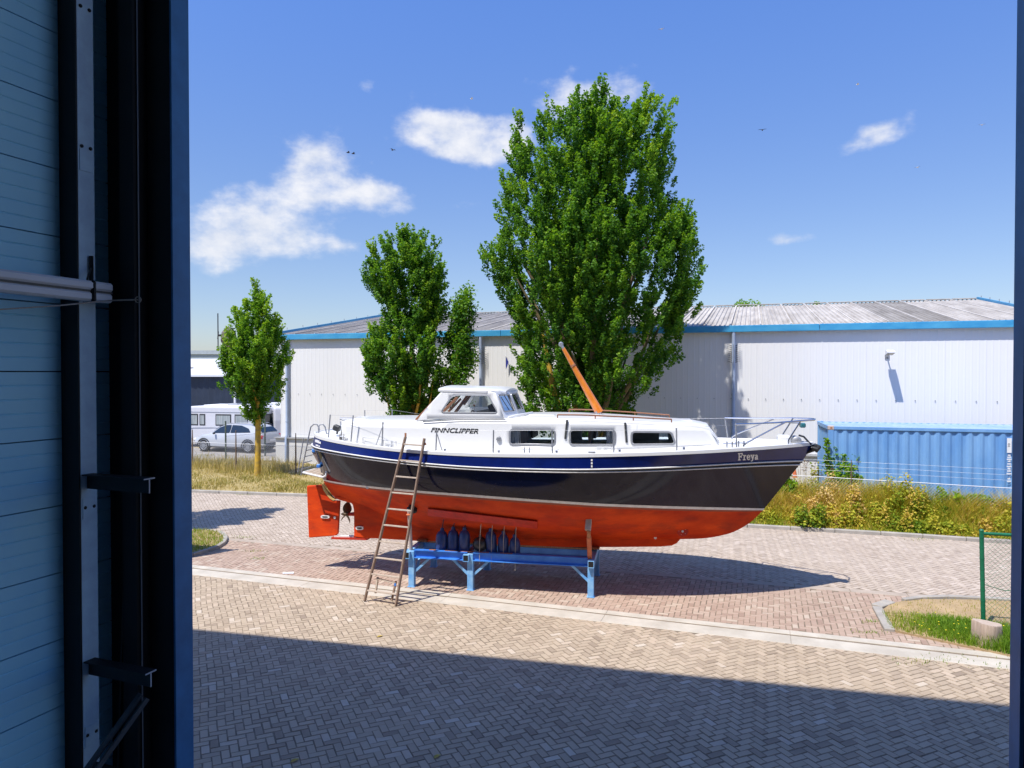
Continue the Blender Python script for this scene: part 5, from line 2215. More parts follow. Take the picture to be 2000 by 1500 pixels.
# green post and rail with wire mesh
gp = G(1921, 1232)
green = M('green_coated_steel', (0.008, 0.15, 0.07), .45, var=.15, scale=6)
fence_g = tag(empty('green_fence', (gp.x, gp.y, 0)), 'green steel fence post and top rail with wire mesh in the right grass patch', 'fence')
ztop = at(1917, 1037, gp.y).z
gd = Vector((.965, -.26, 0))
tiltv = Vector((at(1917, 1037, gp.y).x - gp.x, 0, ztop))
MB().tube([(0, 0, -.05), tiltv], .034, 12).build('post', green, fence_g, smooth=True)
MB().lathe([(.036, 0), (.036, .012), (.02, .03)], 12, tiltv, 'z').build('post_cap', green, fence_g)
MB().tube([tiltv - Vector((0, 0, .04)), tiltv - Vector((0, 0, .04)) + gd * 2.6], .026, 10).build('top_rail', green, fence_g, smooth=True)
MB().tube([gd * 2.6 + Vector((0, 0, -.05)), gd * 2.6 + Vector((0, 0, ztop))], .034, 12).build('post', green, fence_g, smooth=True)
for k in range(9):
    z = .15 + k * (ztop - .25) / 8
    MB().tube([tiltv * (z / ztop) + Vector((.0, 0, -.012)), tiltv * (z / ztop) + Vector((0, 0, .012))], .037, 12).build('tie_band', green, fence_g)


def chain_mesh(A, d, length, z0, z1, cell, r):
    """diamond wire netting: zigzag wires from straight three-sided rods"""
    m = MB()
    H = z1 - z0
    nrm = Vector((-d.y, d.x, 0))
    k = -H
    while k < length:
        for sg in (1, -1):
            a0, a1 = k, k + H
            if sg < 0:
                a0, a1 = a1, a0
            t0, t1 = 0.0, 1.0
            for lim, sd in ((0.0, 1), (length, -1)):
                va, vb = a0 + (a1 - a0) * t0, a0 + (a1 - a0) * t1
                if (va - lim) * sd < 0 and (vb - lim) * sd < 0:
                    t0 = t1 = None
                    break
                if (va - lim) * sd < 0:
                    t0 = t0 + (lim - va) / (vb - va) * (t1 - t0)
                elif (vb - lim) * sd < 0:
                    t1 = t0 + (lim - va) / (vb - va) * (t1 - t0)
            if t0 is None:
                continue
            p = A + d * (a0 + (a1 - a0) * t0) + Vector((0, 0, z0 + H * t0)) + nrm * (.002 * sg)
            q = A + d * (a0 + (a1 - a0) * t1) + Vector((0, 0, z0 + H * t1)) + nrm * (.002 * sg)
            if (q - p).length > .02:
                m.tube([p, q], r, 3, cap=False)
        k += cell
    return m


chain_mesh(Vector((.03, -.0, 0)), gd, 2.55, .04, ztop - .05, .075, .0022).build('wire_mesh', green, fence_g, fix=False)['kind'] = 'stuff'
MB().tube([tiltv * .47, tiltv * .45 + gd * .3 + Vector((0, 0, -.05)), tiltv * .45 + gd * 2.6], .006, 5).build('tension_wire', green, fence_g)

# screen panel left of the doorway, its corner shading the bay
scr = tag(empty('screen_panel', (-7.45, 16.06, 0)), 'grey board screen standing by the left grass island', 'screen')
for k in range(5):
    MB().bar((-.02 - k * .52, k * .12, 1.2), (-.52 - k * .52, .12 + k * .12, 1.2), .03, 2.35).build('panel', MAT['offwhite'], scr)
MB().box((0, 0, 1.22), (.06, .06, 2.44)).build('post', MAT['galv'], scr)
MB().box((-2.62, .61, 1.22), (.06, .06, 2.44)).build('post', MAT['galv'], scr)
# ================================================================ white warehouse across the road
WTH = math.atan(0.3346)
WX = Vector((math.cos(WTH), -math.sin(WTH), 0))
WY = Vector((math.sin(WTH), math.cos(WTH), 0))
WO = Vector((-10.45, 32.5 - .3346 * 0, 0))
WLEN, WDEP, EAVE, RIDGE = 29.6, 20.0, 5.82, 7.42
whs = tag(empty('warehouse', WO, -WTH), 'long white ribbed warehouse with blue eaves and grey corrugated roof', 'building')


def wl(px, py, d=0.0):
    """photo point on the front wall plane pushed d metres towards the road -> (along, height)"""
    r_ = ray(px, py)
    t = ((WO - WY * d) - E).dot(WY) / r_.dot(WY)
    p = E + r_ * t - WO
    return p.dot(WX), p.z


clad = M('white_ribbed_cladding', (0.765, 0.76, 0.75), 0.65, spec=.12, var=0.02, scale=.5, stretch=(1, 1, .25))
blue_fascia = M('blue_fascia', (0.035, 0.27, 0.52), 0.4, scale=1.2, col2=(0.09, 0.39, 0.60), stretch=(1, 1, 2))
fascia_dirty = blue_fascia


def ribs(x0, x1, z0, z1, y, pitch=.20, dep=.0035):
    top_, bot = [], []
    x = x0
    prof = [(0, 0), (.13, 0), (.15, -dep), (.18, -dep), (.20, 0)]
    while x < x1 - 1e-6:
        for a, b in prof[:-1]:
            if x + a <= x1:
                top_.append(Vector((x + a, y + b, z1)))
                bot.append(Vector((x + a, y + b, z0)))
        x += pitch
    top_.append(Vector((x1, y, z1)))
    bot.append(Vector((x1, y, z0)))
    return [bot, top_]


# front: panels of one metre with ribs, an upper and a lower course
xk = 0.0
while xk < WLEN - .05:
    xe = min(xk + 1.2, WLEN)
    m = MB()
    m.grid(ribs(xk + .0008, xe - .0008, 1.30, EAVE + .02, 0))
    m.build('cladding_sheet', clad, whs, fix=False)
    xk = xe
# solid core, plinth band standing proud
MB().box((WLEN / 2, WDEP / 2 + .03, EAVE / 2), (WLEN - .02, WDEP - .02, EAVE - .02)).build('wall_core', clad, whs)
m = MB()
m.box((WLEN / 2 - .12, -.05, .66), (WLEN + .24, .16, 1.16), b=.01)
m.build('plinth', M('white_plinth_board', (.66, .65, .63), .6, var=.06, scale=1), whs)
MB().box((WLEN / 2 - .12, -.09, 1.265), (WLEN + .28, .26, .04)).build('plinth_cap', M('plinth_flashing', (.34, .34, .34), .6), whs)
MB().box((WLEN / 2 - .12, -.02, .04), (WLEN + .1, .10, .10)).build('plinth_foot', M('dark_foot', (.05, .045, .04), .8), whs)
# left gable wall
g = [(0, 0, 0), (0, WDEP, 0), (0, WDEP, EAVE), (0, WDEP / 2, RIDGE - .1), (0, 0, EAVE)]
MB().prism([Vector(p) + Vector((-.02, .02, 0)) for p in g], (-.05, 0, 0)).build('gable_wall', clad, whs)
MB().prism([Vector(p) + Vector((WLEN + .02, .02, 0)) for p in g], (.05, 0, 0)).build('gable_wall', clad, whs)
# roof sheets with standing ribs
tones = []
for q in range(8):
    b = .235 + .040 * q
    tones.append(M('weathered_roof_sheet', (b * .80, b * .73, b * .65), .9, scale=1.6, col2=(b * 1.25, b * 1.17, b * 1.06), stretch=(1.4, .25, 1), bump=.2, bscale=20))
sl = Vector((0, WDEP / 2, RIDGE - EAVE))
rr = random.Random(3)
n_sh = 29
for k in range(n_sh):
    x0, x1 = -.25 + k * (WLEN + .5) / n_sh, -.25 + (k + 1) * (WLEN + .5) / n_sh
    for hs in (0, 1):
        prof = []
        w = x1 - x0
        for j in range(6):
            xa = x0 + w * j / 6
            prof += [(xa + .004, 0), (xa + w / 6 * .55, .0), (xa + w / 6 * .7, .045), (xa + w / 6 * .9, .045)]
        prof.append((x1 - .004, 0))
        dz = rr.uniform(0, .012)
        if hs == 0:
            r0 = [Vector((a, -.13, EAVE + .06 + b + dz)) for a, b in prof]
            r1 = [Vector((a, WDEP / 2, RIDGE + .06 + b + dz)) for a, b in prof]
        else:
            r0 = [Vector((a, WDEP / 2, RIDGE + .06 + b + dz)) for a, b in prof]
            r1 = [Vector((a, WDEP + .38, EAVE + .06 + b + dz)) for a, b in prof]
        tq = 5 if k > 8 else 3
        tq = min(7, max(0, tq + rr.choice((-1, 0, 0, 1))))
        if k in (24, 25):
            tq = 1
        MB().grid([r0, r1]).build('roof_sheet', tones[tq], whs, fix=False)
    if k:
        MB().bar((x0, -.13, EAVE + .11), (x0, WDEP / 2, RIDGE + .11), .05, .07).build('sheet_lap', tones[7], whs)
    MB().bar((x0 + .05, WDEP / 2 - .08, RIDGE + .14), (x1 - .05, WDEP / 2 - .08, RIDGE + .14), .25, .035).build('ridge_cap', tones[6], whs)
# blue fascia gutter in lengths
fx = [-.32, 5.0, 10.6, wl(1600, 640)[0], WLEN + .32]
for a, b in zip(fx[:-1], fx[1:]):
    o = MB().box(((a + b) / 2, -.15, EAVE - .02), (b - a - .012, .10, .24), b=.012).build('eaves_gutter', blue_fascia, whs)
    MB().box(((a + b) / 2, -.05, EAVE - .06), (b - a - .012, .09, .02)).build('soffit', M('soffit_white', (.6, .6, .62), .6), o)
for x0 in (-.30, WLEN + .30):
    MB().bar((x0, -.15, EAVE + .10), (x0, WDEP / 2, RIDGE + .11), .06, .20).build('verge_trim', blue_fascia, whs)
    MB().bar((x0, WDEP / 2, RIDGE + .11), (x0, WDEP + .4, EAVE + .10), .06, .20).build('verge_trim', blue_fascia, whs)
m = MB()
for q in np.linspace(.12, .95, 8):
    p = Vector((-.30, -.40, EAVE + .2)).lerp(Vector((-.30, WDEP / 2, RIDGE + .2)), q)
    m.tube([p, p + Vector((0, 0, .09))], .015, 5)
    p2 = p + Vector((WLEN + .6, 0, 0))
    m.tube([p2, p2 + Vector((0, 0, .09))], .015, 5)
m.build('verge_bolts', MAT['galv'], whs)
# downpipes
pipe_m = M('grey_blue_downpipe', (.36, .43, .56), .4, var=.08)
for px, pyt, pyb in ((560, 662, 905), (939, 660, 905), (1433, 652, 930)):
    x, zt = wl(px, pyt, .12)
    o = MB().tube([(x, -.13, EAVE - .15), (x, -.12, EAVE - .5), (x, -.12, EAVE - .7), (x, -.12, 1.4), (x, -.20, 1.25), (x, -.20, .05)], .065, 10).build('downpipe', pipe_m, whs, smooth=True)
    for z in (2.0, 3.4, 4.8):
        MB().tube([(x, -.12, z - .02), (x, -.12, z + .02)], .075, 10).build('bracket', pipe_m, o)
    if px > 900:
        m = MB()
        for z in np.linspace(4.55, 5.15, 9):
            for a in range(0, 360, 45):
                d = Vector((math.cos(R(a)), math.sin(R(a)), .35))
                c_ = Vector((x, -.12, z))
                if d.y > .75:
                    continue
                m.tube([c_ + d * .06, c_ + d * .24], .006, 3)
        m.build('climbing_spikes', MAT['dark'], o)
# row of screws along the cladding joint
m = MB()
for k in range(int(WLEN / .6)):
    m.box((.3 + k * .6, -.024, 3.25), (.03, .012, .03))
m.build('cladding_screws', MAT['grey'], whs)
# floodlight on its arm (hangs on the wall)
x, z = wl(1733, 693, .05)
fl = tag(empty('wall_floodlight', WO + WX * x + Vector((0, 0, z)), -WTH), 'white floodlight on a short arm fixed to the white warehouse wall', 'lamp')
MB().box((0, -.01, -.06), (.14, .05, .14)).build('wall_plate', MAT['grey'], fl)
MB().tube([(0, -.03, -.08), (.0, -.25, -.04), (.02, -.42, .08)], .022, 8).build('arm', MAT['grey'], fl, smooth=True)
m = MB()
m.prism([(-.11, -.80, .05), (-.11, -.34, -.01), (-.11, -.30, .13), (-.11, -.50, .15), (-.11, -.80, .08)], (.23, 0, 0))
hd = m.build('lamp_head', MAT['white'], fl)
MB().prism([(-.10, -.78, .035), (-.10, -.36, -.024), (-.10, -.36, -.012), (-.10, -.78, .045)], (.21, 0, 0)).build('lens', M('amber_dull_lens', (.35, .28, .16), .3), hd)
# small blue pennant on the wall
x, z = wl(990, 708, .15)
pn = tag(empty('pennant', WO + WX * x - WY * .15 + Vector((0, 0, z)), -WTH), 'small dark blue pennant hanging by the white warehouse wall', 'pennant')
MB().prism([(-.04, 0, .22), (.07, 0, .02), (-.02, 0, -.25), (-.05, 0, -.1)], (0, .015, 0)).build('cloth', M('blue_cloth', (.02, .03, .25), .8), pn)
MB().tube([(-.045, .0, -.27), (-.045, 0, .26)], .008, 5).build('staff', MAT['grey'], pn)
MB().bar((-.045, 0, .2), (-.045, .16, .2), .01, .01).build('bracket', MAT['grey'], pn)

# ================================================================ blue shipping container
CTH = R(15.5)
CX = Vector((math.cos(CTH), -math.sin(CTH), 0))
CY = Vector((math.sin(CTH), math.cos(CTH), 0))
c0 = at(1618, 832, 21.75)
CO = Vector((c0.x, c0.y, 0))
CH = c0.z
con = tag(empty('shipping_container', CO, -CTH), 'blue corrugated shipping container behind the weeds before the warehouse', 'container')
cblue = M('container_blue', (0.125, 0.30, 0.60), .5, scale=1.1, col2=(0.22, 0.42, 0.69), bump=.08, bscale=6, stretch=(1.5, 1.5, .5))
cdark = M('container_blue_rail', (0.085, 0.24, 0.60), .5, var=.2, scale=2)
CL, CW = 6.06, 2.34


def corr(a, b, axis, z0, z1, y, dep=.036, pitch=.278):
    r0, r1 = [], []
    x = a
    while x < b - .001:
        for q, d in ((0, 0), (.07, 0), (.139, dep), (.209, dep)):
            xx = x + q
            if xx <= b:
                p = Vector((xx, y + d, 0)) if axis == 'x' else Vector((y + d, xx, 0))
                r0.append(p + Vector((0, 0, z0)))
                r1.append(p + Vector((0, 0, z1)))
        x += pitch
    return [r0, r1]


z0 = .15
MB().grid(corr(.16, CL - .16, 'x', z0 + .14, CH - .10, .02)).build('side_panel', cblue, con, fix=False)
MB().grid(corr(.16, CL - .16, 'x', z0 + .14, CH - .10, CW - .06)).build('side_panel', cblue, con, fix=False)
MB().grid(corr(.1, CW - .1, 'y', z0 + .14, CH - .10, .03, .03)).build('end_panel', cblue, con, fix=False)
MB().grid(corr(.1, CW - .1, 'y', z0 + .14, CH - .10, CL - .06, .03)).build('end_panel', cblue, con, fix=False)
rows = [[], []]
x = .12
while x < CL - .12:
    for q, d in ((0, 0), (.06, 0), (.10, .022), (.17, .022)):
        if x + q < CL - .1:
            rows[0].append(Vector((x + q, .06, CH - .035 + d)))
            rows[1].append(Vector((x + q, CW - .06, CH - .035 + d)))
    x += .21
MB().grid(rows).build('roof_panel', M('container_roof_blue', (.22, .36, .64), .6, scale=1, col2=(.34, .46, .68)), con, fix=False)
for y in (0.03, CW - .03):
    MB().box((CL / 2, y, CH - .055), (CL - .32, .06, .085)).build('top_rail', cblue, con)
    MB().box((CL / 2, y, z0 + .07), (CL - .32, .06, .14)).build('bottom_rail', cdark, con)
for x in (.03, CL - .03):
    MB().box((x, CW / 2, CH - .06), (.06, CW - .32, .11)).build('top_rail', cblue, con)
    MB().box((x, CW / 2, z0 + .07), (.06, CW - .32, .14)).build('bottom_rail', cdark, con)
for x in (.08, CL - .08):
    for y in (.08, CW - .08):
        MB().box((x, y, (CH + z0) / 2), (.155, .155, CH - z0 - .24), b=.01).build('corner_post', cblue, con)
        for z in (z0 + .06, CH - .055):
            o = MB().box((x, y, z), (.17, .17, .12), b=.012).build('corner_casting', MAT['pipe'] if (x < 1 and y < 1 and z > 1) else cdark, con)
            sx = -1 if x < 1 else 1
            sy = -1 if y < 1 else 1
            MB().box((x, y + sy * .086, z), (.06, .004, .05)).build('casting_hole', MAT['rust'], o)
MB().box((CL / 2, CW / 2, z0 + .12), (CL - .2, CW - .2, .05)).build('floor', cdark, con)
for (x, y) in ((.1, .1), (CL - .1, .1), (.1, CW - .1), (CL - .1, CW - .1)):
    MB().box((x, y, z0 / 2), (.25, .25, z0 - .01)).build('support_block', MAT['kerb'], con)
# white plate and upright code near the right end: too small to read
px_s = 0
r_ = ray(1971, 870)
t = (CO - E).dot(CY) / r_.dot(CY)
p = E + r_ * t - CO
lx = p.dot(CX)
MB().box((lx, -.012, at(1971, 870, (E + r_ * t).y).z), (.115, .006, .42)).build('white_plate', MAT['white'], con)
m = MB()
yq = (E + r_ * t).y
for k, py in enumerate((889, 893, 897, 901, 906, 911, 915, 920, 925, 935, 940)):
    zc = at(1971, py, yq).z
    wv = .035 + .012 * ((k * 7) % 3)
    m.box((lx, -.010, zc), (wv * 2, .004, .035))
    if k % 2:
        m.box((lx + wv * .5, -.010, zc + .024), (.02, .004, .02))
m.build('code_marks', MAT['white'], con)
m = MB()
for k in range(4):
    m.box((lx - .01, -.0165, at(1971, 866, yq).z - .03 * k), (.04 + .02 * (k % 2), .003, .011))
m.build('plate_print', MAT['dark'], con)

# ================================================================ chain link fence along the verge
FZ = 1.12
def fp(px, Y):
    return Vector(((px - 1000) / FPX * Y, Y, 0))


fa, fb = fp(300, 31.6), fp(577, 29.1)
fc, fd, fe = fp(1180, 23.2), fp(1590, 20.6), fp(2080, 18.0)
wire_m = MAT['galv']
fen = tag(empty('chain_link_fence'), 'low chain link fence with barbed wires along the verge before warehouse and container', 'fence')
postm = M('rusty_brown_post', (.16, .11, .075), .8, var=.3, scale=10)
grpost = M('grey_green_post', (.10, .13, .10), .7, var=.3, scale=10)
path = [fa, fb, fc, fd, fe]
HT = 1.22
for k, px in enumerate((375, 460, 577, 700, 830, 960, 1090, 1230, 1370, 1500, 1664, 2010)):
    for a, b in zip(path[:-1], path[1:]):
        ta, tb_ = (a.x / a.y) * FPX + 1000, (b.x / b.y) * FPX + 1000
        if ta <= px <= tb_:
            q = (px - 1000) / FPX
            u = (q * a.y - a.x) / ((b.x - a.x) - q * (b.y - a.y))
            p = a.lerp(b, u)
            hgt = 1.75 if k != 1 else 1.78
            rs_ = [.035, .03, .018] if px < 1600 else [.016, .014, .010]
            MB().tube([(p.x, p.y, 0), (p.x, p.y, HT), (p.x, p.y, hgt)], rs_, 8).build('post', postm, fen, smooth=True)
for a, b in zip(path[:-1], path[1:]):
    d = (b - a)
    L_ = d.length
    d.normalize()
    chain_mesh(a, d, L_, .08, HT, .085, .0028).build('wire_mesh', wire_m, fen, fix=False)['kind'] = 'stuff'
    for zz, rw in ((HT, .010), (1.42, .0026), (1.56, .0026), (1.70, .0026)):
        if zz > HT and b is fb:
            continue
        n_ = max(2, int(L_ / .5))
        pts = [a.lerp(b, i / n_) + Vector((0, 0, zz - .008 * math.sin(math.pi * ((i * .5) % 2.4) / 2.4))) for i in range(n_ + 1)]
        MB().tube(pts, rw, 5).build('fence_wire', MAT['offwhite'] if zz == HT else wire_m, fen)
fen2 = tag(empty('yard_fence'), 'second chain link fence running back between the parked car and the warehouse', 'fence')
p1, p2, p3 = fp(440, 32.7), fp(517, 34.6), fp(549, 33.4)
for p in (p1, p2):
    MB().tube([(p.x, p.y, 0.1), (p.x, p.y, 2.0)], .04, 8).build('post', grpost, fen2, smooth=True)
for a, b in ((p1, p2), (p2, p3)):
    d = (b - a)
    L_ = d.length
    d.normalize()
    chain_mesh(a, d, L_, .15, 1.3, .085, .0026).build('wire_mesh', wire_m, fen2, fix=False)['kind'] = 'stuff'
    MB().tube([a + Vector((0, 0, 1.3)), b + Vector((0, 0, 1.3))], .008, 5).build('fence_wire', wire_m, fen2)

# ================================================================ dark hall, far sheds and a mill at the left
db = tag(empty('dark_hall', (-24, 60, 0)), 'dark blue ribbed hall with a pale roof behind the caravan', 'building')
dmat = M('dark_blue_cladding', (.018, .03, .055), .6, var=.2, scale=1)
m = MB()
m.grid(ribs(-14, 9, 0, 3.95, 0, .5, .05))
m.build('front_wall', dmat, db, fix=False)
MB().box((-2.5, 8, 1.95), (22.9, 15.9, 3.9)).build('wall_core', dmat, db)
pale = M('pale_sheet_roof', (.62, .62, .63), .6, var=.08, scale=1.2)
for k in range(12):
    a, b = -14.4 + k * 2, -12.42 + k * 2
    MB().bar(((a + b) / 2, -.3, 4.0), ((a + b) / 2, 8, 5.5), 1.98, .06).build('roof_sheet', pale, db)
    MB().bar(((a + b) / 2, 8, 5.5), ((a + b) / 2, 16.3, 4.0), 1.98, .06).build('roof_sheet', pale, db)
MB().bar((-12, -.34, 4.75), (-4, 3.0, 4.65), .5, .05).build('roof_streak', M('brown_stain_strip', (.30, .24, .19), .8), db)
MB().box((-2.5, -.33, 3.93), (23.6, .12, .12)).build('gutter', MAT['offwhite'], db)
x = -1.0
fs2 = tag(empty('far_shed', (-42, 95, 0)), 'far pale green flat shed behind the dark hall roof', 'building')
MB().box((4, 5, 3.45), (40, 10, 6.9)).build('wall', M('pale_green_grey', (.34, .40, .40), .7), fs2)
MB().box((4, -.06, 6.9), (40.3, .2, .5)).build('roof_edge', M('grey_roof_edge', (.40, .45, .46), .7), fs2)
MB().tube([(7.0, 2, 6.9), (7.0, 2, 8.2)], .35, 8).build('vent_pipe', MAT['grey'], fs2)
mp_ = at(459, 800, 55)
lp_ = tag(empty('light_pole', (mp_.x, 55, 0)), 'thin white pole standing before the dark hall', 'pole')
MB().tube([(0, 0, 0), (0, 0, 4.2)], .09, 8).build('shaft', MAT['white'], lp_, smooth=True)
MB().box((0, 0, 4.25), (.3, .2, .1)).build('cap', MAT['grey'], lp_)
# mill
mc = at(447, 690, 150)
mill = tag(empty('windmill', (mc.x, 150, 0)), 'distant brown windmill with dark sails behind the small tree', 'windmill')
MB().lathe([(2.6, 0), (1.9, 6), (1.3, 10.5)], 12).build('tower', M('mill_brick', (.22, .15, .11), .8), mill)
MB().lathe([(1.5, 10.5), (1.6, 11.0), (1.4, 12.6), (.7, 13.6), (.1, 13.8)], 12).build('cap', M('mill_cap_thatch', (.16, .13, .13), .9), mill)
sh = Vector((-2.1, -.35, 12.0))
MB().tube([sh + Vector((2.0, .3, 0)), sh], .22, 8).build('sail_shaft', MAT['dark'], mill)
for k in range(4):
    a = R(6 + 90 * k)
    d = Vector((math.sin(a) * -.39, math.sin(a) * .92, math.cos(a)))
    d.normalize()
    m = MB()
    e = Vector((.92, .39, 0)).cross(d).normalized()
    m.bar(sh, sh + d * 4.6, .22, .22)
    for q in np.linspace(.8, 4.5, 12):
        m.bar(sh + d * q, sh + d * q + e * .8, .10, .10)
    m.bar(sh + d * .8 + e * .8, sh + d * 4.5 + e * .8, .12, .12)
    m.build('sail', MAT['dark'], mill)

# ================================================================ parked vehicles
paint = M('silver_white_car_paint', (.44, .46, .49), .25, var=.02, coat=.5)
tyre = MAT['black']


def wheel(parent, c, r, w, side, nsp=10):
    m = MB().lathe([(r * .62, -w / 2), (r * .93, -w / 2), (r, -w * .3), (r, w * .3), (r * .93, w / 2), (r * .62, w / 2)], 24, c, 'y')
    o = m.build('wheel', tyre, parent, smooth=True)
    m = MB()
    m.lathe([(r * .64, -.01), (r * .60, .02)], 20, (c[0], c[1] + side * w * .30, c[2]), 'y')
    m.build('wheel_disc', MAT['dark'], o)
    m = MB()
    yy = c[1] + side * (w * .5 + .004)
    for k in range(nsp):
        a = 2 * math.pi * k / nsp
        d = Vector((math.cos(a), 0, math.sin(a)))
        m.bar(Vector((c[0], yy, c[2])) + d * .04, Vector((c[0], yy, c[2])) + d * r * .62, .045, .02, up=(0, 1, 0))
    ring = [(c[0] + r * .63 * math.cos(a), yy, c[2] + r * .63 * math.sin(a)) for a in np.linspace(0, 2 * math.pi, 25)]
    m.tube(ring, .022, 6)
    m.lathe([(.06, -.01), (.05, .012)], 10, (c[0], yy, c[2]), 'y')
    m.build('rim', MAT['grey'], o)
    return o


cp = Vector((-.384 * 36.9, 36.9, .18))
car = tag(empty('parked_car', cp, R(180 - 17)), 'silver hatchback parked in front of the white caravan', 'car')
# x forward; the viewer looks at its left flank
stn = [(-2.10, .52, .86, .70, .42), (-2.02, .34, .98, .80, .60), (-1.6, .24, 1.02, .88, .80), (-.9, .20, 1.0, .90, .82), (0, .19, .97, .91, .83), (.9, .20, .93, .90, .82), (1.5, .24, .86, .88, .78), (1.95, .30, .70, .78, .60), (2.15, .42, .58, .62, .42)]
m = MB()
rows = []
for x, zb, zt, hw, hwt in stn:
    half = [Vector((x, 0, zb)), Vector((x, hw * .75, zb)), Vector((x, hw, zb + .12)), Vector((x, hw * 1.01, zb + (zt - zb) * .55)), Vector((x, hw * .97, zt - .06)), Vector((x, hwt, zt)), Vector((x, 0, zt + .02))]
    rows.append(half + [Vector((p.x, -p.y, p.z)) for p in half[-2:0:-1]])
m.grid(rows, close=True)
m.add(rows[0], [tuple(range(len(rows[0])))])
m.add(rows[-1], [tuple(range(len(rows[-1])))])
body = m.build('body', paint, car, smooth=True)
# cabin
cs = [(-1.95, 1.02, 1.02, .72), (-1.75, 1.0, 1.24, .68), (-1.35, .99, 1.40, .62), (-.5, .98, 1.45, .60), (.1, .96, 1.43, .60), (.55, .95, 1.28, .64), (1.05, .92, .93, .74)]
m = MB()
rows = []
for x, z0_, z1_, hw in cs:
    rows.append([Vector((x, .84, z0_ - .03)), Vector((x, hw + .09, z0_ + (z1_ - z0_) * .5)), Vector((x, hw, z1_ - .03)), Vector((x, hw * .8, z1_)), Vector((x, 0, z1_ + .01)), Vector((x, -hw * .8, z1_)), Vector((x, -hw, z1_ - .03)), Vector((x, -hw - .09, z0_ + (z1_ - z0_) * .5)), Vector((x, -.84, z0_ - .03))])
m.grid(rows)
m.add(rows[0], [tuple(range(9))])
m.build('roof', paint, car, smooth=True)


def car_win(name, pts, sg):
    # side glass just outside the cabin flank
    m = MB()
    q = []
    for x, z in pts:
        zs = np.interp(x, [c_[0] for c_ in cs], [c_[1] for c_ in cs])
        ze = np.interp(x, [c_[0] for c_ in cs], [c_[2] for c_ in cs])
        hw = np.interp(x, [c_[0] for c_ in cs], [c_[3] for c_ in cs])
        f = (z - zs) / max(.05, ze - zs)
        y = np.interp(f, [0, .5, 1], [.84, hw + .09, hw])
        q.append(Vector((x, sg * (y + .014), z)))
    m.add(q, [tuple(range(len(q)))])
    return m.build(name, MAT['carglass'], car, fix=False)


for sg in (1, -1):
    car_win('side_window', [(.82, .97), (.50, 1.24), (.12, 1.37), (-.18, 1.38), (-.18, 1.0)], sg)
    car_win('side_window', [(-.24, 1.0), (-.24, 1.38), (-.8, 1.36), (-1.25, 1.22), (-1.42, 1.05)], sg)
    for x in (1.32, -1.32):
        wheel(car, (x, sg * .80, .315), .315, .20, sg)
        m = MB()
        arch = [(x + .37 * math.cos(a), sg * .905, .315 + .37 * math.sin(a)) for a in np.linspace(-.2, math.pi + .2, 14)]
        m.tube(arch, .03, 6)
        m.build('wheel_arch', MAT['dark'], car)
    MB().box((-2.0, sg * .66, .80), (.16, .30, .20), b=.04).build('tail_lamp', M('red_tail_lamp', (.45, .01, .02), .2, coat=.5), car)
    MB().box((2.0, sg * .60, .60), (.22, .30, .13), b=.04).build('headlight', MAT['zinc'], car)
    MB().box((.62, sg * .98, .97), (.10, .16, .10), b=.03).build('wing_mirror', MAT['dark'], car)
    m = MB()
    m.bar((-1.5, sg * .60, 1.44), (.2, sg * .58, 1.47), .03, .02)
    m.build('roof_bar', MAT['grey'], car)
MB().add([Vector((.60, .52, 1.285)), Vector((1.02, .62, .95)), Vector((1.02, -.62, .95)), Vector((.60, -.52, 1.285))], [(0, 1, 2, 3)]).build('windscreen', MAT['carglass'], car, loc=(.012, 0, .012), fix=False)
MB().add([Vector((-1.72, .58, 1.26)), Vector((-1.96, .64, 1.03)), Vector((-1.96, -.64, 1.03)), Vector((-1.72, -.58, 1.26))], [(0, 1, 2, 3)]).build('rear_window', MAT['carglass'], car, loc=(-.014, 0, .010), fix=False)
MB().box((-2.13, 0, .62), (.02, .50, .11)).build('number_plate', MAT['offwhite'], car)
MB().box((-2.10, 0, .40), (.08, 1.3, .14), b=.03).build('rear_bumper', MAT['dark'], car)


MAT['caravan'] = M('caravan_pale_grey', (.58, .58, .61), .4, var=.03)


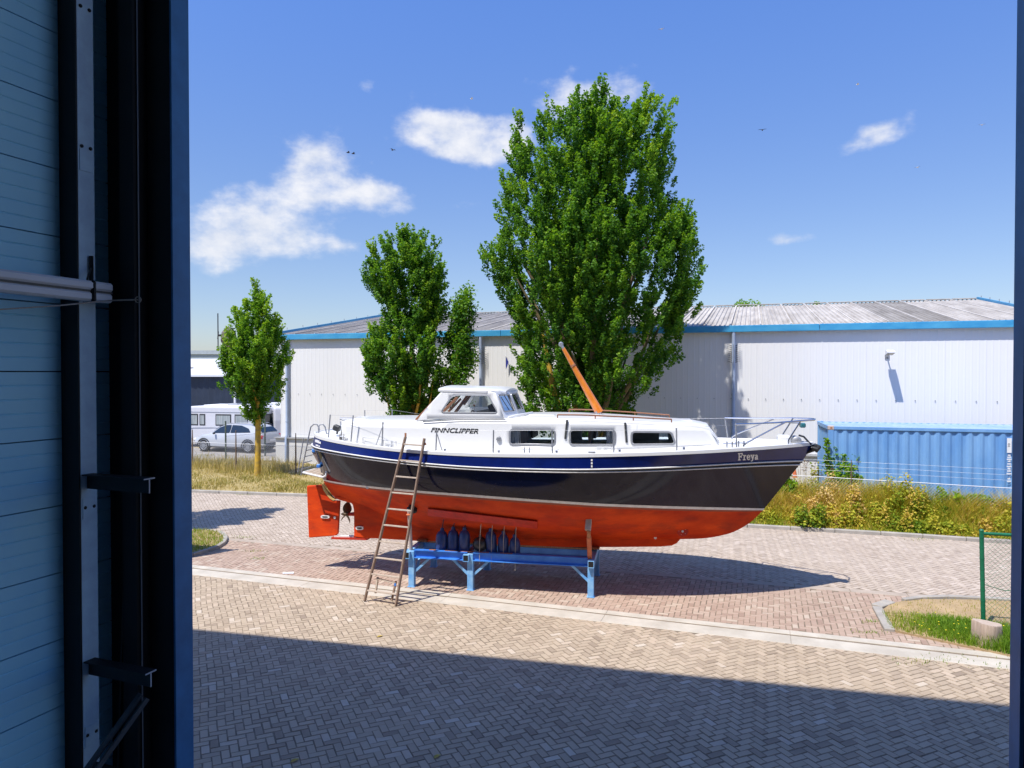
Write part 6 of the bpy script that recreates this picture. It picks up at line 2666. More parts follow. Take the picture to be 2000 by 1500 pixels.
def caravan(px, Y, rz, L_, label, cat='caravan', rear=False):
    p = Vector(((px - 1000) / FPX * Y, Y, 0.18))
    cv = tag(empty('caravan', p, rz), label, cat)
    H0, H1 = .42, 2.22
    prof = [(-L_ / 2 + .05, H0), (-L_ / 2 - .02, H0 + .35), (-L_ / 2 + .18, H0 + 1.1), (-L_ / 2 + .42, H1 - .22), (-L_ / 2 + .75, H1 - .05), (-L_ / 2 + 1.1, H1), (L_ / 2 - .3, H1), (L_ / 2 - .06, H1 - .12), (L_ / 2, H0 + 1.0), (L_ / 2 - .03, H0)]
    m = MB()
    m.prism([(x, -1.08, z) for x, z in prof], (0, 2.16, 0))
    o = m.build('body', MAT['caravan'], cv)
    b = o.modifiers.new('round', 'BEVEL')
    b.width = .09
    b.segments = 3
    b.limit_method = 'ANGLE'
    MB().box((L_ * .1, 0, H1 + .03), (L_ * .55, 1.5, .06), b=.02).build('roof_rise', MAT['white'], cv)
    MB().box((L_ * .12, 0, H1 + .09), (.6, .6, .07), b=.02).build('roof_vent', MAT['grey'], cv)
    wins = [(-L_ * .30, 1.05), (-L_ * .14, .36), (L_ * .12, .95), (L_ * .34, .8)]
    for x, w in wins:
        for sg in (1, -1):
            f = MB().box((x, sg * 1.085, 1.50), (w, .02, .62), b=.009).build('window', MAT['dark'], cv)
            MB().box((x, sg * 1.098, 1.49), (w - .12, .012, .48), b=.004).build('pane', M('curtained_pane', (.20, .24, .25), .15, scale=2, col2=(.46, .48, .47), stretch=(9, 9, .3)), f)
    m = MB()
    for sg in (1, -1):
        pts = [(-L_ * .42, sg * 1.085, .92), (-L_ * .25, sg * 1.085, 1.06), (0, sg * 1.085, 1.09), (L_ * .4, sg * 1.085, 1.02)]
        m.tube(pts, .022, 5)
        m.tube([(-L_ * .3, sg * 1.085, 1.92), (L_ * .45, sg * 1.085, 1.92)], .018, 5)
    m.build('side_stripe', MAT['grey'], cv)
    for sg in (1, -1):
        wheel(cv, (.2, sg * .92, .30), .30, .18, sg, 7)
        MB().box((.2, sg * 1.06, .46), (.9, .06, .16), b=.02).build('wheel_cover', MAT['offwhite'], cv)
    m = MB()
    m.bar((-L_ / 2, .4, .45), (-L_ / 2 - 1.1, 0, .45), .07, .07)
    m.bar((-L_ / 2, -.4, .45), (-L_ / 2 - 1.1, 0, .45), .07, .07)
    m.tube([(-L_ / 2 - .8, 0, .75), (-L_ / 2 - .8, 0, .02)], .03, 8)
    m.build('drawbar', MAT['dark'], cv)
    if True:
        f = MB().box((L_ / 2 + .005, 0, 1.50), (.05, 1.5, .55), b=.015).build('window', MAT['dark'], cv)
        MB().box((L_ / 2 + .034, 0, 1.50), (.012, 1.36, .42), b=.004).build('pane', MAT['carglass'], f)
        MB().box((L_ / 2 - .01, 0, 1.95), (.06, .34, .07), b=.01).build('brake_lamp', M('red_lamp', (.5, .01, .03), .3), cv)
    return cv


caravan(441, 39.4, R(-13), 4.9, 'white caravan with curtained window parked behind the silver car')
caravan(560, 41.6, R(-63), 4.9, 'second white caravan showing its dark rear window beside the warehouse corner')
# ================================================================ trees
def leaf_mesh(P, size, tone, seed, up_bias=0.35):
    """one folded rhombus leaf per point, all directions"""
    rg = np.random.default_rng(seed)
    n = len(P)
    d = rg.normal(0, 1, (n, 3))
    d[:, 2] = d[:, 2] * .7 + up_bias * .4
    d /= np.linalg.norm(d, axis=1)[:, None]
    nr = rg.normal(0, 1, (n, 3))
    nr[:, 2] += .6
    w = np.cross(d, nr)
    w /= np.linalg.norm(w, axis=1)[:, None] + 1e-6
    L = size * rg.uniform(.7, 1.3, n)[:, None]
    W = L * .33
    V = np.stack([P - d * L * .5, P + w * W, P + d * L * .5, P - w * W], 1)
    bend = np.cross(w, d) * (L * .12)
    V[:, 1] += bend
    V[:, 3] += bend
    F = np.arange(n * 4).reshape(n, 4)
    return V.reshape(-1, 3), F, tone


def z_rel(z, a, b):
    return (z - a) / (b - a)


def tree(name, base, label, zs, left, right, n_shoot, n_leaf, size, seed, trunk_mat, trunk_r, limbs, tone_shift=0.0, depth=.9, z_clear=1.6, fill=.35, limb_lo=.10):
    """zs: heights; left/right: crown half widths at those heights as seen from the road"""
    rg = np.random.default_rng(seed)
    root = tag(empty(name, base), label, 'tree')
    fl, fr = smooth_interp(zs, left), smooth_interp(zs, right)
    z0, z1 = zs[0], zs[-1]
    pts, tn = [], []
    per = n_leaf // n_shoot
    zz = np.linspace(z0, z1, 200)
    area = (fl(zz) + fr(zz)) ** 1.4 + .12
    cdf = np.cumsum(area)
    cdf /= cdf[-1]
    def spot(inner):
        z = np.interp(rg.uniform(), cdf, zz)
        a = rg.uniform(0, 2 * math.pi)
        ca, sa = math.cos(a), math.sin(a)
        L_, R_ = float(fl(z)), float(fr(z))
        rx = R_ if ca > 0 else L_
        ry = depth * .5 * (L_ + R_)
        Rr = 1 / math.sqrt((ca / max(rx, .05)) ** 2 + (sa / max(ry, .05)) ** 2)
        f = rg.uniform(.1, .6) if inner else rg.uniform(.80, .98)
        return np.array([ca * Rr * f, sa * Rr * f, z]), ca * f, sa * f, Rr

    # boughs: big upright tufts with gaps between, each made of many leafy shoots
    n_b = max(8, n_shoot // 11)
    boughs = []
    for k in range(n_b):
        c, ox, oy, Rr = spot(rg.uniform() < fill)
        w = rg.uniform(.34, .62) * min(1.0, .45 + .3 * Rr)
        boughs.append((c, ox, oy, w, rg.uniform(.9, 1.7) * (.6 + .4 * w / .5), rg.normal(0, .09)))
    for k in range(n_shoot):
        c, ox, oy, w, hgt, bt = boughs[k % n_b]
        if k % 5 == 3:          # stray shoots fill between the boughs
            c, ox, oy, Rr = spot(rg.uniform() < .3)
            w, hgt, bt = .12, .5, -.05
        t = rg.beta(1.2, 1.2)
        dv = rg.normal(0, 1, 3)
        dv /= np.linalg.norm(dv)
        pr = w * (1.05 - .75 * t) * rg.uniform(.5, 1.05)
        cc = c + np.array([dv[0] * pr + ox * .30 * (t - .4), dv[1] * pr + oy * .30 * (t - .4), (t - .5) * hgt])
        ln = rg.uniform(.30, .62)
        rad = rg.uniform(.09, .17)
        ax = np.array([ox * .45 + dv[0] * .30, oy * .45 + dv[1] * .30, 1.0])
        ax /= np.linalg.norm(ax)
        q = rg.beta(1.3, 1.4, per)
        prof = rad * (1 - q) ** .7 * (.4 + 1.6 * q) + .02
        off = rg.normal(0, 1, (per, 3))
        off /= np.linalg.norm(off, axis=1)[:, None]
        off *= (prof * rg.uniform(.2, 1, per) ** .5)[:, None]
        pts.append(cc + ax * ((q - .3) * ln)[:, None] + off)
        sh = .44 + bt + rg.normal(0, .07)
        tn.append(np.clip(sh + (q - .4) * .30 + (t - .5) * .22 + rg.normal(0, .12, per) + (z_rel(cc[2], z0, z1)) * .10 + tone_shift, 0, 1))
    P = np.concatenate(pts)
    T = np.concatenate(tn)
    ok = P[:, 2] > z_clear * .8
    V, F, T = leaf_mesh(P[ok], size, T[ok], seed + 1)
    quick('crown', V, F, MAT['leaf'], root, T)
    m = MB()
    H = z1
    # trunk and ascending limbs
    tp = [Vector((0, 0, -.1)), Vector((.01, 0, .5)), Vector((.03, .02, z_clear)), Vector((0, 0, H * .35)), Vector((-.05, .05, H * .6)), Vector((0, 0, H * .80))]
    m.tube(tp, [trunk_r * 1.25, trunk_r, trunk_r * .9, trunk_r * .7, trunk_r * .42, trunk_r * .1], 10)
    for q in range(limbs):
        a = 2 * math.pi * q / limbs + rg.uniform(-.3, .3)
        zb = rg.uniform(limb_lo, limb_lo + .32) * H
        ze = min(H * .80, zb + H * rg.uniform(.25, .42))
        L_, R_ = float(fl(ze)), float(fr(ze))
        rx = R_ if math.cos(a) > 0 else L_
        e = Vector((math.cos(a) * rx * .75, math.sin(a) * (L_ + R_) * .34, ze))
        b_ = Vector((0, 0, zb))
        mid = b_.lerp(e, .45) + Vector((math.cos(a) * .2, math.sin(a) * .2, -.1))
        m.tube([b_, mid, e], [trunk_r * .5, trunk_r * .32, trunk_r * .08], 7)
    m.build('trunk', trunk_mat, root, smooth=True)
    return root


b = at(1152, 925, 24.0)
b.z = .05
big = tree('tree', b, 'largest tree, broad dense green crown rising behind the boat spar',
           [2.1, 2.35, 2.7, 3.2, 4.3, 5.7, 6.9, 7.8, 8.3, 9.5, 10.6, 11.5, 12.2, 12.6, 12.95],
           [.9, 2.0, 2.4, 2.45, 2.5, 2.6, 3.2, 3.5, 3.35, 3.05, 2.85, 2.7, 1.95, 1.3, .5],
           [.5, .9, 1.3, 1.5, 2.5, 3.15, 3.5, 3.6, 3.55, 2.85, 2.75, 2.7, 2.55, 2.3, 1.0],
           5200, 270000, .097, 21, MAT['bark'], .26, 14, 0.03, .82, 1.9, fill=.42)
# two more stems of the same tree
m = MB()
for dx, dy, tx in ((-.9, .1, -.7), (.25, -.15, .5), (-.35, .2, -.4)):
    m.tube([Vector((dx * .5, dy, -.1)), Vector((dx * .75, dy, 1.4)), Vector((dx + tx * .4, dy, 3.4)), Vector((dx + tx, dy * 2, 5.6))], [.19, .16, .12, .04], 9)
m.build('side_stem', MAT['lichen'], big, smooth=True)
b = at(806, 925, 26.3)
b.z = .05
tree('tree', b, 'middle sized tree with an upright crown and low side branch left of the wheelhouse',
     [.9, 1.6, 2.6, 3.1, 3.9, 4.5, 5.2, 5.9, 6.7, 7.4, 7.8, 8.4, 8.9, 9.3],
     [.3, .6, .75, 1.05, 1.5, 1.75, 1.4, 1.2, 1.05, 1.5, 1.55, 1.4, 1.2, .35],
     [.3, .3, .5, 1.0, 1.5, 1.6, 1.3, .95, 1.0, 1.15, 1.1, .85, .55, .05],
     1400, 76000, .10, 31, MAT['lichen'], .15, 10, 0.0, .9, 1.2)
# its separate plume on the right
b = at(503, 936, 28.3)
b.z = .06
small = tree('tree', b, 'smallest tree, slim with yellow lichen trunk beside the parked car',
             [2.3, 2.7, 3.1, 3.7, 4.3, 4.9, 5.5, 6.1, 6.6, 7.0, 7.2],
             [.15, .45, .65, .95, 1.2, 1.15, .85, .75, .6, .28, .05],
             [.25, .45, .60, .90, 1.05, 1.1, .85, .62, .45, .22, .05],
             700, 34000, .10, 41, MAT['lichen'], .12, 8, .14, .95, 2.3, limb_lo=.33)
mt = [o for o in bpy.data.objects if o.get('label', '').startswith('middle sized')][0]
rg = np.random.default_rng(77)
pts, tn = [], []
for k in range(60):
    z = rg.uniform(2.8, 6.6)
    c = np.array([1.72 + rg.normal(0, .20) * (1.2 if z < 5 else .8) + (z - 3) * .04 - max(0, 4 - z) * .2, rg.normal(-.2, .25), z])
    per = 130
    t = rg.beta(1.3, 1.6, per)
    off = rg.normal(0, .13, (per, 3))
    pts.append(c + np.stack([t * .1, t * 0, t * .7], 1) + off)
    tn.append(np.clip(rg.normal(.5, .12) + (t - .4) * .28 + rg.normal(0, .13, per), 0, 1))
V, F, T = leaf_mesh(np.concatenate(pts), .108, np.concatenate(tn), 5)
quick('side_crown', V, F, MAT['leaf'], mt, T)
MB().tube([Vector((.05, 0, 1.6)), Vector((.9, -.1, 2.6)), Vector((1.6, -.2, 4.0)), Vector((1.75, -.2, 6.2))], [.08, .06, .045, .015], 7).build('side_branch', MAT['lichen'], mt, smooth=True)
# a fellow of the small tree on the left island, out of sight behind the door frame; its shade lies on the road
t2 = copy_tree(small)
t2.location = (-10.75, 18.5, .05)
t2.scale = (1.0, 1.0, 1.18)
t2.rotation_euler = (0, 0, 1.2)
t2['label'] = 'slim tree on the left grass island whose shadow crosses the road'

# distant tree tops beyond the warehouse roof
for i, (px, Y, r, h, lab) in enumerate(((1447, 75, 1.2, 9.9, 'small far tree top just right of the big tree over the roof ridge'), (1468, 76, 1.7, 9.9, 'wider far tree top over the roof ridge'), (1594, 78, .9, 9.9, 'tiny lone tree top over the middle of the roof ridge'))):
    zt = {1447: 12.0, 1468: 12.0, 1594: 12.0}[px]
    zt = at(px, 588 if px < 1500 else 591, Y).z
    root = tag(empty('far_tree', ((px - 1000) / FPX * Y, Y, 0)), lab, 'tree', 'far tree tops over the warehouse roof')
    rg = np.random.default_rng(90 + i)
    n = 1500
    d = rg.normal(0, 1, (n, 3))
    d /= np.linalg.norm(d, axis=1)[:, None]
    P = d * (rg.uniform(.3, 1, n) ** .4)[:, None] * np.array([r, r, 2.2]) + np.array([0, 0, zt - 2.0])
    V, F, T = leaf_mesh(P, .22, np.clip(rg.normal(.75, .15, n), 0, 1), 60 + i)
    quick('crown', V, F, MAT['leaf'], root, T)
    MB().tube([(0, 0, 0), (0, 0, zt - 1.5)], [.25, .1], 7).build('trunk', MAT['bark'], root)


# ================================================================ grass, weeds, shrubs
def blades(P, h, w, tone, seed, lean=.35, seg2=True):
    """bent two-piece blades rooted at P (n,3)"""
    rg = np.random.default_rng(seed)
    n = len(P)
    a = rg.uniform(0, 2 * math.pi, n)
    side = np.stack([np.cos(a), np.sin(a), np.zeros(n)], 1)
    b = rg.uniform(0, 2 * math.pi, n)
    ln = (rg.uniform(.1, 1, n) * lean)[:, None]
    out = np.stack([np.cos(b), np.sin(b), np.zeros(n)], 1) * ln
    up = np.array([0, 0, 1.0])
    H = h[:, None]
    W = w[:, None]
    mid = P + (up * .6 + out * .35) * H
    tip = P + (up * 1.0 + out * 1.0) * H
    V = np.stack([P - side * W, P + side * W, mid + side * W * .7, mid - side * W * .7, tip], 1).reshape(-1, 3)
    base = (np.arange(n) * 5)[:, None]
    F = np.concatenate([base + np.array([[0, 1, 2]]), base + np.array([[0, 2, 3]]), base + np.array([[3, 2, 4]])], 1).reshape(-1, 3)
    return V, F, np.repeat(tone, 3)


def kline(x):
    return np.interp(x, kx, ky)


def vz(x, y):
    t = np.clip((y - kline(x) - .05) / .6, 0, 1)
    return verge_z(x, y) * t + .05


def fence_y(x):
    return np.interp(x, [p.x for p in path], [p.y for p in path])


rg = np.random.default_rng(123)
# dry grass on the verge at the left and in front of the warehouse
n = 46000
x = rg.uniform(-16, 9, n)
y = kline(x) + rg.uniform(.08, 1, n) ** 1.5 * 9.0
pp = np.stack([x, y, vz(x, y) - .01], 1)
see = (1000 + FPX * x / y > 330)
pp = pp[see]
n = len(pp)
clump = np.sin(pp[:, 0] * 1.7 + 2) * np.sin(pp[:, 1] * 1.3) + .6 * np.sin(pp[:, 0] * 4.1) * np.sin(pp[:, 1] * 3.7)
hh = np.clip(.08 + .06 * clump + rg.normal(0, .03, n), .03, .4)
front = np.clip(1 - (pp[:, 1] - kline(pp[:, 0])) / 1.6, 0, 1)
hh *= 1 + .5 * (rg.uniform(0, 1, n) < .06)
tone = np.clip(.58 - .16 * clump + rg.normal(0, .16, n) - .12 * np.exp(-((pp[:, 1] - kline(pp[:, 0]) - 2.0) / .9) ** 2), 0, 1)
V, F, T = blades(pp, hh, np.full(n, .012), tone, 1, .9)
quick('dry_grass', V, F, MAT['drygrass'], None, T, tris=True)['kind'] = 'stuff'
# tall uncut grass by the left fence
n = 5500
x = rg.uniform(-16, -9.3, n)
y = fence_y(x) + rg.normal(.6, .9, n)
y = np.where(y < kline(x) + 1.2, kline(x) + 1.2, y)
pp = np.stack([x, y, vz(x, y) - .01], 1)
V, F, T = blades(pp, np.clip(rg.normal(.30, .12, n), .1, .7), np.full(n, .010), np.clip(rg.normal(.62, .2, n), 0, 1), 2, .5)
quick('tall_dry_grass', V, F, MAT['drygrass'], None, T, tris=True)['kind'] = 'stuff'

# the weed bank at the right: thick mix of dry stalks, seed heads and leafy clumps
n = 52000
x = rg.uniform(4.2, 17.5, n)
u = rg.uniform(0, 1, n)
yk, yf = kline(x), fence_y(x)
y = yk + .1 + u * np.maximum(1.0, yf + .5 - yk)
den = np.sin(x * 1.9 + .5) * np.sin(y * 2.3) + .7 * np.sin(x * 4.3 + 1) * np.sin(y * 3.1 + x)
prof = np.clip((y - yk - .15) / 1.2, .10, 1)
hh = prof * np.clip(.80 + .20 * den + rg.normal(0, .16, n), .12, 1.15)
pp = np.stack([x, y, vz(x, y) - .02], 1)
hue = np.clip(.62 + .20 * np.sin(x * 1.15 + 1.2) * np.sin(y * 1.5 + .4) + .10 * den + rg.normal(0, .16, n) - .25 * (1 - prof), 0, 1)
V, F, T = blades(pp, hh, np.full(n, .011), hue, 3, .75)
quick('dry_weeds', V, F, MAT['weed'], None, T, tris=True)['kind'] = 'stuff'
# leafy mounds through the bank: every mound has its own height and green or straw hue
P, T = [], []
for k in range(380):
    x = rg.uniform(4.4, 17.3)
    yk, yf = float(kline(x)), float(fence_y(x))
    u = rg.uniform(0, 1)
    y = yk + .25 + u * max(.8, yf + .2 - yk)
    prof = min(1, .22 + (y - yk) / 1.3)
    h = prof * rg.uniform(.40, 1.22) * (.92 + .34 * math.sin(x * 1.3 + 1.5) + .2 * math.sin(x * 3.1))
    r = rg.uniform(.16, .38) * (.6 + .4 * prof)
    nl = int(110 + 230 * prof * r / .3)
    dv = rg.normal(0, 1, (nl, 3))
    dv /= np.linalg.norm(dv, axis=1)[:, None]
    rad = rg.uniform(.45, 1, nl) ** .5
    p = np.stack([x + dv[:, 0] * r * rad, y + dv[:, 1] * r * rad, np.abs(dv[:, 2]) * h * rad], 1)
    p[:, 2] += vz(p[:, 0], p[:, 1])
    hue = np.clip(.50 + .24 * math.sin(x * 1.15 + 1.2) * math.sin(y * 1.5 + .4) + rg.normal(0, .14), .05, .95)
    P.append(p)
    T.append(np.clip(hue + (p[:, 2] - .3) * .22 + rg.normal(0, .10, nl), 0, 1))
V, F, T = leaf_mesh(np.concatenate(P), .075, np.concatenate(T), 8)
quick('weed_leaves', V, F, MAT['weed'], None, T)['kind'] = 'stuff'
# flower heads, white umbels near the kerb
m = MB()
for px, py in ((1652, 1005), (1793, 1024), (1834, 1027), (1840, 1028), (1965, 1036), (1560, 1013), (1700, 1018), (1608, 1022)):
    p = G(px, py + 4)
    for k in range(7):
        q = Vector((p.x + random.uniform(-.08, .08), p.y + .25 + random.uniform(-.06, .06), .28 + random.uniform(-.03, .05)))
        m.lathe([(.005, -.01), (.022, 0), (.005, .012)], 6, q)
m.build('white_umbels', MAT['white'])['kind'] = 'stuff'


def shrub(name, base, label, stems, seed, cat='shrub', leaf=.11, tone=.55, mat='leaf', group=None):
    """stems: list of (dx, dy, height, spread, leaves)"""
    rg = np.random.default_rng(seed)
    root = tag(empty(name, base), label, cat, group)
    m = MB()
    P, T = [], []
    for dx, dy, h, sp, nl in stems:
        tip = Vector((dx, dy, h))
        m.tube([Vector((dx * .35, dy * .35, -.05)), Vector((dx * .8, dy * .8, h * .5)), tip], [.014, .010, .004], 5)
        t = rg.uniform(.12, 1.03, nl)
        c = np.stack([np.interp(t, [0, .5, 1], [dx * .35, dx * .8, dx]), np.interp(t, [0, .5, 1], [dy * .35, dy * .8, dy]), t * h], 1)
        off = rg.normal(0, 1, (nl, 3)) * (sp * (1.1 - t * .75))[:, None]
        P.append(c + off * np.array([1, 1, .5]))
        T.append(np.clip(rg.normal(tone, .16, nl) + t * .15, 0, 1))
    m.build('stem', MAT['bark'], root)
    V, F, TT = leaf_mesh(np.concatenate(P), leaf, np.concatenate(T), seed + 3)
    quick('foliage', V, F, MAT[mat], root, TT)
    return root


def vg(px, py):
    p = G(px, py)
    return Vector((p.x, p.y, float(vz(np.array(p.x), np.array(p.y)))))


r_ = random.Random(9)
shrub('shrub', vg(1512, 1012), 'low bright green shrub under the overhang of the bow',
      [(r_.uniform(-.4, .5), r_.uniform(-.3, .3), r_.uniform(.5, 1.35), .13, 130) for _ in range(22)], 51, tone=.62)
b = vg(1632, 995)
shrub('sapling', b, 'tallest leafy green sapling clump at the left end of the container',
      [(-.42, -.3, 2.05, .10, 260), (-.15, -.2, 1.75, .14, 240), (.10, -.3, 1.6, .14, 240), (.45, -.3, 1.65, .14, 240), (.85, -.3, 1.95, .09, 240), (.25, -.4, 1.3, .2, 300), (-.2, -.5, 1.1, .22, 300), (.5, -.4, 1.0, .22, 260)], 52, 'sapling', .12, .62)
b = vg(1870, 1000)
shrub('tall_weed', b, 'thin dark single weed stalk rising high before the container side',
      [(0.05, 0, 2.05, .07, 170), (-.1, .1, 1.2, .08, 60), (.2, 0, 1.1, .08, 60)], 53, 'weed', .09, .30)
shrub('shrub', vg(1885, 1032), 'yellow green bush at the right end of the weed bank',
      [(r_.uniform(-.75, .7), r_.uniform(-.3, .3), r_.uniform(.4, .95), .16, 150) for _ in range(26)], 54, tone=.72)
shrub('shrub', vg(1700, 1030), 'rounded olive bush in the middle of the weed bank near the kerb',
      [(r_.uniform(-.45, .45), r_.uniform(-.25, .25), r_.uniform(.4, .75), .14, 130) for _ in range(16)], 55, mat='weed', tone=.32, leaf=.09)
shrub('shrub', vg(1585, 1035), 'small green bush low beside the kerb right of the bow',
      [(r_.uniform(-.35, .3), r_.uniform(-.2, .2), r_.uniform(.3, .65), .12, 110) for _ in range(12)], 56, mat='weed', tone=.22, leaf=.08)
shrub('shrub', vg(1590, 975), 'thin pale stalked plant before the white plinth right of the bow',
      [(-.1, 0, 1.1, .09, 60), (.2, .05, 1.3, .06, 60), (.05, 0, .9, .12, 80)], 57, mat='weed', tone=.35, leaf=.09)
# bare seed stalks sticking out over the bank
m = MB()
for k in range(70):
    px = r_.uniform(1560, 1990)
    p = vg(px, r_.uniform(965, 1000))
    h = r_.uniform(1.0, 1.55)
    tip = p + Vector((r_.uniform(-.25, .25), r_.uniform(-.1, .1), h))
    m.tube([p, p.lerp(tip, .6) + Vector((0, 0, .05)), tip], [.006, .005, .003], 4)
    for q in range(7):
        c_ = tip.lerp(p, r_.uniform(0, .22))
        m.tube([c_, c_ + Vector((r_.uniform(-.09, .09), r_.uniform(-.06, .06), r_.uniform(.0, .06)))], .008, 3)
m.build('seed_stalks', M('brown_stalk', (.19, .12, .06), .9, var=.3, scale=4))['kind'] = 'stuff'


def in_poly_np(x, y, poly):
    ins = np.zeros(len(x), bool)
    j = len(poly) - 1
    for i in range(len(poly)):
        xi, yi, xj, yj = poly[i].x, poly[i].y, poly[j].x, poly[j].y
        c = ((yi > y) != (yj > y)) & (x < (xj - xi) * (y - yi) / (yj - yi + 1e-9) + xi)
        ins ^= c
        j = i
    return ins


# right island: thick green grass near the stump, thin and straw coloured behind
n = 42000
xa, xb = min(p.x for p in ISL_R), 10.5
ya, yb = min(p.y for p in ISL_R), max(p.y for p in ISL_R)
x, y = rg.uniform(xa, xb, n), rg.uniform(ya, yb, n)
k_ = in_poly_np(x, y, ISL_R)
x, y = x[k_], y[k_]
fr = np.clip((slot_side(np.stack([x, y], 1)) - .25) / 2.2, 0, 1)        # 0 by the drain, 1 at the back
edge = np.clip((x - xa - .1) / .9, 0, 1)
patchy = np.sin(x * 3.1 + 1) * np.sin(y * 4.1) * .2
lush = np.clip(1.25 - 1.9 * np.abs(fr - .22) - .9 * (fr > .62) + patchy, 0, 1) * (.35 + .65 * edge)
keep = rg.uniform(0, 1, len(x)) < .10 + .95 * lush
x, y, lush = x[keep], y[keep], lush[keep]
n = len(x)
hh = np.clip(.025 + .11 * lush + rg.normal(0, .02, n), .015, .24)
near_st = np.exp(-(((x - 7.45) / .5) ** 2 + ((y - 10.9) / .4) ** 2))
hh *= 1 + .8 * near_st
tone = np.clip(.95 - .65 * lush + rg.normal(0, .15, n), 0, 1)
V, F, T = blades(np.stack([x, y, np.full(n, .03)], 1), hh, np.full(n, .005), tone, 12, .9)
quick('island_grass', V, F, MAT['lawn'], None, T, tris=True)['kind'] = 'stuff'
m = MB()
for k in range(70):
    i = int(rg.integers(n))
    if lush[i] > .45:
        m.lathe([(.003, -.006), (.013, 0), (.003, .006)], 6, (x[i], y[i], .03 + hh[i] * .9))
m.build('yellow_flowers', M('yellow_petals', (.75, .60, .02), .7))['kind'] = 'stuff'
# left island
n = 26000
x = rg.uniform(-11, -6.4, n)
y = rg.uniform(14.5, 20, n)
k_ = in_poly_np(x, y, ISL_L)
x, y = x[k_], y[k_]
n = len(x)
V, F, T = blades(np.stack([x, y, np.full(n, .05)], 1), np.clip(rg.normal(.05, .018, n), .02, .12), np.full(n, .006), np.clip(rg.normal(.66, .17, n), 0, 1), 14, .8)
quick('left_island_grass', V, F, MAT['lawn'], None, T, tris=True)['kind'] = 'stuff'
# weeds in paving joints, fallen leaves
P = []
for px, py, nn, sp in ((475, 1050, 60, .18), (490, 1077, 50, .15), (505, 1091, 40, .12), (1855, 1288, 60, .3), (1790, 1292, 40, .25), (1950, 1303, 30, .2), (1705, 1215, 60, .10), (1700, 1236, 60, .14), (480, 966, 60, .2), (1800, 1054, 60, .25), (840, 1205, 0, .2), (1940, 1185, 70, .2)):
    c_ = G(px, py)
    for k in range(nn):
        P.append((c_.x + rg.normal(0, sp), c_.y + rg.normal(0, sp * .35), -.004))
P = np.array(P)
V, F, T = blades(P, np.clip(rg.normal(.035, .015, len(P)), .01, .09), np.full(len(P), .005), np.clip(rg.normal(.5, .25, len(P)), 0, 1), 15, 1.2)
quick('joint_weeds', V, F, MAT['lawn'], None, T, tris=True)['kind'] = 'stuff'
yl = M('yellow_fallen_leaf', (.50, .36, .08), .8, var=.2, scale=20)
for px, py, lab in ((742, 1244, 'yellow fallen leaf in the sun just beyond the shadow edge'), (576, 1487, 'yellow fallen leaf on the shaded bricks at the very front'), (854, 1479, 'small yellow fallen leaf on shaded bricks right of the front one')):
    c_ = G(px, py)
    m = MB()
    a = random.uniform(0, 3)
    d, e = Vector((math.cos(a), math.sin(a), 0)), Vector((-math.sin(a), math.cos(a), 0))
    ln, wd = .055, .026
    pts = [-d * ln, -d * ln * .4 + e * wd, d * ln * .3 + e * wd * .9, d * ln, d * ln * .3 - e * wd * .9, -d * ln * .4 - e * wd]
    m.add([Vector((0, 0, .008)) + Vector((0, 0, 0))] + [p + Vector((0, 0, .008 + .012 * abs(p.dot(e)) / wd)) for p in pts], [(0, i + 1, (i + 1) % 6 + 1) for i in range(6)])
    tag(m.build('fallen_leaf', yl, loc=(c_.x, c_.y, 0), fix=False), lab, 'leaf')
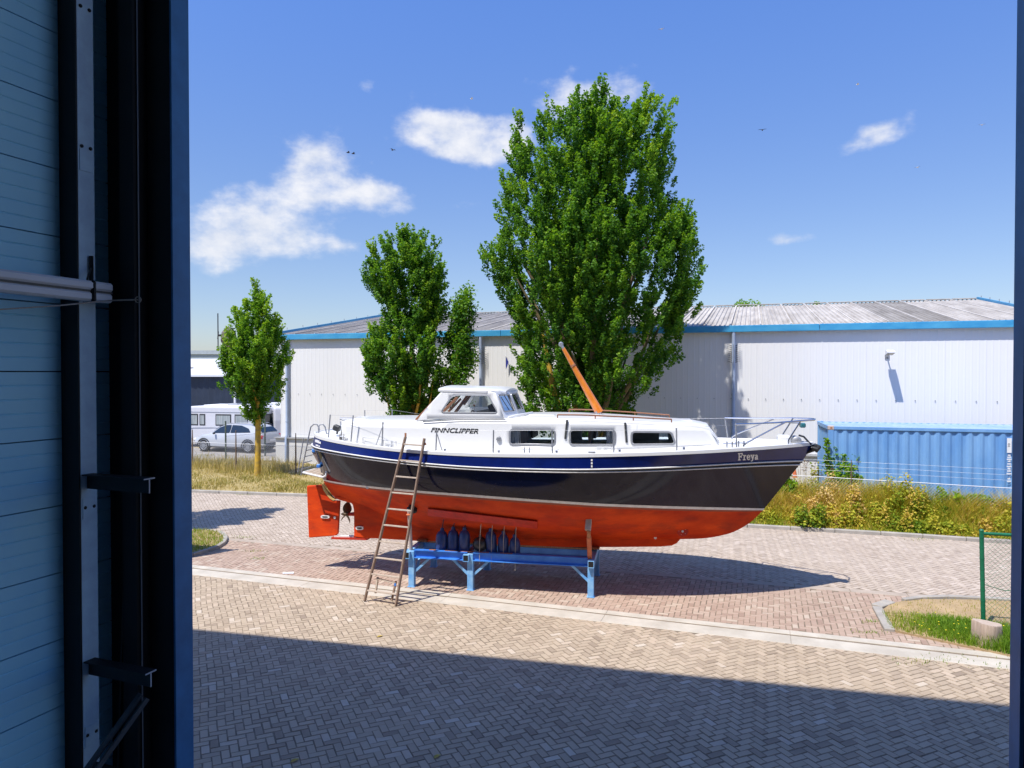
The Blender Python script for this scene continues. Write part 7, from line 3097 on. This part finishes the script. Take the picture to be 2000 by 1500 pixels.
# white scrap lying on the bay and small orange marker at the plinth
c_ = G(563, 1120)
sc_ = MB()
sc_.add([(-.11, -.05, .012), (.12, -.03, .008), (.10, .06, .02), (-.02, .07, .010), (-.12, .03, .016)], [(0, 1, 2, 3, 4)])
sc_.prism([(-.11, -.05, .008), (.12, -.03, .005), (.10, .06, .012), (-.12, .03, .009)], (0, 0, .003))
tag(sc_.build('paper_scrap', MAT['white'], loc=(c_.x, c_.y, 0)), 'white scrap of paper lying on the bay bricks near the drain', 'scrap')
c_ = vg(1552, 968)
mk = MB().lathe([(.09, 0), (.085, .02), (.06, .16), (.03, .30), (.01, .31)], 10)
tag(mk.build('marker_cone', MAT['orange'], loc=(c_.x, c_.y, .62)), 'small orange marker showing over the weeds before the white plinth', 'cone')
MB().tube([(0, 0, -.62), (0, 0, .02)], .02, 6).build('stake', MAT['oldwood'], bpy.data.objects['marker_cone'])

# ================================================================ birds
birdm = M('dark_bird', (.05, .05, .06), .8)
birdw = M('pale_bird', (.65, .65, .66), .8)
for px, py, Y, hd, mt_, lab in ((680, 298, 60, 20, birdm, 'dark bird, left one of the pair before the big left cloud'), (690, 300, 61, 25, birdm, 'dark bird, right one of the pair before the big left cloud'),
                                (1489, 254, 55, 70, birdm, 'dark bird alone in blue sky between big tree and small right cloud'), (767, 293, 62, -40, birdm, 'dark bird at the left tip of the upper cloud'),
                                (921, 193, 70, 10, birdw, 'pale bird high left of the big tree top'), (1292, 57, 70, 60, birdw, 'pale bird highest in the sky above the big tree'),
                                (1675, 165, 75, -20, birdw, 'pale bird above the small right cloud'), (1792, 327, 75, 30, birdw, 'pale bird below the small right cloud'), (1918, 244, 75, 60, birdw, 'pale bird right of the small right cloud near the door edge')):
    p = at(px, py, Y)
    root = tag(empty('bird', p, R(hd)), lab, 'bird', 'birds in the sky')
    MB().lathe([(.01, -.16), (.045, -.08), (.055, .02), (.03, .12), (.01, .16)], 8, (0, 0, 0), 'x').build('body', mt_, root, smooth=True)
    for sg in (1, -1):
        MB().add([(.06, 0, .02), (.10, sg * .16, .08), (-.04, sg * .36, .03), (-.03, sg * .16, .07), (-.06, 0, .02), (.05, sg * .16, .055), (-.03, sg * .16, .05)], [(0, 1, 3, 4), (1, 2, 3), (0, 5, 1), (5, 2, 1), (6, 4, 3)]).build('wing', mt_, root)
